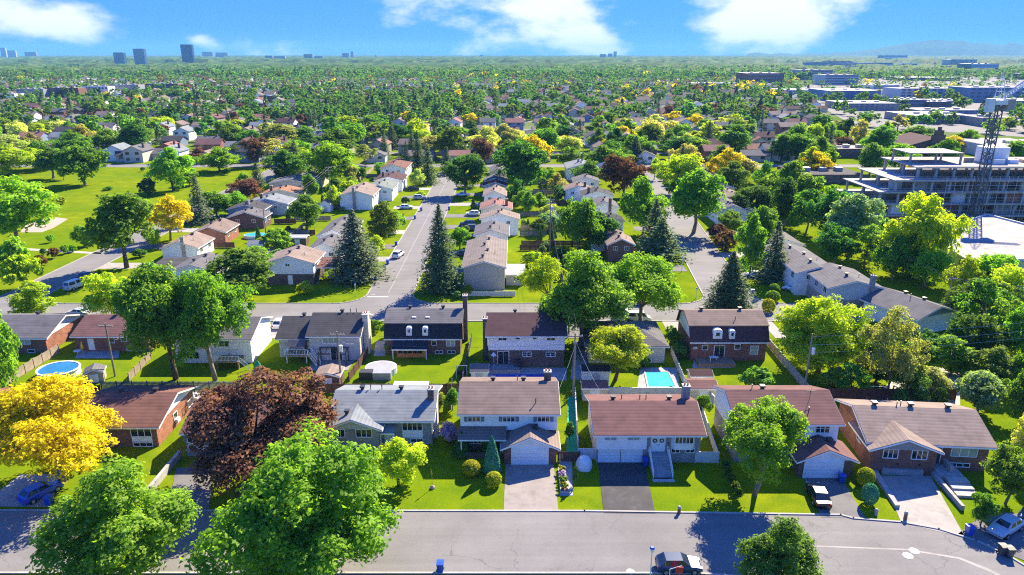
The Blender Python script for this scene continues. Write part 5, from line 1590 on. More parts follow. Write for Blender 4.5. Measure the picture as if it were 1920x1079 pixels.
for k, (p, q) in enumerate((((975, 443), (1024, 443)), ((975, 470), (1030, 470)), ((1000, 362), (1055, 362)), ((515, 420), (555, 420)), ((540, 442), (580, 442)), ((395, 465), (440, 465)), ((1110, 345), (1060, 345)))):
    pfence(p, q, 1.5, ('fence_grey', 'fence_brown')[k % 2], ('grey', 'brown')[k % 2] + ' yard fence ' + ('behind the second right-row house', 'behind the nearest right-row house', 'in the middle back gardens', 'behind the park road pool', 'before the low garden tree', 'below the brick park road bungalow', 'at the small brown and white house')[k])


# ------------------------------------------------------------------ pools, sheds and garden pieces
def shed(label, px, py, w, d, hgt, rise, roof, wall, axis='y', rz=0):
    x, y = gp(px, py)
    h = House(label, (x, y, 0), rz, 'garden sheds', 'garden_shed', False)
    h.wall(-w / 2, w / 2, 0, d, 0, hgt, wall, axis, rise)
    h.roof(-w / 2, w / 2, 0, d, hgt, rise, axis, roof, .15, .15)
    h.door('S', 0, .02, min(1.2, w * .4), hgt * .8, 0, 'door_white' if wall != 'wall_white' else 'wall_lightgrey', 2)
    return h


x, y = gp(112, 703)
r = thing('round_pool', 'round above-ground pool with blue water and white rim', 'pool', (x, y, 0))
MB().disc(0, 0, 3.05, 2.75, 0, 1.05, 32).build('wall', 'metal_pale', r)
MB().disc(0, 0, 2.85, 2.55, 1.052, 1.07, 32).build('water', 'pool_water_dark', r)
mb = MB()
for i in range(32):
    a, b = 2 * math.pi * i / 32, 2 * math.pi * (i + 1) / 32
    p = [(math.cos(t) * rr * k, math.sin(t) * rr2 * k) for t, k, rr, rr2 in ((a, .94, 3.05, 2.75), (b, .94, 3.05, 2.75), (b, 1.04, 3.05, 2.75), (a, 1.04, 3.05, 2.75))]
    mb.slab(p, 1.04, 1.16)
mb.build('rim', 'plastic_white', r)
x, y = gp(715, 698)
r = thing('round_pool', 'empty round pool with pale cover behind the grey boxes', 'pool', (x, y, 0))
MB().disc(0, 0, 2.5, 2.2, 0, 1.0, 28).build('wall', 'metal_pale', r)
MB().disc(0, 0, 2.3, 2.0, 1.002, 1.02, 28).build('cover', 'concrete_cool', r)
MB().box(-2.9, -.9, -3.0, -1.6, 0, 1.3).build('pump_box', 'metal_dark', r); MB().box(-.8, 2.0, -3.0, -1.7, 0, 1.2).build('storage_box', 'metal_grey', r)
tag(r, 'round pool with dull grey cover and grey boxes before it', 'pool')
r = thing('swimming_pool', 'turquoise rectangular pool behind the white fence', 'pool', (*gp(1236, 712), 0))
ox, oy = gp(1236, 712)
pts = [(gp(*p)[0] - ox, gp(*p)[1] - oy) for p in ((1216, 727), (1210, 699), (1252, 699), (1266, 727))]
MB().slab(pts, .02, .10).build('water', 'pool_water', r)
c = (sum(p[0] for p in pts) / 4, sum(p[1] for p in pts) / 4)
big = [(c[0] + (p[0] - c[0]) * 1.12, c[1] + (p[1] - c[1]) * 1.12) for p in pts]
mb = MB()
for i in range(4):
    j = (i + 1) % 4; mb.slab([pts[i], pts[j], big[j], big[i]], .02, .16)
mb.build('rim', 'concrete_pale', r)
r = thing('swimming_pool', 'long pool under a royal blue cover on the grey terrace', 'pool', (*gp(980, 709), 0))
MB().box(-4.8, 4.2, -1.2, 1.0, .03, .16).build('cover', 'pool_cover', r); MB().box(-5.0, 4.4, -1.4, 1.2, .02, .09).build('rim', 'concrete_pale', r)
r = thing('swimming_pool', 'oval turquoise pool behind the orange brick bungalow', 'pool', (*gp(480, 446), 0))
MB().disc(0, 0, 3.2, 2.2, 0, .9, 28).build('wall', 'plastic_white', r); MB().disc(0, 0, 3.0, 2.0, .902, .93, 28).build('water', 'pool_water', r)

shed('grey gabled garden shed beside the round pool', 178, 718, 2.6, 2.2, 1.6, .6, 'roof_grey', 'wall_tan', 'y', R(20))
shed('tan flat-gabled shed behind the purple maple', 615, 728, 3.6, 3.2, 1.9, .5, 'roof_tan', 'brick_brown', 'y')
shed('white shed with grey hip-like roof beside the blue covered pool', 899, 714, 2.6, 2.4, 1.5, .7, 'roof_grey', 'wall_white', 'x')
shed('small white shed with brown roof at the white rear fence', 1115, 752, 3.6, 2.4, 2.0, .5, 'roof_redbrown', 'wall_cream', 'x')
shed('cream shed with brown roof at the right end of the white fence', 1318, 752, 4.0, 3.2, 1.9, .5, 'roof_redbrown', 'wall_cream', 'x')
shed('low brown roofed shed in the mansard house yard', 1315, 722, 3.2, 2.4, 1.4, .5, 'roof_plum', 'wall_tan', 'x')
shed('dark roofed white shed left of the turquoise pool', 1117, 716, 4.2, 2.2, 1.7, .4, 'roof_charcoal', 'wall_white', 'x')
shed('white shed among the back gardens of the right row', 1043, 413, 4.2, 3.4, 2.2, 1.0, 'roof_darkgrey', 'wall_white', 'y')
shed('pale shed in the left back gardens', 610, 398, 3.4, 4.0, 2.6, .9, 'roof_tan', 'wall_white', 'y')
shed('pale metal shed beside the oval pool', 480, 473, 4.0, 3.0, 2.0, .6, 'roof_lightgrey', 'wall_white', 'x')
shed('white roofed open shed behind the corner white house', 558, 462, 4.6, 3.0, 2.2, .3, 'roof_white', 'brick_brown', 'x')
x, y = gp(866, 708)
r = thing('garden_swing', 'dark metal swing frame by the paved terrace', 'swing', (x, y, 0))
MB().tube((-.8, -.6, 0), (-.8, 0, 2), .05).tube((-.8, .6, 0), (-.8, 0, 2), .05).tube((.8, -.6, 0), (.8, 0, 2), .05).tube((.8, .6, 0), (.8, 0, 2), .05).tube((-.9, 0, 2), (.9, 0, 2), .05).build('frame', 'metal_grey', r)
MB().box(-.7, .7, -.3, .3, .5, .58).box(-.7, .7, .28, .34, .58, 1.1).build('seat', 'metal_dark', r)
x, y = gp(1095, 876)
r = thing('covered_mower', 'lawn machine wrapped in a white tarp beside the gate', 'tarp', (x, y, 0))
V, _ = crown_leaves(3, 300, .9, 1.6, 1.0, 0.0, 6, (.5, .7), .4, 6, .1)
mb = MB().loft([[(math.cos(a) * w * (1 + .12 * math.sin(3 * a + z)), math.sin(a) * w * 1.25 * (1 + .1 * math.cos(2 * a)), z) for a in [2 * math.pi * i / 14 for i in range(14)]] for z, w in ((0, 1.0), (.4, .95), (.9, .8), (1.25, .6), (1.45, .25))])
mb.build('tarp', 'plastic_white', r)
x, y = gp(485, 702)
tag(MB().loft([[(math.cos(a) * w, math.sin(a) * w * .6, z) for a in [2 * math.pi * i / 12 for i in range(12)]] for z, w in ((0, .9), (.9, .8), (1.7, .5), (2.3, .08))]).build('folded_parasol', 'tarp_green', None, (x, y, 0)), 'folded green parasol in the yard behind the purple maple', 'parasol')
x, y = gp(1645, 752)
r = thing('goal_frame', 'frame of a garden goal net behind the brick bungalow', 'net', (x, y, 0))
MB().tube((-1.5, 0, 0), (-1.5, .8, 1.9), .05).tube((1.5, 0, 0), (1.5, .8, 1.9), .05).tube((-1.5, .8, 1.9), (1.5, .8, 1.9), .05).tube((-1.5, 0, 0), (1.5, 0, 0), .05).build('frame', 'metal_pale', r)
x, y = gp(811, 916)
r = thing('lawn_ornament', 'small stone and orange pole marker on the big lawn', 'ornament', (x, y, 0))
MB().loft([[(math.cos(a) * w, math.sin(a) * w, z) for a in [2 * math.pi * i / 8 for i in range(8)]] for z, w in ((0, .28), (.2, .3), (.4, .12))]).build('stone', 'sand', r)
MB().tube((0, 0, .3), (-.05, 0, 1.9), .03).tube((-.05, 0, 1.9), (-.1, 0, 2.5), .09, .03).build('pole', 'orange_lattice', r)
x, y = gp(1056, 908)
r = thing('flower_bed', 'raised white flower bed beside the brown driveway', 'flower bed', (x, y, 0))
MB().box(-.45, .45, -2.0, 3.0, 0, .35).build('border', 'concrete_pale', r); MB().box(-.36, .36, -1.9, 2.9, .352, .38).build('soil', 'soil', r)
for i in range(4):
    put('plant', proto(('shrub', 2, 0))[0], r, (0, -1.4 + i * 1.2, .36), i, .28, ('leaf_gold', 'leaf_green', 'blossom', 'leaf_gold')[i])
x, y = gp(130, 842)


# ------------------------------------------------------------------ cars
def car_parts(kind, paint):
    """profile lofted along x (nose at +x); hatchback, sedan, van or pickup"""
    H = dict(hatch=1.52, sedan=1.44, van=1.95, suv=1.68)[kind]
    Wd = .92
    prof = dict(hatch=[(-2.15, .62), (-2.1, .95), (-1.9, 1.0), (.9, .96), (2.0, .78), (2.2, .55)], sedan=[(-2.25, .6), (-2.2, .92), (-1.3, .97), (1.0, .95), (2.05, .76), (2.28, .52)],
                van=[(-2.4, .7), (-2.38, 1.1), (-2.2, 1.12), (1.6, 1.08), (2.2, .9), (2.4, .6)], suv=[(-2.25, .7), (-2.2, 1.05), (-1.9, 1.08), (1.0, 1.05), (2.05, .9), (2.25, .6)])[kind]
    roof = dict(hatch=(-2.0, -1.35, .25, 1.05), sedan=(-1.75, -1.0, .3, 1.15), van=(-2.3, -2.1, 1.0, 1.75), suv=(-2.1, -1.7, .3, 1.1))[kind]
    secs = []
    for x, zt in prof:
        e = .90 if abs(x) > 2.0 else 1.0
        secs.append([(x, -Wd * e * .9, .28), (x, Wd * e * .9, .28), (x, Wd * e, .5), (x, Wd * e, zt - .12), (x, Wd * e * .9, zt), (x, -Wd * e * .9, zt), (x, -Wd * e, zt - .12), (x, -Wd * e, .5)])
    body = MB().loft(secs)
    zb = prof[2][1] - .02
    a, b, c, d = roof
    wb, wtp = Wd * .9, Wd * .70
    gs = [[(a, -wb, zb), (a, wb, zb), (a + .02, wb, zb + .03), (a + .02, -wb, zb + .03)], [(b, -wb, zb), (b, wb, zb), (b, wtp, H), (b, -wtp, H)],
          [(c, -wb, zb), (c, wb, zb), (c, wtp, H), (c, -wtp, H)], [(d, -wb, zb), (d, wb, zb), (d - .02, wb, zb + .03), (d - .02, -wb, zb + .03)]]
    body.loft(gs)

    def lerp(p, q, t):
        return tuple(p[i] + (q[i] - p[i]) * t for i in range(3))

    def glass(p00, p10, p11, p01, off, m=.1):
        q = [lerp(lerp(p00, p10, u), lerp(p01, p11, u), v) for u, v in ((m, .14), (1 - m, .14), (1 - m, .88), (m, .88))]
        q = [(p[0] + off[0], p[1] + off[1], p[2] + off[2]) for p in q]
        r = [(p[0] - off[0] * .6, p[1] - off[1] * .6, p[2] - off[2] * .6) for p in q]
        mb = MB(); mb.v = q + r; mb.f = [(0, 1, 2, 3), (7, 6, 5, 4), (0, 4, 5, 1), (1, 5, 6, 2), (2, 6, 7, 3), (3, 7, 4, 0)]
        return mb
    P = {}
    P['body'] = [(body.mesh('body', paint), None)]
    P['windshield'] = [(glass((d, -wb, zb), (d, wb, zb), (c, wtp, H), (c, -wtp, H), (.012, 0, .012)).mesh('windshield', 'glass'), None)]
    P['rear_window'] = [(glass((a, wb, zb), (a, -wb, zb), (b, -wtp, H), (b, wtp, H), (-.012, 0, .012)).mesh('rear_window', 'glass'), None)]
    sw = []
    for sg in (-1, 1):
        for t0, t1 in ((.0, .47), (.53, 1.0)):
            xb0, xb1 = a + .12 + (d - a - .3) * t0, a + .12 + (d - a - .3) * t1
            xt0, xt1 = b + (c - b) * t0, b + (c - b) * t1
            g = glass((xb0, sg * wb, zb), (xb1, sg * wb, zb), (xt1, sg * wtp, H), (xt0, sg * wtp, H), (0, sg * .014, .006), .05)
            sw.append((g.mesh('side_window', 'glass'), None))
    P['side_window'] = sw
    P['headlight'] = [(MB().box(prof[-1][0] - .12, prof[-1][0] - .0, sg * .62 - .16, sg * .62 + .16, .56, .70).mesh('headlight', 'metal_pale'), None) for sg in (-1, 1)]
    P['taillight'] = [(MB().box(prof[0][0] - .02, prof[0][0] + .1, sg * .66 - .12, sg * .66 + .12, .66, .88).mesh('taillight', 'red_paint'), None) for sg in (-1, 1)]
    return P


def wheel_mesh():
    return MB().prism([(.33 * math.cos(2 * math.pi * i / 14), .33 * math.sin(2 * math.pi * i / 14)) for i in range(14)], -.11, .11, 'y').mesh('wheel', 'rubber')


def rim_mesh():
    return MB().prism([(.2 * math.cos(2 * math.pi * i / 10), .2 * math.sin(2 * math.pi * i / 10)) for i in range(10)], -.125, .125, 'y').mesh('rim', 'metal_grey')


def car(label, px, py, head, kind='hatch', paint='paint_grey', group=None, at=None, cat='car'):
    x, y = at or gp(px, py)
    r = thing('van' if kind == 'van' else 'car', label, cat, (x, y, .04), R(head), group)
    for n, lst in cached(('car', kind, paint), lambda: car_parts(kind, paint)).items():
        for me, _ in lst:
            put(n, me, r)
    for wx in (-1.35, 1.38):
        for wy in (-.84, .84):
            w = put('wheel', cached('wheel', wheel_mesh), r, (wx, wy, .33))
            put('rim', cached('rim', rim_mesh), w)
    return r


car('dark blue hatchback with silvery roof parked on the street by the lamp post', 1271, 1068, 0, 'hatch', 'paint_navy')
car('black car on the grey driveway of the low garage', 1533, 936, 84, 'sedan', 'paint_black')
car('silver car under the tree at the right edge', 1884, 996, -150, 'sedan', 'paint_silver')
car('grey car beyond the silver one at the photo edge', 1935, 968, -140, 'hatch', 'paint_grey')
car('bright blue car under the golden-yellow tree', 78, 930, 62, 'hatch', 'paint_blue')
car('silver minivan parked in tree shade on the park road', 142, 541, 75, 'van', 'paint_silver')
car('dark car in deep shade ahead of the silver minivan', 163, 522, 75, 'sedan', 'paint_black')
car('pale blue car behind the grey roofed brick bungalow', 148, 592, 170, 'sedan', 'paint_silver')
car('white SUV parked on the left of the centre street', 747, 482, 78, 'suv', 'paint_white')
car('white van with covered trailer behind the bare trunks', 1196, 603, 0, 'van', 'paint_white')
car('silver car in a driveway left of the centre street', 787, 374, 5, 'suv', 'paint_silver')
car('dark car in the far driveway left of the centre street', 775, 358, 5, 'suv', 'paint_black')
car('white and green car beyond the brownish tree', 762, 392, 5, 'hatch', 'paint_white')
car('grey car under the far street spruce', 826, 332, 0, 'sedan', 'paint_grey')
car('white car by the dense dark street tree', 867, 368, 180, 'sedan', 'paint_white')
car('white SUV in the driveway with a hedge on the right of the street', 886, 405, 180, 'suv', 'paint_white')
car('blue-grey SUV in a driveway right of the centre street', 876, 424, 180, 'suv', 'paint_navy')
car('dark SUV beside the blue-grey one', 880, 432, 180, 'suv', 'paint_grey')
car('black car half behind the grey gabled house', 874, 448, 180, 'sedan', 'paint_black')
car('dark blue car at the beige house side', 866, 480, 180, 'sedan', 'paint_navy')
car('white car under the massive leaning tree', 1085, 570, 0, 'sedan', 'paint_white')
car('white car beside the right-hand street shrubs', 1487, 546, 150, 'sedan', 'paint_white')
car('blue car beside the grey hip roof bungalow', 1118, 624, 175, 'sedan', 'paint_silver')
car('white car in the split-roof house driveway', 525, 612, 90, 'hatch', 'paint_white')
car('grey car in shade by the right-hand street spruce', 1415, 520, 170, 'sedan', 'paint_silver')
x, y = gp(1172, 603)
r = thing('trailer', 'white box trailer coupled behind the white van', 'trailer', (x - 1.2, y, .04))
MB().box(-1.7, 1.7, -1, 1, .5, 2.2).build('box', 'plastic_white', r); MB().box(1.7, 2.6, -.06, .06, .45, .55).build('drawbar', 'metal_dark', r)
for wy in (-1.05, 1.05):
    put('wheel', cached('wheel', wheel_mesh), r, (-.2, wy, .33))


# ------------------------------------------------------------------ bins, posts, lamps, poles
def bin_(label, px, py, mat='plastic_blue', rz=0, group='wheeled bins at the kerbs'):
    x, y = gp(px, py)
    r = thing('wheeled_bin', label, 'bin', (x, y, .04), rz, group)
    put('body', cached(('bb', mat), lambda: MB().loft([[(-.26, -.3, .06), (.26, -.3, .06), (.26, .3, .06), (-.26, .3, .06)], [(-.33, -.4, 1.0), (.33, -.4, 1.0), (.33, .4, 1.0), (-.33, .4, 1.0)]]).mesh('body', mat)), r)
    put('lid', cached(('bl', mat), lambda: MB().prism([(-.44, 1.002), (.44, 1.002), (.42, 1.06), (0, 1.12), (-.42, 1.06)], -.36, .36, 'x').mesh('lid', mat)), r)
    for sx in (-.3, .3):
        put('wheel', cached('bw', lambda: MB().prism([(.1 * math.cos(i * .785), .1 + .1 * math.sin(i * .785)) for i in range(8)], -.03, .03, 'x').mesh('wheel', 'rubber')), r, (sx, .36, 0))


for a in ((826, 1072, 'blue bin on the near kerb below the open street'), (1209, 874, 'blue bin between double garage and front stair'), (1577, 905, 'blue bin by the low garage driveway'), (1816, 1003, 'blue bin at the kerb by the pale driveway'),
          (1878, 1040, 'grey bin at the right kerb, the left of two', 'plastic_grey'), (1890, 1044, 'grey bin at the right kerb, the right of two', 'plastic_grey'), (93, 946, 'blue bin beside the bright blue car'), 
          (727, 496, 'blue bin at the left kerb near the white SUV'), (743, 461, 'blue bin before the brownish tree'), (704, 524, 'blue bin nearest the corner of the centre street'), (721, 508, 'dark bin next to the nearest corner bin', 'plastic_grey'), (778, 411, 'blue bin left kerb beyond the brownish tree'),
          (790, 396, 'blue bin farthest on the left kerb'), (842, 394, 'blue bin on the right kerb of the centre street'), (1197, 573, 'blue bin of the group by the triangular lawn'), (1205, 574, 'grey bin of the group by the triangular lawn', 'plastic_grey'), (1189, 573, 'dark bin of the group by the triangular lawn', 'plastic_grey'),
          (1345, 460, 'blue bin on the right kerb of the right-hand street'), (1368, 488, 'blue bin beside the driveway of the right-hand street'), (1410, 552, 'blue bin by the shrub bed at the right corner')):
    if a[2]:
        bin_(a[2], a[0], a[1], *(a[3:] or ('plastic_blue',)))


def post(label, px, py, hgt, name='marker_post', mat='bin_wood', cap='concrete_pale'):
    x, y = gp(px, py)
    r = thing(name, label, 'post', (x, y, 0))
    MB().tube((0, 0, 0), (0, 0, hgt * .75), .2, .17, 8).build('body', mat, r); MB().tube((0, 0, hgt * .75), (0, 0, hgt), .24, .12, 8).build('cap', cap, r)


post('brown and white kerb post on the lawn by the black driveway', 1273, 963, .95)
post('stone marker with white top at the pale driveway kerb', 1697, 974, 1.0)
post('dark stone heap marker at the flower strip kerb', 1642, 966, .8, mat='stone', cap='stone')
post('small blue-topped post at the park road corner', 172, 566, 1.3, mat='metal_grey', cap='plastic_blue')


def lamp(label, px, py, top, head=.32):
    x, y = gp(px, py)
    Ht = zat(top, y)
    r = thing('street_lamp', label, 'street lamp', (x, y, 0))
    MB().path([(0, 0, 0), (0, 0, .6), (0, 0, Ht - .5)], [.10, .06, .045], 8).build('pole', 'metal_pale', r)
    o = MB().tube((0, 0, Ht - .55), (0, 0, Ht - .15), .13, head * .7, 8).build('lamp_globe', 'plastic_white', r)
    MB().tube((0, 0, Ht - .148), (0, 0, Ht), head * .8, head * .5, 8).build('lamp_cap', 'plastic_blue', r)


lamp('white lamp post with dark cap at the near kerb by the blue hatchback', 1219, 1084, 1026)
lamp('lamp post on the corner lawn left of the centre street', 667, 556, 531, .25)
lamp('lamp post on the triangular lawn', 1305, 560, 540, .25)
lamp('lamp post at the top of the triangular lawn', 1278, 510, 482, .25)
x, y = gp(1266, 1092)
r = thing('yard_sign', 'red sign board leaning on a white arm by the blue hatchback', 'sign', (x, y, 0))
MB().tube((-.6, 0, 0), (-.6, 0, 1.5), .04).tube((-.6, 0, 1.5), (.5, 0, 1.9), .03).build('post', 'trim_white', r)
MB().box(-.05, .65, -.03, .03, 1.05, 1.75).build('board', 'red_paint', r)


def pole(label, px, py, top, arms=1, transformer=False, mat='pole_wood'):
    x, y = gp(px, py)
    Ht = zat(top, y)
    r = thing('utility_pole', label, 'utility pole', (x, y, 0), 0, 'wooden utility poles')
    MB().path([(0, 0, -.1), (0, 0, Ht)], [.17, .11], 8).build('pole', mat, r)
    for k in range(arms):
        z = Ht - .5 - k * .9
        a = MB().box(-1.1, 1.1, -.06, .06, z - .07, z + .07).build('crossarm', mat, r)
        for i in (-1.0, -.5, .5, 1.0):
            MB().tube((i, 0, z + .07), (i, 0, z + .27), .05, .03, 6).build('insulator', 'plastic_white', a)
    if transformer:
        MB().tube((.42, -.1, Ht - 3.2), (.42, -.1, Ht - 2.2), .28, .28, 10).build('transformer', 'metal_pale', r)
    return x, y, Ht


A = pole('utility pole behind the brick bungalow with red-brown roof', 216, 706, 606)
B = pole('utility pole with white transformer behind the split-roof house', 640, 722, 622, 1, True)
C = pole('tall utility pole beside the plum roofed house', 1075, 745, 625, 1)
C2 = pole('slim pole behind the plum roofed house', 1066, 632, 540, 0)
D = pole('utility pole with transformer right of the mansard house', 1508, 735, 626, 0, True)
E_ = pole('utility pole in the thicket on the right', 1772, 590, 519, 1)
Fp = pole('lattice-topped pole in the middle back gardens', 1031, 470, 372, 2, True)
G_ = pole('utility pole in the left back gardens', 622, 395, 312, 2)
H_ = pole('utility pole by the oval pool', 502, 470, 392, 1, True)
I_ = pole('utility pole beyond the red roofed house', 748, 312, 276, 1)
J_ = pole('pole in the far gardens left of the bronze maple', 1092, 330, 270, 1)
K_ = (xat(2150, 100), 101, 12.5); K0 = (xat(-300, 98), 99, 11)


def wire(label, p, q, sag=.7, dz=-.3, dx=0, mat='wire', rad=.013):
    mb = MB(); pts = []
    for i in range(11):
        t = i / 10
        pts.append((p[0] + dx + (q[0] - p[0]) * t, p[1] + (q[1] - p[1]) * t, p[2] + dz + (q[2] - p[2]) * t - sag * 4 * t * (1 - t)))
    mb.path(pts, [rad] * 11, 4)
    tag(mb.build('power_line', mat), label, 'power line', 'overhead power lines')


for k, dz in enumerate((-.25, -1.6, -2.8)):
    t = ('upper', 'middle', 'lower')[k]
    wire(t + ' wire from the left edge to the pole behind the brick bungalow', K0, A, .6, dz)
    wire(t + ' wire between the brick bungalow pole and the transformer pole', A, B, .8, dz)
    wire(t + ' wire between the transformer pole and the tall pole', B, C, .8, dz)
    wire(t + ' wire between the tall pole and the mansard house pole', C, D, .9, dz)
    wire(t + ' wire from the mansard house pole to the right edge', D, K_, .9, dz - .2, 0, 'wire_pale')
wire('wire from the thicket pole to the mansard pole', E_, (K_[0], 110, 12), .8, -.3, 0, 'wire_pale')
for dx in (-.5, .5):
    s = 'left' if dx < 0 else 'right'
    wire(s + ' wire running up the middle back gardens', Fp, J_, 1.5, -.3, dx, 'wire', .014)
    wire(s + ' wire from the tall pole up the middle gardens', C, Fp, 1.0, -.3, dx, 'wire', .014)
    wire(s + ' wire from the oval pool pole to the left garden pole', H_, G_, 1.2, -.3, dx, 'wire', .014)
    wire(s + ' wire from the left garden pole to the red roof pole', G_, I_, 1.2, -.3, dx, 'wire', .014)
    wire(s + ' wire over the thicket from its pole towards the camera', E_, (xat(2050, 105), 105, 9), 1.2, -.3, dx, 'wire', .014)
    wire(s + ' wire from the thicket pole up to the site', E_, (*gp(1615, 420, 9), 9), 1.0, -.3, dx, 'wire', .014)
wire('service drop from the brick bungalow pole to its roof', A, (-66.5, 111.5, 3.2), 1.2, -.6, 0, 'wire_pale')
wire('service drop from the transformer pole to the split-roof house', B, (-25.5, 107.5, 4.2), .6, -1, 0, 'wire_pale')
wire('service drop from the tall pole to the double garage house', C, (12.5, 81.5, 6.2), .6, -1, 0, 'wire_pale')
wire('service drop from the tall pole to the white two-storey house', C, (5.2, 84.0, 6.0), .5, -2, 0, 'wire_pale')


# ------------------------------------------------------------------ construction site
x0, y0 = gp(1700, 432); x1 = x0 + 78
BX, BY = 112.0, 203.0
r = thing('unfinished_building', 'unfinished concrete apartment block with open floors and scaffolds', 'building', (BX, BY, 0))
fh = 3.4
rng = random.Random(3)
for f in range(5):
    z = fh * (f + 1)
    xl0 = (-8, -8, -6, -2, 5)[f]
    MB().box(xl0, 72, (0, 0, 0, 0, 2)[f], 24, z - .28, z).build('floor_slab', 'concrete_pale', r)
    mb = MB().box(xl0, 72, (0, 0, 0, 0, 2)[f] - .2, (0, 0, 0, 0, 2)[f] - .002, z - .34, z + .12)
    mb.build('slab_edge', 'concrete_pale', r)
    for i in range(14):
        xx = xl0 + .8 + i * 5.2
        if xx > 71:
            break
        for yy in (1.0 + (2 if f == 4 else 0), 11, 22):
            put('column', cached('bcol', lambda: MB().box(-.3, .3, -.3, .3, .002, fh - .285).mesh('column', 'concrete_pale')), r, (xx, yy, z - fh))
        if f < 4 and i % 3 == 1:
            MB().box(xx + .8, xx + 4.3, 1.4, 1.55, z - fh + .01, z - .4).build('wall_panel', ('membrane', 'brick_orange', 'plastic_white', 'fence_brown')[(f + i) % 4], r)
        elif f < 4:
            MB().box(xx + .6, xx + 4.6, 6.0, 6.15, z - fh + .01, z - .35).build('inner_wall', ('concrete_pale', 'wall_tan', 'plastic_white', 'concrete')[(f * 2 + i) % 4], r)
    if f < 4:
        mb = MB()
        for zz in (.5, 1.0):
            mb.box(xl0, 71.5, -.06, -.01, z + zz, z + zz + .05)
        for i in range(32):
            mb.box(xl0 + i * 2.4, xl0 + i * 2.4 + .05, -.05, 0, z, z + 1.05)
        mb.build('guard_rail', 'metal_grey', r)
mb = MB()
for i in range(17):
    mb.tube((12 + i * 2.5, -1.4, 0), (12 + i * 2.5, -1.4, 4 * fh + 1.2), .05, .05, 4)
for k in range(8):
    mb.tube((12, -1.4, 1.6 + k * 1.8), (52, -1.4, 1.6 + k * 1.8), .04, .04, 4)
mb.build('scaffold', 'metal_pale', r)
for i in range(22):
    MB().box(-4 + i * 3.3, -3.9 + i * 3.3, 3.2, 3.3, (i % 4) * fh + .01, (i % 4 + 1) * fh - .3).build('shoring_prop', ('orange_lattice', 'metal_pale', 'red_paint')[i % 3], r)
MB().box(6, 22, 9, 20, 5 * fh + 3.0, 5 * fh + 3.2).build('roof_slab', 'membrane', r)
for a, b in ((6.5, 9.5), (21.5, 9.5), (6.5, 19.5), (21.5, 19.5), (14, 9.5)):
    MB().box(a - .25, a + .25, b - .25, b + .25, 5 * fh + .002, 5 * fh + 2.99).build('column', 'concrete', r)
MB().box(8, 70, 3, 23, 5 * fh + .003, 5 * fh + .1).build('roof_deck', 'concrete', r)
MB().box(29, 36, 10, 15, 5 * fh + .11, 5 * fh + 4.6).build('wrapped_stack', 'plastic_white', r)
MB().box(52, 71, 2.4, 3.0, 5 * fh + .11, 5 * fh + .9).build('green_sheet', 'green_paint', r)
MB().box(36, 41, -.5, -.25, 3 * fh + 1.2, 3 * fh + 2.6).build('banner', 'red_paint', r)
for i in range(8):
    MB().box(24 + i * 5.7, 26.5 + i * 5.7 + rng.random(), 6 + rng.random() * 10, 8 + rng.random() * 11, 5 * fh + .12, 5 * fh + .8 + rng.random()).build('material_pile', ('fence_wood', 'metal_pale', 'plastic_white', 'sand')[i % 4], r)
# low wing with pale flat roof and sheathed walls
pts = [gp(*p, 5.2) for p in ((1735, 440), (1818, 494), (1990, 486), (1990, 440), (1850, 404))]
ox, oy = pts[1]
r = thing('low_wing', 'low building wing with bright flat roof and yellow-green sheathed walls', 'building', (ox, oy, 0))
q = [(p[0] - ox, p[1] - oy) for p in pts]
MB().slab(q, 0, 5.0).build('wall', 'sheathing', r)
MB().slab(q, 5.002, 5.25).build('roof', 'membrane', r)
mb = MB()
for i in range(5):
    a, b = q[i], q[(i + 1) % 5]; L = math.dist(a, b); nx, ny = (b[1] - a[1]) / L * .2, -(b[0] - a[0]) / L * .2
    mb.slab([a, b, (b[0] - nx, b[1] - ny), (a[0] - nx, a[1] - ny)], 5.252, 5.7)
mb.build('parapet', 'metal_pale', r)
for i in range(3):
    t = .18 + .3 * i
    xx, yy = q[1][0] + (q[2][0] - q[1][0]) * t, q[1][1] + (q[2][1] - q[1][1]) * t
    MB().box(xx - .55, xx + .55, yy - .1, yy + .25, 1.6, 3.2).build('window', 'glass', r)
# tower crane
x, y = gp(1828, 418)
y = 199.0; x = xat(1836, y, 10)
r = thing('tower_crane', 'dark lattice tower crane with white cab top and slanting jib', 'crane', (x, y, 0))
mb = MB(); Hc = 35.0; s = .95
for sx in (-s, s):
    for sy in (-s, s):
        mb.box(sx - .13, sx + .13, sy - .13, sy + .13, 0, Hc)
for i in range(16):
    z = i * Hc / 16; z2 = (i + 1) * Hc / 16
    for (a, b), (c, d) in (((-s, -s), (s, -s)), ((s, -s), (s, s)), ((s, s), (-s, s)), ((-s, s), (-s, -s))):
        mb.tube((a, b, z), (c, d, z2) if i % 2 else (c, d, z), .1, .1, 4)
        mb.tube((a, b, z) if i % 2 == 0 else (c, d, z), (c, d, z2) if i % 2 == 0 else (a, b, z2), .1, .1, 4)
mb.build('mast', 'paint_grey', r)
MB().box(-1.6, 1.6, -1.6, 1.6, Hc + .002, Hc + 1.2).build('slewing_ring', 'metal_pale', r)
MB().box(-3.4, -1.7, -1.5, .3, Hc - 2.0, Hc + 1.6).build('cab', 'metal_pale', r)
MB().box(1.7, 3.6, -1.6, 1.0, Hc - 1.4, Hc + 1.4).build('counterweight', 'concrete', r)
mb = MB()
for sx in (-.9, .9):
    for sy in (-.9, .9):
        mb.tube((sx, sy, Hc + 1.2), (sx * .2, sy * .2 + .4, Hc + 8.5), .09, .06, 4)
for k in range(4):
    z = Hc + 1.6 + k * 1.7; w = .85 - k * .17
    mb.box(-w, w, -w - .05, -w + .05, z, z + .1).box(-w, w, w - .05, w + .05, z, z + .1)
mb.build('tower_top', 'metal_pale', r)
mb = MB()
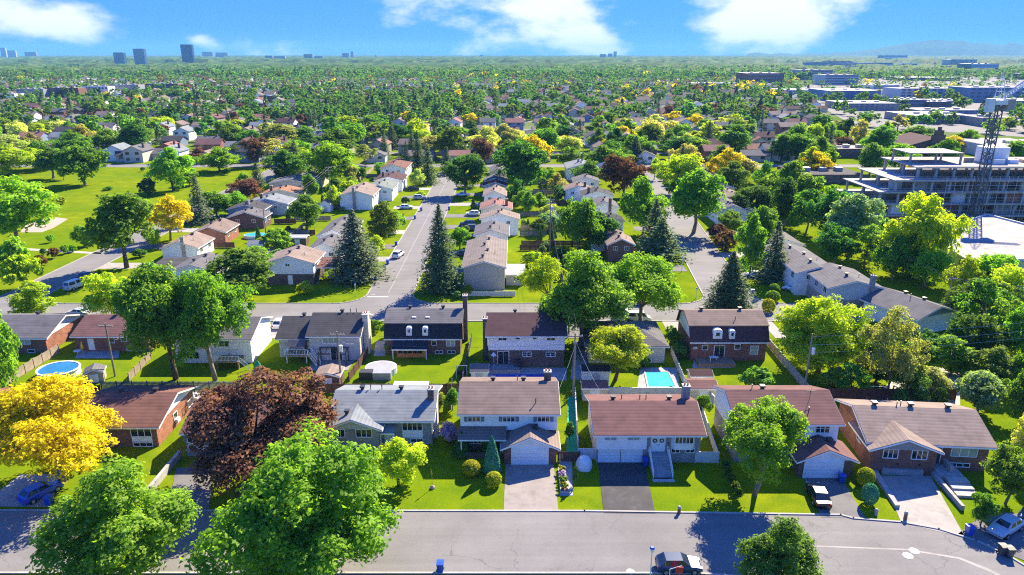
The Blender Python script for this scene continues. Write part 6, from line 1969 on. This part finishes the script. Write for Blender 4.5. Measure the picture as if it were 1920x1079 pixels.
P0, P1 = np.array((1.0, 0, Hc + 1.4)), np.array((13.5, 5.0, Hc + 8.0))
for oz, oy in ((0, -.5), (0, .5), (1.1, 0)):
    mb.tube(tuple(P0 + np.array((0, oy, oz))), tuple(P1 + np.array((0, oy, oz))), .2, .2, 4)
for i in range(16):
    a = P0 + (P1 - P0) * i / 16; b = P0 + (P1 - P0) * (i + 1) / 16
    mb.tube(tuple(a + np.array((0, -.5, 0))), tuple(b + np.array((0, 0, 1.1))), .05, .05, 4); mb.tube(tuple(a + np.array((0, .5, 0))), tuple(b + np.array((0, 0, 1.1))), .05, .05, 4); mb.tube(tuple(a + np.array((0, -.5, 0))), tuple(b + np.array((0, .5, 0))), .06, .06, 4)
mb.build('jib', 'metal_pale', r)
MB().tube((0.1, .4, Hc + 8.4), tuple(P1 + np.array((0, 0, 1.1))), .05, .05, 4).tube((0, .4, Hc + 8.4), (3.2, 0, Hc + 1.4), .05, .05, 4).build('stay_cable', 'metal_dark', r)


# ------------------------------------------------------------------ planting in the back gardens of the rows
ry_ = np.random.default_rng(21)
NTH = 'first second third fourth fifth sixth seventh'.split()
YARDS = (('between the park road and centre street rows', -69, -53, 150, 312, 36), ('between the centre and right-hand street rows', 3, 20, 150, 312, 38), ('in front of the right centre row', -19, -12, 150, 300, 7),
         ('in front of the left centre row', -38, -32, 165, 300, 7), ('along the park road fronts', -96, -88, 165, 300, 12), ('along the right-hand street fronts', 55, 64, 165, 300, 16), ('on the park lawn', -190, -112, 175, 305, 10))
for where, xa, xb, ya, yb, n in YARDS:
    for i in range(n):
        x, y = ry_.uniform(xa, xb), ya + (yb - ya) * (i + ry_.uniform(.1, .9)) / n
        if min(abs(x - a) / 6.5 + abs(y - b - 4) / 8 for a, b in HOUSE_BOXES) < .95 or min(math.hypot(x - a, y - b) - c for a, b, c in TREE_XY) < .3:
            continue
        t = ry_.random()
        if t < .50:
            m = ('leaf_green', 'leaf_bright', 'leaf_cedar', 'leaf_grey')[ry_.integers(4)]
            plant('shrub', x, y, ry_.uniform(1.4, 3.2), ry_.uniform(1.8, 3.8), m, dict(leaf_green='green', leaf_bright='yellow-green', leaf_cedar='dark green', leaf_grey='grey-green')[m] + ' garden bush ' + where, 'garden bushes ' + where, 1, i % 2)
        elif t < .86:
            m = ('leaf_green', 'leaf_maple', 'leaf_dark', 'leaf_bright', 'leaf_pale')[ry_.integers(5)]
            plant(('oval', 'broad')[i % 2], x, y, ry_.uniform(4.5, 9.5), ry_.uniform(4, 8), m, dict(leaf_green='mid green', leaf_maple='fresh green', leaf_dark='dark green', leaf_bright='yellow-green', leaf_pale='pale green')[m] + ' garden tree ' + where, 'garden trees ' + where, 1, i % 3)
        else:
            plant('cone', x, y, ry_.uniform(2.5, 5), ry_.uniform(1.2, 2), 'leaf_cedar', 'pointed cedar ' + where, 'garden cedars ' + where, 1, i % 3)
for k, y in enumerate((175, 193, 211, 229, 247, 268, 290)):
    x0 = -64 if k % 2 else -66
    fence((x0, y), (-55, y), 1.5, ('fence_grey', 'fence_brown', 'fence_wood')[k % 3], ('grey', 'brown', 'pale wooden')[k % 3] + ' cross fence, %s going away, in the left back gardens' % NTH[k], 'board', 'cross fences in the back gardens')
    fence((2.5, y + 6), (20, y + 6), 1.5, ('fence_brown', 'fence_wood', 'fence_grey')[k % 3], ('brown', 'pale wooden', 'grey')[k % 3] + ' cross fence, %s going away, in the right back gardens' % NTH[k], 'board', 'cross fences in the back gardens')
fence((11.2, 150), (11.2, 312), 1.5, 'fence_grey', 'long grey fence dividing the middle back gardens lengthwise', 'board', 'cross fences in the back gardens', 6)
fence((-60.5, 150), (-60.5, 312), 1.5, 'fence_wood', 'long pale fence dividing the left back gardens lengthwise', 'board', 'cross fences in the back gardens', 6)
for k, (y, ro, wa) in enumerate(((168, 'roof_grey', 'wall_white'), (206, 'roof_tan', 'wall_cream'), (226, 'roof_brown', 'brick_red'), (247, 'roof_grey', 'wall_white'), (268, 'roof_plum', 'wall_cream'), (290, 'roof_darkgrey', 'wall_white'))):
    x = rx(y) + 24
    h = House(('grey', 'tan', 'brown', 'grey', 'plum', 'dark grey')[k] + ' roofed house, %s going away on the right-hand street, partly behind trees' % NTH[k], (x, y, 0), 0, FG, fine=False)
    h.wall(-4.8, 4.8, 0, 13, 0, 3.6, wa, 'y', 1.5); h.roof(-4.8, 4.8, 0, 13, 3.6, 1.5, 'y', ro, .5, .4); h.vent(.5, 4); h.vent(.5, 9)
    for u in (3, 9):
        h.win('W', u, 1.6, 1.5, 1.2, -4.8, 2)
    h.win('S', 0, 1.6, 1.3, 1.0, 0, 2)
HOUSE_BOXES = [(o.location.x, o.location.y) for o in bpy.data.objects if o.name.startswith('house')]


# ------------------------------------------------------------------ the far suburb
rg = np.random.default_rng(11)
ROOFS = ['roof_brown', 'roof_tan', 'roof_grey', 'roof_plum', 'roof_redbrown', 'roof_lightgrey', 'roof_darkgrey', 'roof_brown', 'roof_pink', 'roof_grey']
WALLS = ['wall_white', 'wall_cream', 'brick_red', 'wall_white', 'brick_buff', 'wall_lightgrey', 'wall_beige', 'wall_blue']
CN = {'roof_brown': 'brown', 'roof_tan': 'tan', 'roof_grey': 'grey', 'roof_plum': 'plum', 'roof_redbrown': 'red-brown', 'roof_lightgrey': 'pale grey', 'roof_darkgrey': 'dark grey', 'roof_pink': 'salmon',
      'wall_white': 'white', 'wall_cream': 'cream', 'brick_red': 'red brick', 'brick_buff': 'buff brick', 'wall_lightgrey': 'light grey', 'wall_beige': 'beige', 'wall_blue': 'dark blue'}


def pxof(x, y, z=0):
    d = depth(y, z)
    return 960 + FPX * x / d, 539.5 - FPX * ((z - CAMH) * CP + y * SP) / d


def zone(x, y):
    """park lawn, shops and works on the right, or housing"""
    px, py = pxof(x, y)
    if x < -96 and y < 318:
        return 'park'
    if y > 380 and px > 1545 - max(0, y - 600) * .14:
        return 'works'
    if y > 255 and px > 1560:
        return 'works'
    return 'houses'


def house_meshes(v):
    w, d, hgt, rise, ax = ((11, 8.5, 3.2, 2.0, 'x'), (9, 11, 5.2, 2.2, 'y'), (12, 9, 5.0, 2.2, 'x'), (13, 9, 3.0, 1.8, 'x'), (8.5, 12, 3.4, 2.0, 'y'))[v]
    wl = MB(); rf = MB(); ov = .5
    x0, x1, y0, y1 = -w / 2, w / 2, -d / 2, d / 2
    if ax == 'x':
        wl.prism([(y0, 0), (y1, 0), (y1, hgt), (0, hgt + rise), (y0, hgt)], x0, x1, 'x'); u0, u1, a0, a1 = y0, y1, x0, x1
    else:
        wl.prism([(x0, 0), (x1, 0), (x1, hgt), (0, hgt + rise), (x0, hgt)], y0, y1, 'y'); u0, u1, a0, a1 = x0, x1, y0, y1
    sl = rise / ((u1 - u0) / 2); ze = hgt - ov * sl
    rf.prism([(u0 - ov, ze + .03), (0, hgt + rise + .03), (u1 + ov, ze + .03), (u1 + ov, ze + .22), (0, hgt + rise + .22), (u0 - ov, ze + .22)], a0 - .4, a1 + .4, ax)
    wm = [(-w * .28, y0, hgt - 1.6), (w * .22, y0, hgt - 1.6)] + ([(-w * .28, y0, .9), (w * .22, y0, .9)] if hgt > 4 else [])
    ch = (w * .3, 0, hgt + rise + .8)
    return wl, rf, wm, ch, (w, d)


HM = []
for v in range(5):
    wl, rf, wm, ch, sz = house_meshes(v)
    HM.append((wl.mesh('wall', 'wall_white'), rf.mesh('roof', 'roof_brown'), wm, ch, sz, wl, rf))
FWIN = MB().box(-.85, .85, -.06, .02, 0, 1.2).mesh('window', 'glass')
FCH = MB().box(-.45, .45, -.4, .4, -2, .4).mesh('chimney', 'brick_brown')
spots = []
yy = YE + 20
row = 0
while yy < 1430:
    step = 33 if row % 2 else 27
    half = yy * .80 + 40
    xx = -half + rg.uniform(0, 10)
    while xx < half:
        px, py = pxof(xx, yy)
        if zone(xx, yy) == 'houses' and -80 < px < 2000 and rg.random() < (.92 if yy < 700 else .72):
            spots.append((yy + rg.normal() * 2.0, xx))
        xx += rg.uniform(15.5, 22)
    yy += step; row += 1
# houses across the cross street on the park side and between the right-hand rows
for px, py in ((225, 300), (262, 302), (300, 298), (400, 282), (440, 285), (190, 262), (1450, 300), (1500, 290), (1420, 275)):
    x, y = gp(px, py); spots.append((y, x))
spots.sort()
NEAR_H = spots[:300]
ORD = 'left middle right'.split()


def side(x, y):
    px = pxof(x, y)[0]
    return 'past the park' if px < 520 else ('past the centre street' if px < 900 else ('past the middle gardens' if px < 1200 else 'past the right-hand street'))


for y, x in NEAR_H:
    v = int(rg.integers(5)); wl, rf, wm, ch, sz, _, _ = HM[v]
    ro, wa = ROOFS[rg.integers(len(ROOFS))], WALLS[rg.integers(len(WALLS))]
    band = 'first rows' if y < 430 else ('middle rows' if y < 540 else 'farther rows')
    r = thing('house', '%s roofed %s house in the %s %s' % (CN[ro], CN[wa], band, side(x, y)), 'house', (x, y, 0), rg.normal() * .06 + (math.pi if rg.random() < .3 else 0) * 0, 'suburban houses ' + side(x, y))
    put('wall', wl, r, mat=wa); put('roof', rf, r, mat=ro)
    if y < 560:
        for p in wm:
            put('window', FWIN, r, p)
        if rg.random() < .5:
            put('chimney', FCH, r, ch)
mb = MB(); mi = []
mats = ROOFS[:6] + WALLS[:4]
for y, x in spots[300:]:
    v = int(rg.integers(5)); _, _, _, _, _, w_, r_ = HM[v]
    ro, wa = int(rg.integers(6)), 6 + int(rg.integers(4))
    for src, m in ((w_, wa), (r_, ro)):
        n = len(mb.v); mb.v += [(p[0] + x, p[1] + y, p[2]) for p in src.v]; mb.f += [tuple(i + n for i in f) for f in src.f]; mi += [m] * len(src.f)
me = bpy.data.meshes.new('distant_houses'); me.from_pydata(mb.v, [], mb.f)
for m in mats:
    me.materials.append(MATS[m])
me.polygons.foreach_set('material_index', mi)
o = put('distant_houses', me); o['kind'] = 'stuff'; o['label'] = 'mass of far suburban houses below the woods'

# streets among them
for k in range(4):
    y = YE + 20 + 27 * .5 + k * 60 + 14
    structure('road', MB().box(-y * .75, y * .6, y - 3.2, y + 3.2, 0, .03), 'asphalt_road', label='far suburban street')

# trees: those nearest the camera one by one, by kind, the rest as one mass
cand = []
yy = YE - 40
while yy < 1500:
    stp = 10.5 if yy < 600 else 12.5
    half = yy * .80 + 30
    for xx in np.arange(-half, half, stp):
        x = xx + rg.normal() * stp * .35; y = yy + rg.normal() * stp * .35
        px, py = pxof(x, y)
        if not -60 < px < 1980:
            continue
        zn = zone(x, y)
        dens = (.34 if y < 480 else .36) if zn == 'houses' else (.09 if zn == 'works' else 0)
        if y < 340 and zn == 'houses':
            dens = .12 if -100 < x < 70 else .4
        if zn == 'works' and y < 400:
            dens = .18
        if 130 < x < 175 and 195 < y < 235:
            dens = 0
        if abs(y - (YE + 4)) < 8 or (x < -96 and y < 330) or (xl - 3 < x < xr + 3 and y < 322) or (y < 322 and rx(y) - 3 < x < rx(y) + 14):
            continue
        # woodlot left of centre
        if 560 < px < 860 and 500 < y < 800:
            dens = .97
        if rg.random() < dens:
            cand.append((y, x))
    yy += stp
hs = np.array([(b, a) for a, b in spots]); ex = np.array(TREE_XY)
allh = np.vstack([hs, np.array(HOUSE_BOXES)])
keep = []
for y, x in cand:
    if y < 900 and np.min(np.abs(allh[:, 0] - x) * .85 + np.abs(allh[:, 1] - y)) < 6.6:
        continue
    if y < 480 and np.min(np.hypot(ex[:, 0] - x, ex[:, 1] - y) - ex[:, 2]) < 1.0:
        continue
    keep.append((y, x))
keep.sort()
kinds = dict(green=0, spruce=0, yellow=0, purple=0)
rest = []
for y, x in keep:
    u = rg.random()
    px = pxof(x, y)[0]
    k = 'yellow' if u < (.045 if px > 850 else .014) else ('spruce' if u < .19 else ('purple' if u < .26 else 'green'))
    cap = dict(green=190, spruce=90, yellow=60, purple=60)[k]
    if y < 760 and kinds[k] < cap:
        kinds[k] += 1
        lod = 1 if y < 400 else 2
        v = int(rg.integers(3))
        s = side(x, y)
        if k == 'green':
            m = ('leaf_green', 'leaf_maple', 'leaf_dark', 'leaf_olive', 'leaf_bright', 'leaf_green', 'leaf_pale', 'leaf_dark')[rg.integers(8)]
            tn = dict(leaf_green='mid green', leaf_maple='fresh green', leaf_dark='dark green', leaf_olive='olive', leaf_bright='yellow-green', leaf_pale='pale green')[m]
            wd = rg.uniform(9, 17); ht = rg.uniform(9, 16) if y < 420 else rg.uniform(7, 11.5); sz_ = 'small' if wd < 12 else ('large' if wd > 14.5 else 'mid-sized')
            plant(('broad', 'oval')[rg.integers(2)], x, y, ht, wd, m, '%s %s tree among %s houses %s' % (sz_, tn, 'nearer' if y < 420 else 'farther', s), 'leafy trees ' + s, lod, v)
        elif k == 'spruce':
            ht = rg.uniform(10, 18)
            plant('spruce', x, y, ht, rg.uniform(5, 7.5), 'needle', ('tall' if ht > 14 else 'short') + ' dark pointed spruce among %s houses ' % ('nearer' if y < 420 else 'farther') + s, 'spruces ' + s, lod, v)
        elif k == 'yellow':
            wd = rg.uniform(10, 15)
            plant('locust', x, y, rg.uniform(8, 11), wd, 'leaf_yellow', ('large' if wd > 12.5 else 'small') + ' yellow-leaved tree among %s houses ' % ('nearer' if y < 450 else 'farther') + s, 'yellow trees ' + s, lod, v)
        else:
            wd = rg.uniform(8, 12)
            plant('broad', x, y, rg.uniform(7, 11), wd, 'leaf_purple', ('large' if wd > 10 else 'small') + ' purple-leaved maple among %s houses ' % ('nearer' if y < 420 else 'farther') + s, 'purple maples ' + s, lod, v)
    else:
        rest.append((y, x, k))


def small_crown(kind, seed, n, lf=2.7):
    rng = np.random.default_rng(seed)
    if kind == 'spruce':
        f = rng.random(n) ** 1.3; a = rng.uniform(0, 6.283, n); r = 2.6 * (1 - f) * rng.uniform(.7, 1.05, n)
        P = np.stack([r * np.cos(a), r * np.sin(a), .8 + f * 11], 1)
        return leaf_arrays(rng, P, np.stack([np.cos(a), np.sin(a), np.full(n, .6)], 1), lf * .95)
    V, _ = crown_leaves(seed, n, lf, 10.5, 5.0, 1.0, 6, (.45, .65), .5, 6, .9)
    return V


SMALL = {k: [small_crown('spruce' if k == 'spruce' else 'b', 40 + 7 * i + len(k), 64 if k != 'spruce' else 45) for i in range(3)] for k in ('green', 'spruce', 'yellow', 'purple')}
FINER = {k: [small_crown('spruce' if k == 'spruce' else 'b', 90 + 7 * i + len(k), 210 if k != 'spruce' else 130, 1.75) for i in range(4)] for k in ('green', 'spruce', 'yellow', 'purple')}
# the edge of the big wood and the trees past the housing
for i in range(5200):
    y = 1440 + rg.random() ** 1.3 * 900
    px = rg.uniform(-60, 1980)
    x = (px - 960) / FPX * depth(y)
    inwood = 380 < px < 1475
    if not inwood and rg.random() < .55:
        continue
    rest.append((y, x, 'green' if rg.random() < .93 else 'spruce'))
VV = []; MI = []
mid = dict(green=0, spruce=1, yellow=2, purple=3)
for y, x, k in rest:
    src = SMALL[k][rg.integers(3)] if y > 850 else FINER[k][rg.integers(4)]
    if y > 1000:
        q = src.reshape(-1, 4, 3); q = q[:: 2 if y < 1440 else 2]; src = q.reshape(-1, 3)
    a = rg.uniform(0, 6.28); ca, sa = math.cos(a), math.sin(a)
    s = rg.uniform(1.05, 1.8) * (1.0 if y < 1440 else 1.35); sz = s * rg.uniform(.52, .8)
    VV.append(np.stack([(src[:, 0] * ca - src[:, 1] * sa) * s + x, (src[:, 0] * sa + src[:, 1] * ca) * s + y, src[:, 2] * sz], 1))
    MI.append(np.full(len(src) // 4, mid[k]))
me = quad_mesh('distant_trees', np.concatenate(VV), ['wood_mix', 'needle', 'leaf_yellow', 'leaf_purple'], np.concatenate(MI))
o = put('distant_trees', me); o['kind'] = 'stuff'; o['label'] = 'mass of far suburban trees and the wood edge'

# ------------------------------------------------------------------ canopy to the horizon
def vnoise(x, y, seed):
    xi, yi = np.floor(x).astype(int), np.floor(y).astype(int)
    fx, fy = x - xi, y - yi
    fx = fx * fx * (3 - 2 * fx); fy = fy * fy * (3 - 2 * fy)

    def hsh(a, b):
        n = (a * 374761393 + b * 668265263 + seed * 1274126177) & 0x7fffffff
        n = ((n ^ (n >> 13)) * 1274126177) & 0x7fffffff
        return (n & 0xffff) / 65535.0
    return (hsh(xi, yi) * (1 - fx) + hsh(xi + 1, yi) * fx) * (1 - fy) + (hsh(xi, yi + 1) * (1 - fx) + hsh(xi + 1, yi + 1) * fx) * fy


na, nr = 800, 400
az = np.linspace(-.86, .86, na)
ry = 1650 * (13300 / 1650) ** np.linspace(0, 1, nr)
T, Y = np.meshgrid(az, ry)
X = T * Y
wl_ = 17.0 * 2.0 ** np.floor(np.log2(Y / 1650) / 1.0)
amp = np.minimum(wl_ * .62, 26)
Z = 5 + amp * (.45 * vnoise(X / wl_ * .5, Y / wl_ * .4, 3) + .75 * vnoise(X / wl_, Y / wl_ * .8, 5))
gapn = vnoise(X / 420, Y / 420, 9) * .6 + vnoise(X / 140, Y / 140, 8) * .4
pxg = 960 + FPX * X / (Y * CP + CAMH * SP)
openr = np.where(pxg > 1455, .60, np.where((pxg < 430), .34, .0)) * np.where(Y > 6500, .6, 1)
Z = np.where(gapn < openr, Z * .25, Z)
Z[0, :] = -1; Z[-1, :] = np.maximum(Z[-1, :], 8)
idx = np.arange(na * nr).reshape(nr, na)
F = np.stack([idx[:-1, :-1], idx[:-1, 1:], idx[1:, 1:], idx[1:, :-1]], -1).reshape(-1, 4)
me = bpy.data.meshes.new('distant_woods')
me.vertices.add(na * nr); me.vertices.foreach_set('co', np.stack([X, Y, Z], -1).astype(np.float32).ravel())
me.loops.add(len(F) * 4); me.loops.foreach_set('vertex_index', F.ravel().astype(np.int32))
me.polygons.add(len(F)); me.polygons.foreach_set('loop_start', np.arange(0, len(F) * 4, 4, dtype=np.int32))
me.materials.append(MATS['far_mix']); me.update(calc_edges=True)
o = put('distant_woods', me); o['kind'] = 'stuff'; o['label'] = 'unbroken far woodland reaching the horizon'

# hills on the horizon, right
surf('hill_green', (.05, .09, .035), .95, .3, .002, .02, .05, world_space=True)
mb = MB(); secs = []
for i in range(60):
    px = 1380 + i * 14
    xh = (px - 960) / FPX * 11000
    top = 101.5 - 5.5 * min(1, max(0, (px - 1385) / 180)) - 14 * min(1, max(0, (px - 1570) / 130)) ** 1.2 - 3 * math.sin((px - 1600) / 60) + (2 if 1760 < px < 1830 else 0) - 4 * min(1, max(0, (px - 1870) / 40))
    top += .8 * math.sin(px * .31) + .6 * math.sin(px * .77)
    hh = max(12, CAMH + (102 - top) / FPX * 11000 * 1.02)
    secs.append([(xh * .93, 10300, 0), (xh * .965, 10650, hh * .55), (xh, 11000, hh), (xh * 1.06, 11700, hh * .6), (xh * 1.1, 12200, 0)])
n = len(secs)
for q in secs:
    mb.v += q
for i in range(n - 1):
    for j in range(4):
        a = i * 5 + j; mb.f.append((a, a + 5, a + 6, a + 1))
structure('hill', mb, 'hill_green')


# ------------------------------------------------------------------ blocks, shops and towers far off
def block(label, px0, px1, base, top, deep, wall, roof, cat='building', floors=0, group=None, bands='far_glass', nwin=0):
    y = gp(px0, base)[1]
    x0, x1 = xat(px0, y), xat(px1, y)
    Ht = max(3, zat(top, y))
    r = thing('flat_roof_building' if cat == 'building' else 'tower_block', label, cat, ((x0 + x1) / 2, y, 0), 0, group)
    w = (x1 - x0) / 2
    MB().box(-w, w, 0, deep, 0, Ht).build('wall', wall, r)
    o = MB().box(-w + .3, w - .3, .3, deep - .3, Ht + .01, Ht + .12).build('roof', roof, r)
    MB().box(-w - .1, w + .1, -.1, .29, Ht + .002, Ht + .5).build('parapet', wall, o)
    if floors:
        for f in range(floors):
            z = Ht * (f + .35) / floors
            if nwin:
                me = MB().box(-w / nwin * .62, w / nwin * .62, -.12, .05, 0, Ht / floors * .5).mesh('window', bands)
                for i in range(nwin):
                    put('window', me, r, (-w + 2 * w * (i + .5) / nwin, 0, z))
            else:
                MB().box(-w * .97, w * .97, -.12, .05, z, z + Ht / floors * .48).build('window_band', bands, r)
    for i in range(3):
        MB().box(-w * .6 + i * w * .5, -w * .6 + i * w * .5 + w * .12 + 1, deep * .4, deep * .4 + 3, Ht + .13, Ht + 1.6).build('rooftop_unit', 'metal_grey', r)
    return r


TW = 'glass towers on the left horizon'
block('left and lowest of three blue glass towers on the horizon', 216, 235, 126, 99, 18, 'far_glass', 'metal_grey', 'tower', 14, TW, 'metal_grey')
block('middle of three blue glass towers on the horizon', 254, 274, 126, 92, 18, 'far_glass', 'metal_grey', 'tower', 18, TW, 'metal_grey')
block('right and tallest dark blue tower on the horizon', 343, 364, 124, 84, 18, 'paint_navy', 'metal_grey', 'tower', 20, TW, 'far_glass')
HZ = 'pale blocks along the horizon'
for a in ((4, 14, 112, 90), (16, 32, 112, 95), (48, 70, 112, 98), (380, 400, 112, 98), (405, 428, 112, 99), (498, 512, 117, 105), (514, 536, 117, 106), (570, 587, 116, 102), (590, 606, 116, 106), (642, 655, 113, 100), (658, 664, 113, 97), (703, 707, 112, 104), (1150, 1156, 112, 97), (1140, 1148, 112, 101), (900, 906, 112, 104), (1125, 1136, 113, 102)):
    nm = 'pale block on the horizon ' + ('at the left edge' if a[0] < 80 else 'right of the tallest tower' if a[0] < 440 else 'over the left wood' if a[0] < 620 else 'left of the big cloud' if a[0] < 800 else 'under the big cloud')
    block(nm, a[0], a[1], a[2], a[3], 14, ('concrete', 'wall_lightgrey', 'concrete')[a[0] % 3], 'concrete', 'tower', 5, HZ, 'concrete')
WK = 'flat-roofed shops and works on the right'
WORKS = [(1400, 1468, 163, 138, 60, 'brick_red', 'membrane_bright', 'red brick hall with pale roof at the wood edge'), (1500, 1560, 150, 132, 60, 'wall_beige', 'gravel_roof', 'striped beige office block far right'), (1545, 1608, 160, 141, 50, 'wall_lightgrey', 'gravel_roof', 'pale banded office block beside the highway'),
         (1555, 1650, 190, 171, 60, 'wall_blue', 'membrane_bright', 'blue shop hall with white roof'), (1686, 1800, 188, 167, 40, 'wall_lightgrey', 'gravel_roof', 'long blue-grey apartment block with balconies'), (1815, 1935, 192, 165, 40, 'wall_blue', 'membrane_bright', 'blue modern apartment block by the crane'),
         (1590, 1688, 208, 195, 50, 'concrete', 'membrane_bright', 'low white roofed hall behind the houses'), (1715, 1830, 232, 218, 45, 'brick_buff', 'membrane_bright', 'wedge of low white roofed shops'), (1728, 1838, 217, 208, 30, 'wall_blue', 'gravel_roof', 'long blue shop front'), (1840, 1905, 238, 222, 30, 'brick_buff', 'gravel_roof', 'low tan building right of the crane'),
         (1868, 1990, 300, 277, 40, 'wall_lightgrey', 'gravel_roof', 'pale clad flat building at the right edge'), (1488, 1575, 292, 276, 18, 'wall_lightgrey', 'gravel_roof', 'pale flat-roofed school block among the trees'), (1572, 1672, 296, 281, 16, 'brick_red', 'gravel_roof', 'long red brick school wing'), (1640, 1705, 272, 262, 16, 'wall_white', 'roof_darkgrey', 'white low wing behind the school'),
         (1690, 1800, 152, 146, 60, 'brick_red', 'membrane_bright', 'low red hall by the highway'), (1818, 1870, 138, 120, 60, 'far_glass', 'metal_grey', 'blue glass office far right'), (1870, 1990, 132, 126, 60, 'concrete', 'membrane_bright', 'white roofed hall at the right edge of the plain'), (1655, 1700, 116, 104, 80, 'far_glass', 'metal_grey', 'hazy blue block below the hill'),
         (1780, 1830, 124, 112, 60, 'wall_beige', 'metal_grey', 'hazy beige block below the hill'), (1300, 1390, 166, 157, 40, 'wall_beige', 'membrane_bright', 'beige hall with pale roof before the wood'), (1470, 1545, 183, 170, 50, 'wall_lightgrey', 'membrane_bright', 'grey shop hall with pale roof'), 
         (1500, 1625, 345, 330, 26, 'brick_brown', 'roof_darkgrey', 'dark flat-roofed garage row left of the site'), (1900, 1990, 210, 190, 40, 'wall_beige', 'membrane_bright', 'beige hall at the right edge behind the jib'), (1440, 1500, 140, 130, 60, 'brick_red', 'gravel_roof', 'far red hall right of the wood')]
for a in WORKS:
    block(a[7], a[0], a[1], a[2], a[3], a[4], a[5], a[6], 'building', 2 if a[3] > 200 else 4, WK, 'far_glass' if a[5] != 'far_glass' else 'wall_white', 10 if a[3] > 160 else 0)
for k in range(75):
    py = 124 + 78 * rg.random() ** 1.4; px = rg.uniform(1500, 1930); w = rg.uniform(18, 75)
    if any(a[0] - 8 < px + w / 2 < a[1] + 8 and a[3] - 6 < py < a[2] + 9 for a in WORKS):
        continue
    block(('grey', 'white', 'brown', 'dark', 'blue')[k % 5] + ' flat hall on the built-up plain ' + ('near the houses' if py > 165 else 'by the highway' if py > 145 else 'under the hill'), px, px + w, py, py - rg.uniform(4, 9) - (py - 124) * .05, rg.uniform(20, 45), ('wall_lightgrey', 'wall_white', 'brick_brown', 'concrete_cool', 'wall_blue')[k % 5], ('membrane_bright', 'membrane', 'membrane_bright')[k % 3], 'building', 2, 'halls on the built-up plain', 'far_glass')
AP = 'flat-roofed apartment rows on the left'
for k, (a, b, c, d) in enumerate(((-30, 30, 192, 177), (34, 84, 188, 168), (88, 150, 187, 166), (155, 205, 183, 163), (208, 262, 180, 160), (270, 335, 172, 158), (420, 470, 194, 186), (497, 560, 192, 181), (570, 640, 175, 168))):
    block(('first', 'second', 'third', 'fourth', 'fifth', 'sixth', 'seventh', 'eighth', 'ninth')[k] + ' flat-roofed apartment row from the left edge', a, b, c, d, 16, ('wall_white', 'concrete_cool', 'brick_red')[k % 3] if k != 7 else 'brick_dark', 'membrane' if k % 2 else 'gravel_roof', 'building', 3, AP, 'far_glass', 8)
# paved plain with cars and lots on the right
structure('parking_lot', MB().poly([(*gp(*p), .05) for p in ((1600, 236), (1990, 262), (1990, 132), (1580, 132), (1500, 165), (1530, 195))]), 'asphalt_pale')
x, y = gp(1850, 112)
tag(MB().loft([[(math.cos(a) * w, math.sin(a) * w, z) for a in [2 * math.pi * i / 16 for i in range(16)]] for z, w in ((0, 28), (30, 28), (48, 22), (60, 8))]).build('white_dome', 'plastic_white', None, (6900, 9500, 85)), 'white dome on the slope of the far hill', 'dome')
# brick church-like gable behind the site
x, y = gp(1750, 300)
r = thing('brick_building', 'dark red brick building with stepped gable behind the site', 'building', (x, y, 0))
MB().prism([(-14, 0), (14, 0), (14, 6), (0, 10), (-14, 6)], 0, 24, 'y').build('wall', 'brick_brown', r)
MB().prism([(-14.6, 6), (0, 10.2), (14.6, 6), (14.6, 6.3), (0, 10.5), (-14.6, 6.3)], -.4, 24.4, 'y').build('roof', 'roof_plum', r)
MB().box(-3, 3, -1.5, -.01, 0, 12).box(-2.0, 2.0, -1.3, -.1, 12, 14).box(-.8, .8, -1.1, -.3, 14, 15.5).build('gable_tower', 'brick_brown', r)
# far cars on the lots
cm_ = MB().loft([[(-2.1, -.9, .3), (-2.1, .9, .3), (-2.1, .9, .9), (-2.1, -.9, .9)], [(-1.2, -.9, .3), (-1.2, .9, .3), (-1.0, .8, 1.5), (-1.0, -.8, 1.5)], [(.4, -.9, .3), (.4, .9, .3), (.4, .8, 1.5), (.4, -.8, 1.5)], [(2.1, -.9, .3), (2.1, .9, .3), (2.1, .9, .8), (2.1, -.9, .8)]])
cms = [cm_.mesh('car', p) for p in ('paint_white', 'paint_silver', 'paint_grey', 'paint_black', 'paint_red')]
for i in range(80):
    px = rg.uniform(1560, 1900); py = rg.uniform(140, 212)
    if py > 195 and px < 1700:
        continue
    x, y = gp(px, py)
    c = int(rg.integers(5))
    tag(put('car', cms[c], None, (x, y, .08), rg.integers(2) * math.pi / 2), ('white', 'silver', 'grey', 'black', 'red')[c] + ' car on the far ' + ('highway' if py < 165 else 'lots') + ' at the right', 'car', 'cars on the far lots')

# alike far things: tell them apart by their order across the picture where few enough to count
ONES = 'first second third fourth fifth sixth seventh eighth ninth tenth eleventh twelfth thirteenth fourteenth fifteenth sixteenth'.split()
same = {}
for o in bpy.data.objects:
    if o.parent is None and 'group' in o:
        same.setdefault(o['label'], []).append(o)
for lb, lst in same.items():
    if 2 <= len(lst) <= 16:
        if len(lb.split()) > 13:
            continue
        lst.sort(key=lambda q: pxof(q.location.x, q.location.y)[0])
        for i, q in enumerate(lst):
            q['label'] = ONES[i] + ' from left, ' + lb

# ------------------------------------------------------------------ the air
hz = bpy.data.materials.new('haze'); hz.use_nodes = True
nt = hz.node_tree; nt.nodes.clear()
vo = nt.nodes.new('ShaderNodeVolumePrincipled'); out = nt.nodes.new('ShaderNodeOutputMaterial')
vo.inputs['Color'].default_value = (.22, .60, 1.0, 1)
vo.inputs['Density'].default_value = 6.5e-5
vo.inputs['Anisotropy'].default_value = 0.0
nt.links.new(vo.outputs[0], out.inputs['Volume'])
MATS['haze'] = hz
o = MB().box(-GX - 100, GX + 100, GN - 100, GF + 100, -1.0, 205).build('haze', 'haze')
o['kind'] = 'stuff'; o['label'] = 'thin blue summer haze filling the air'
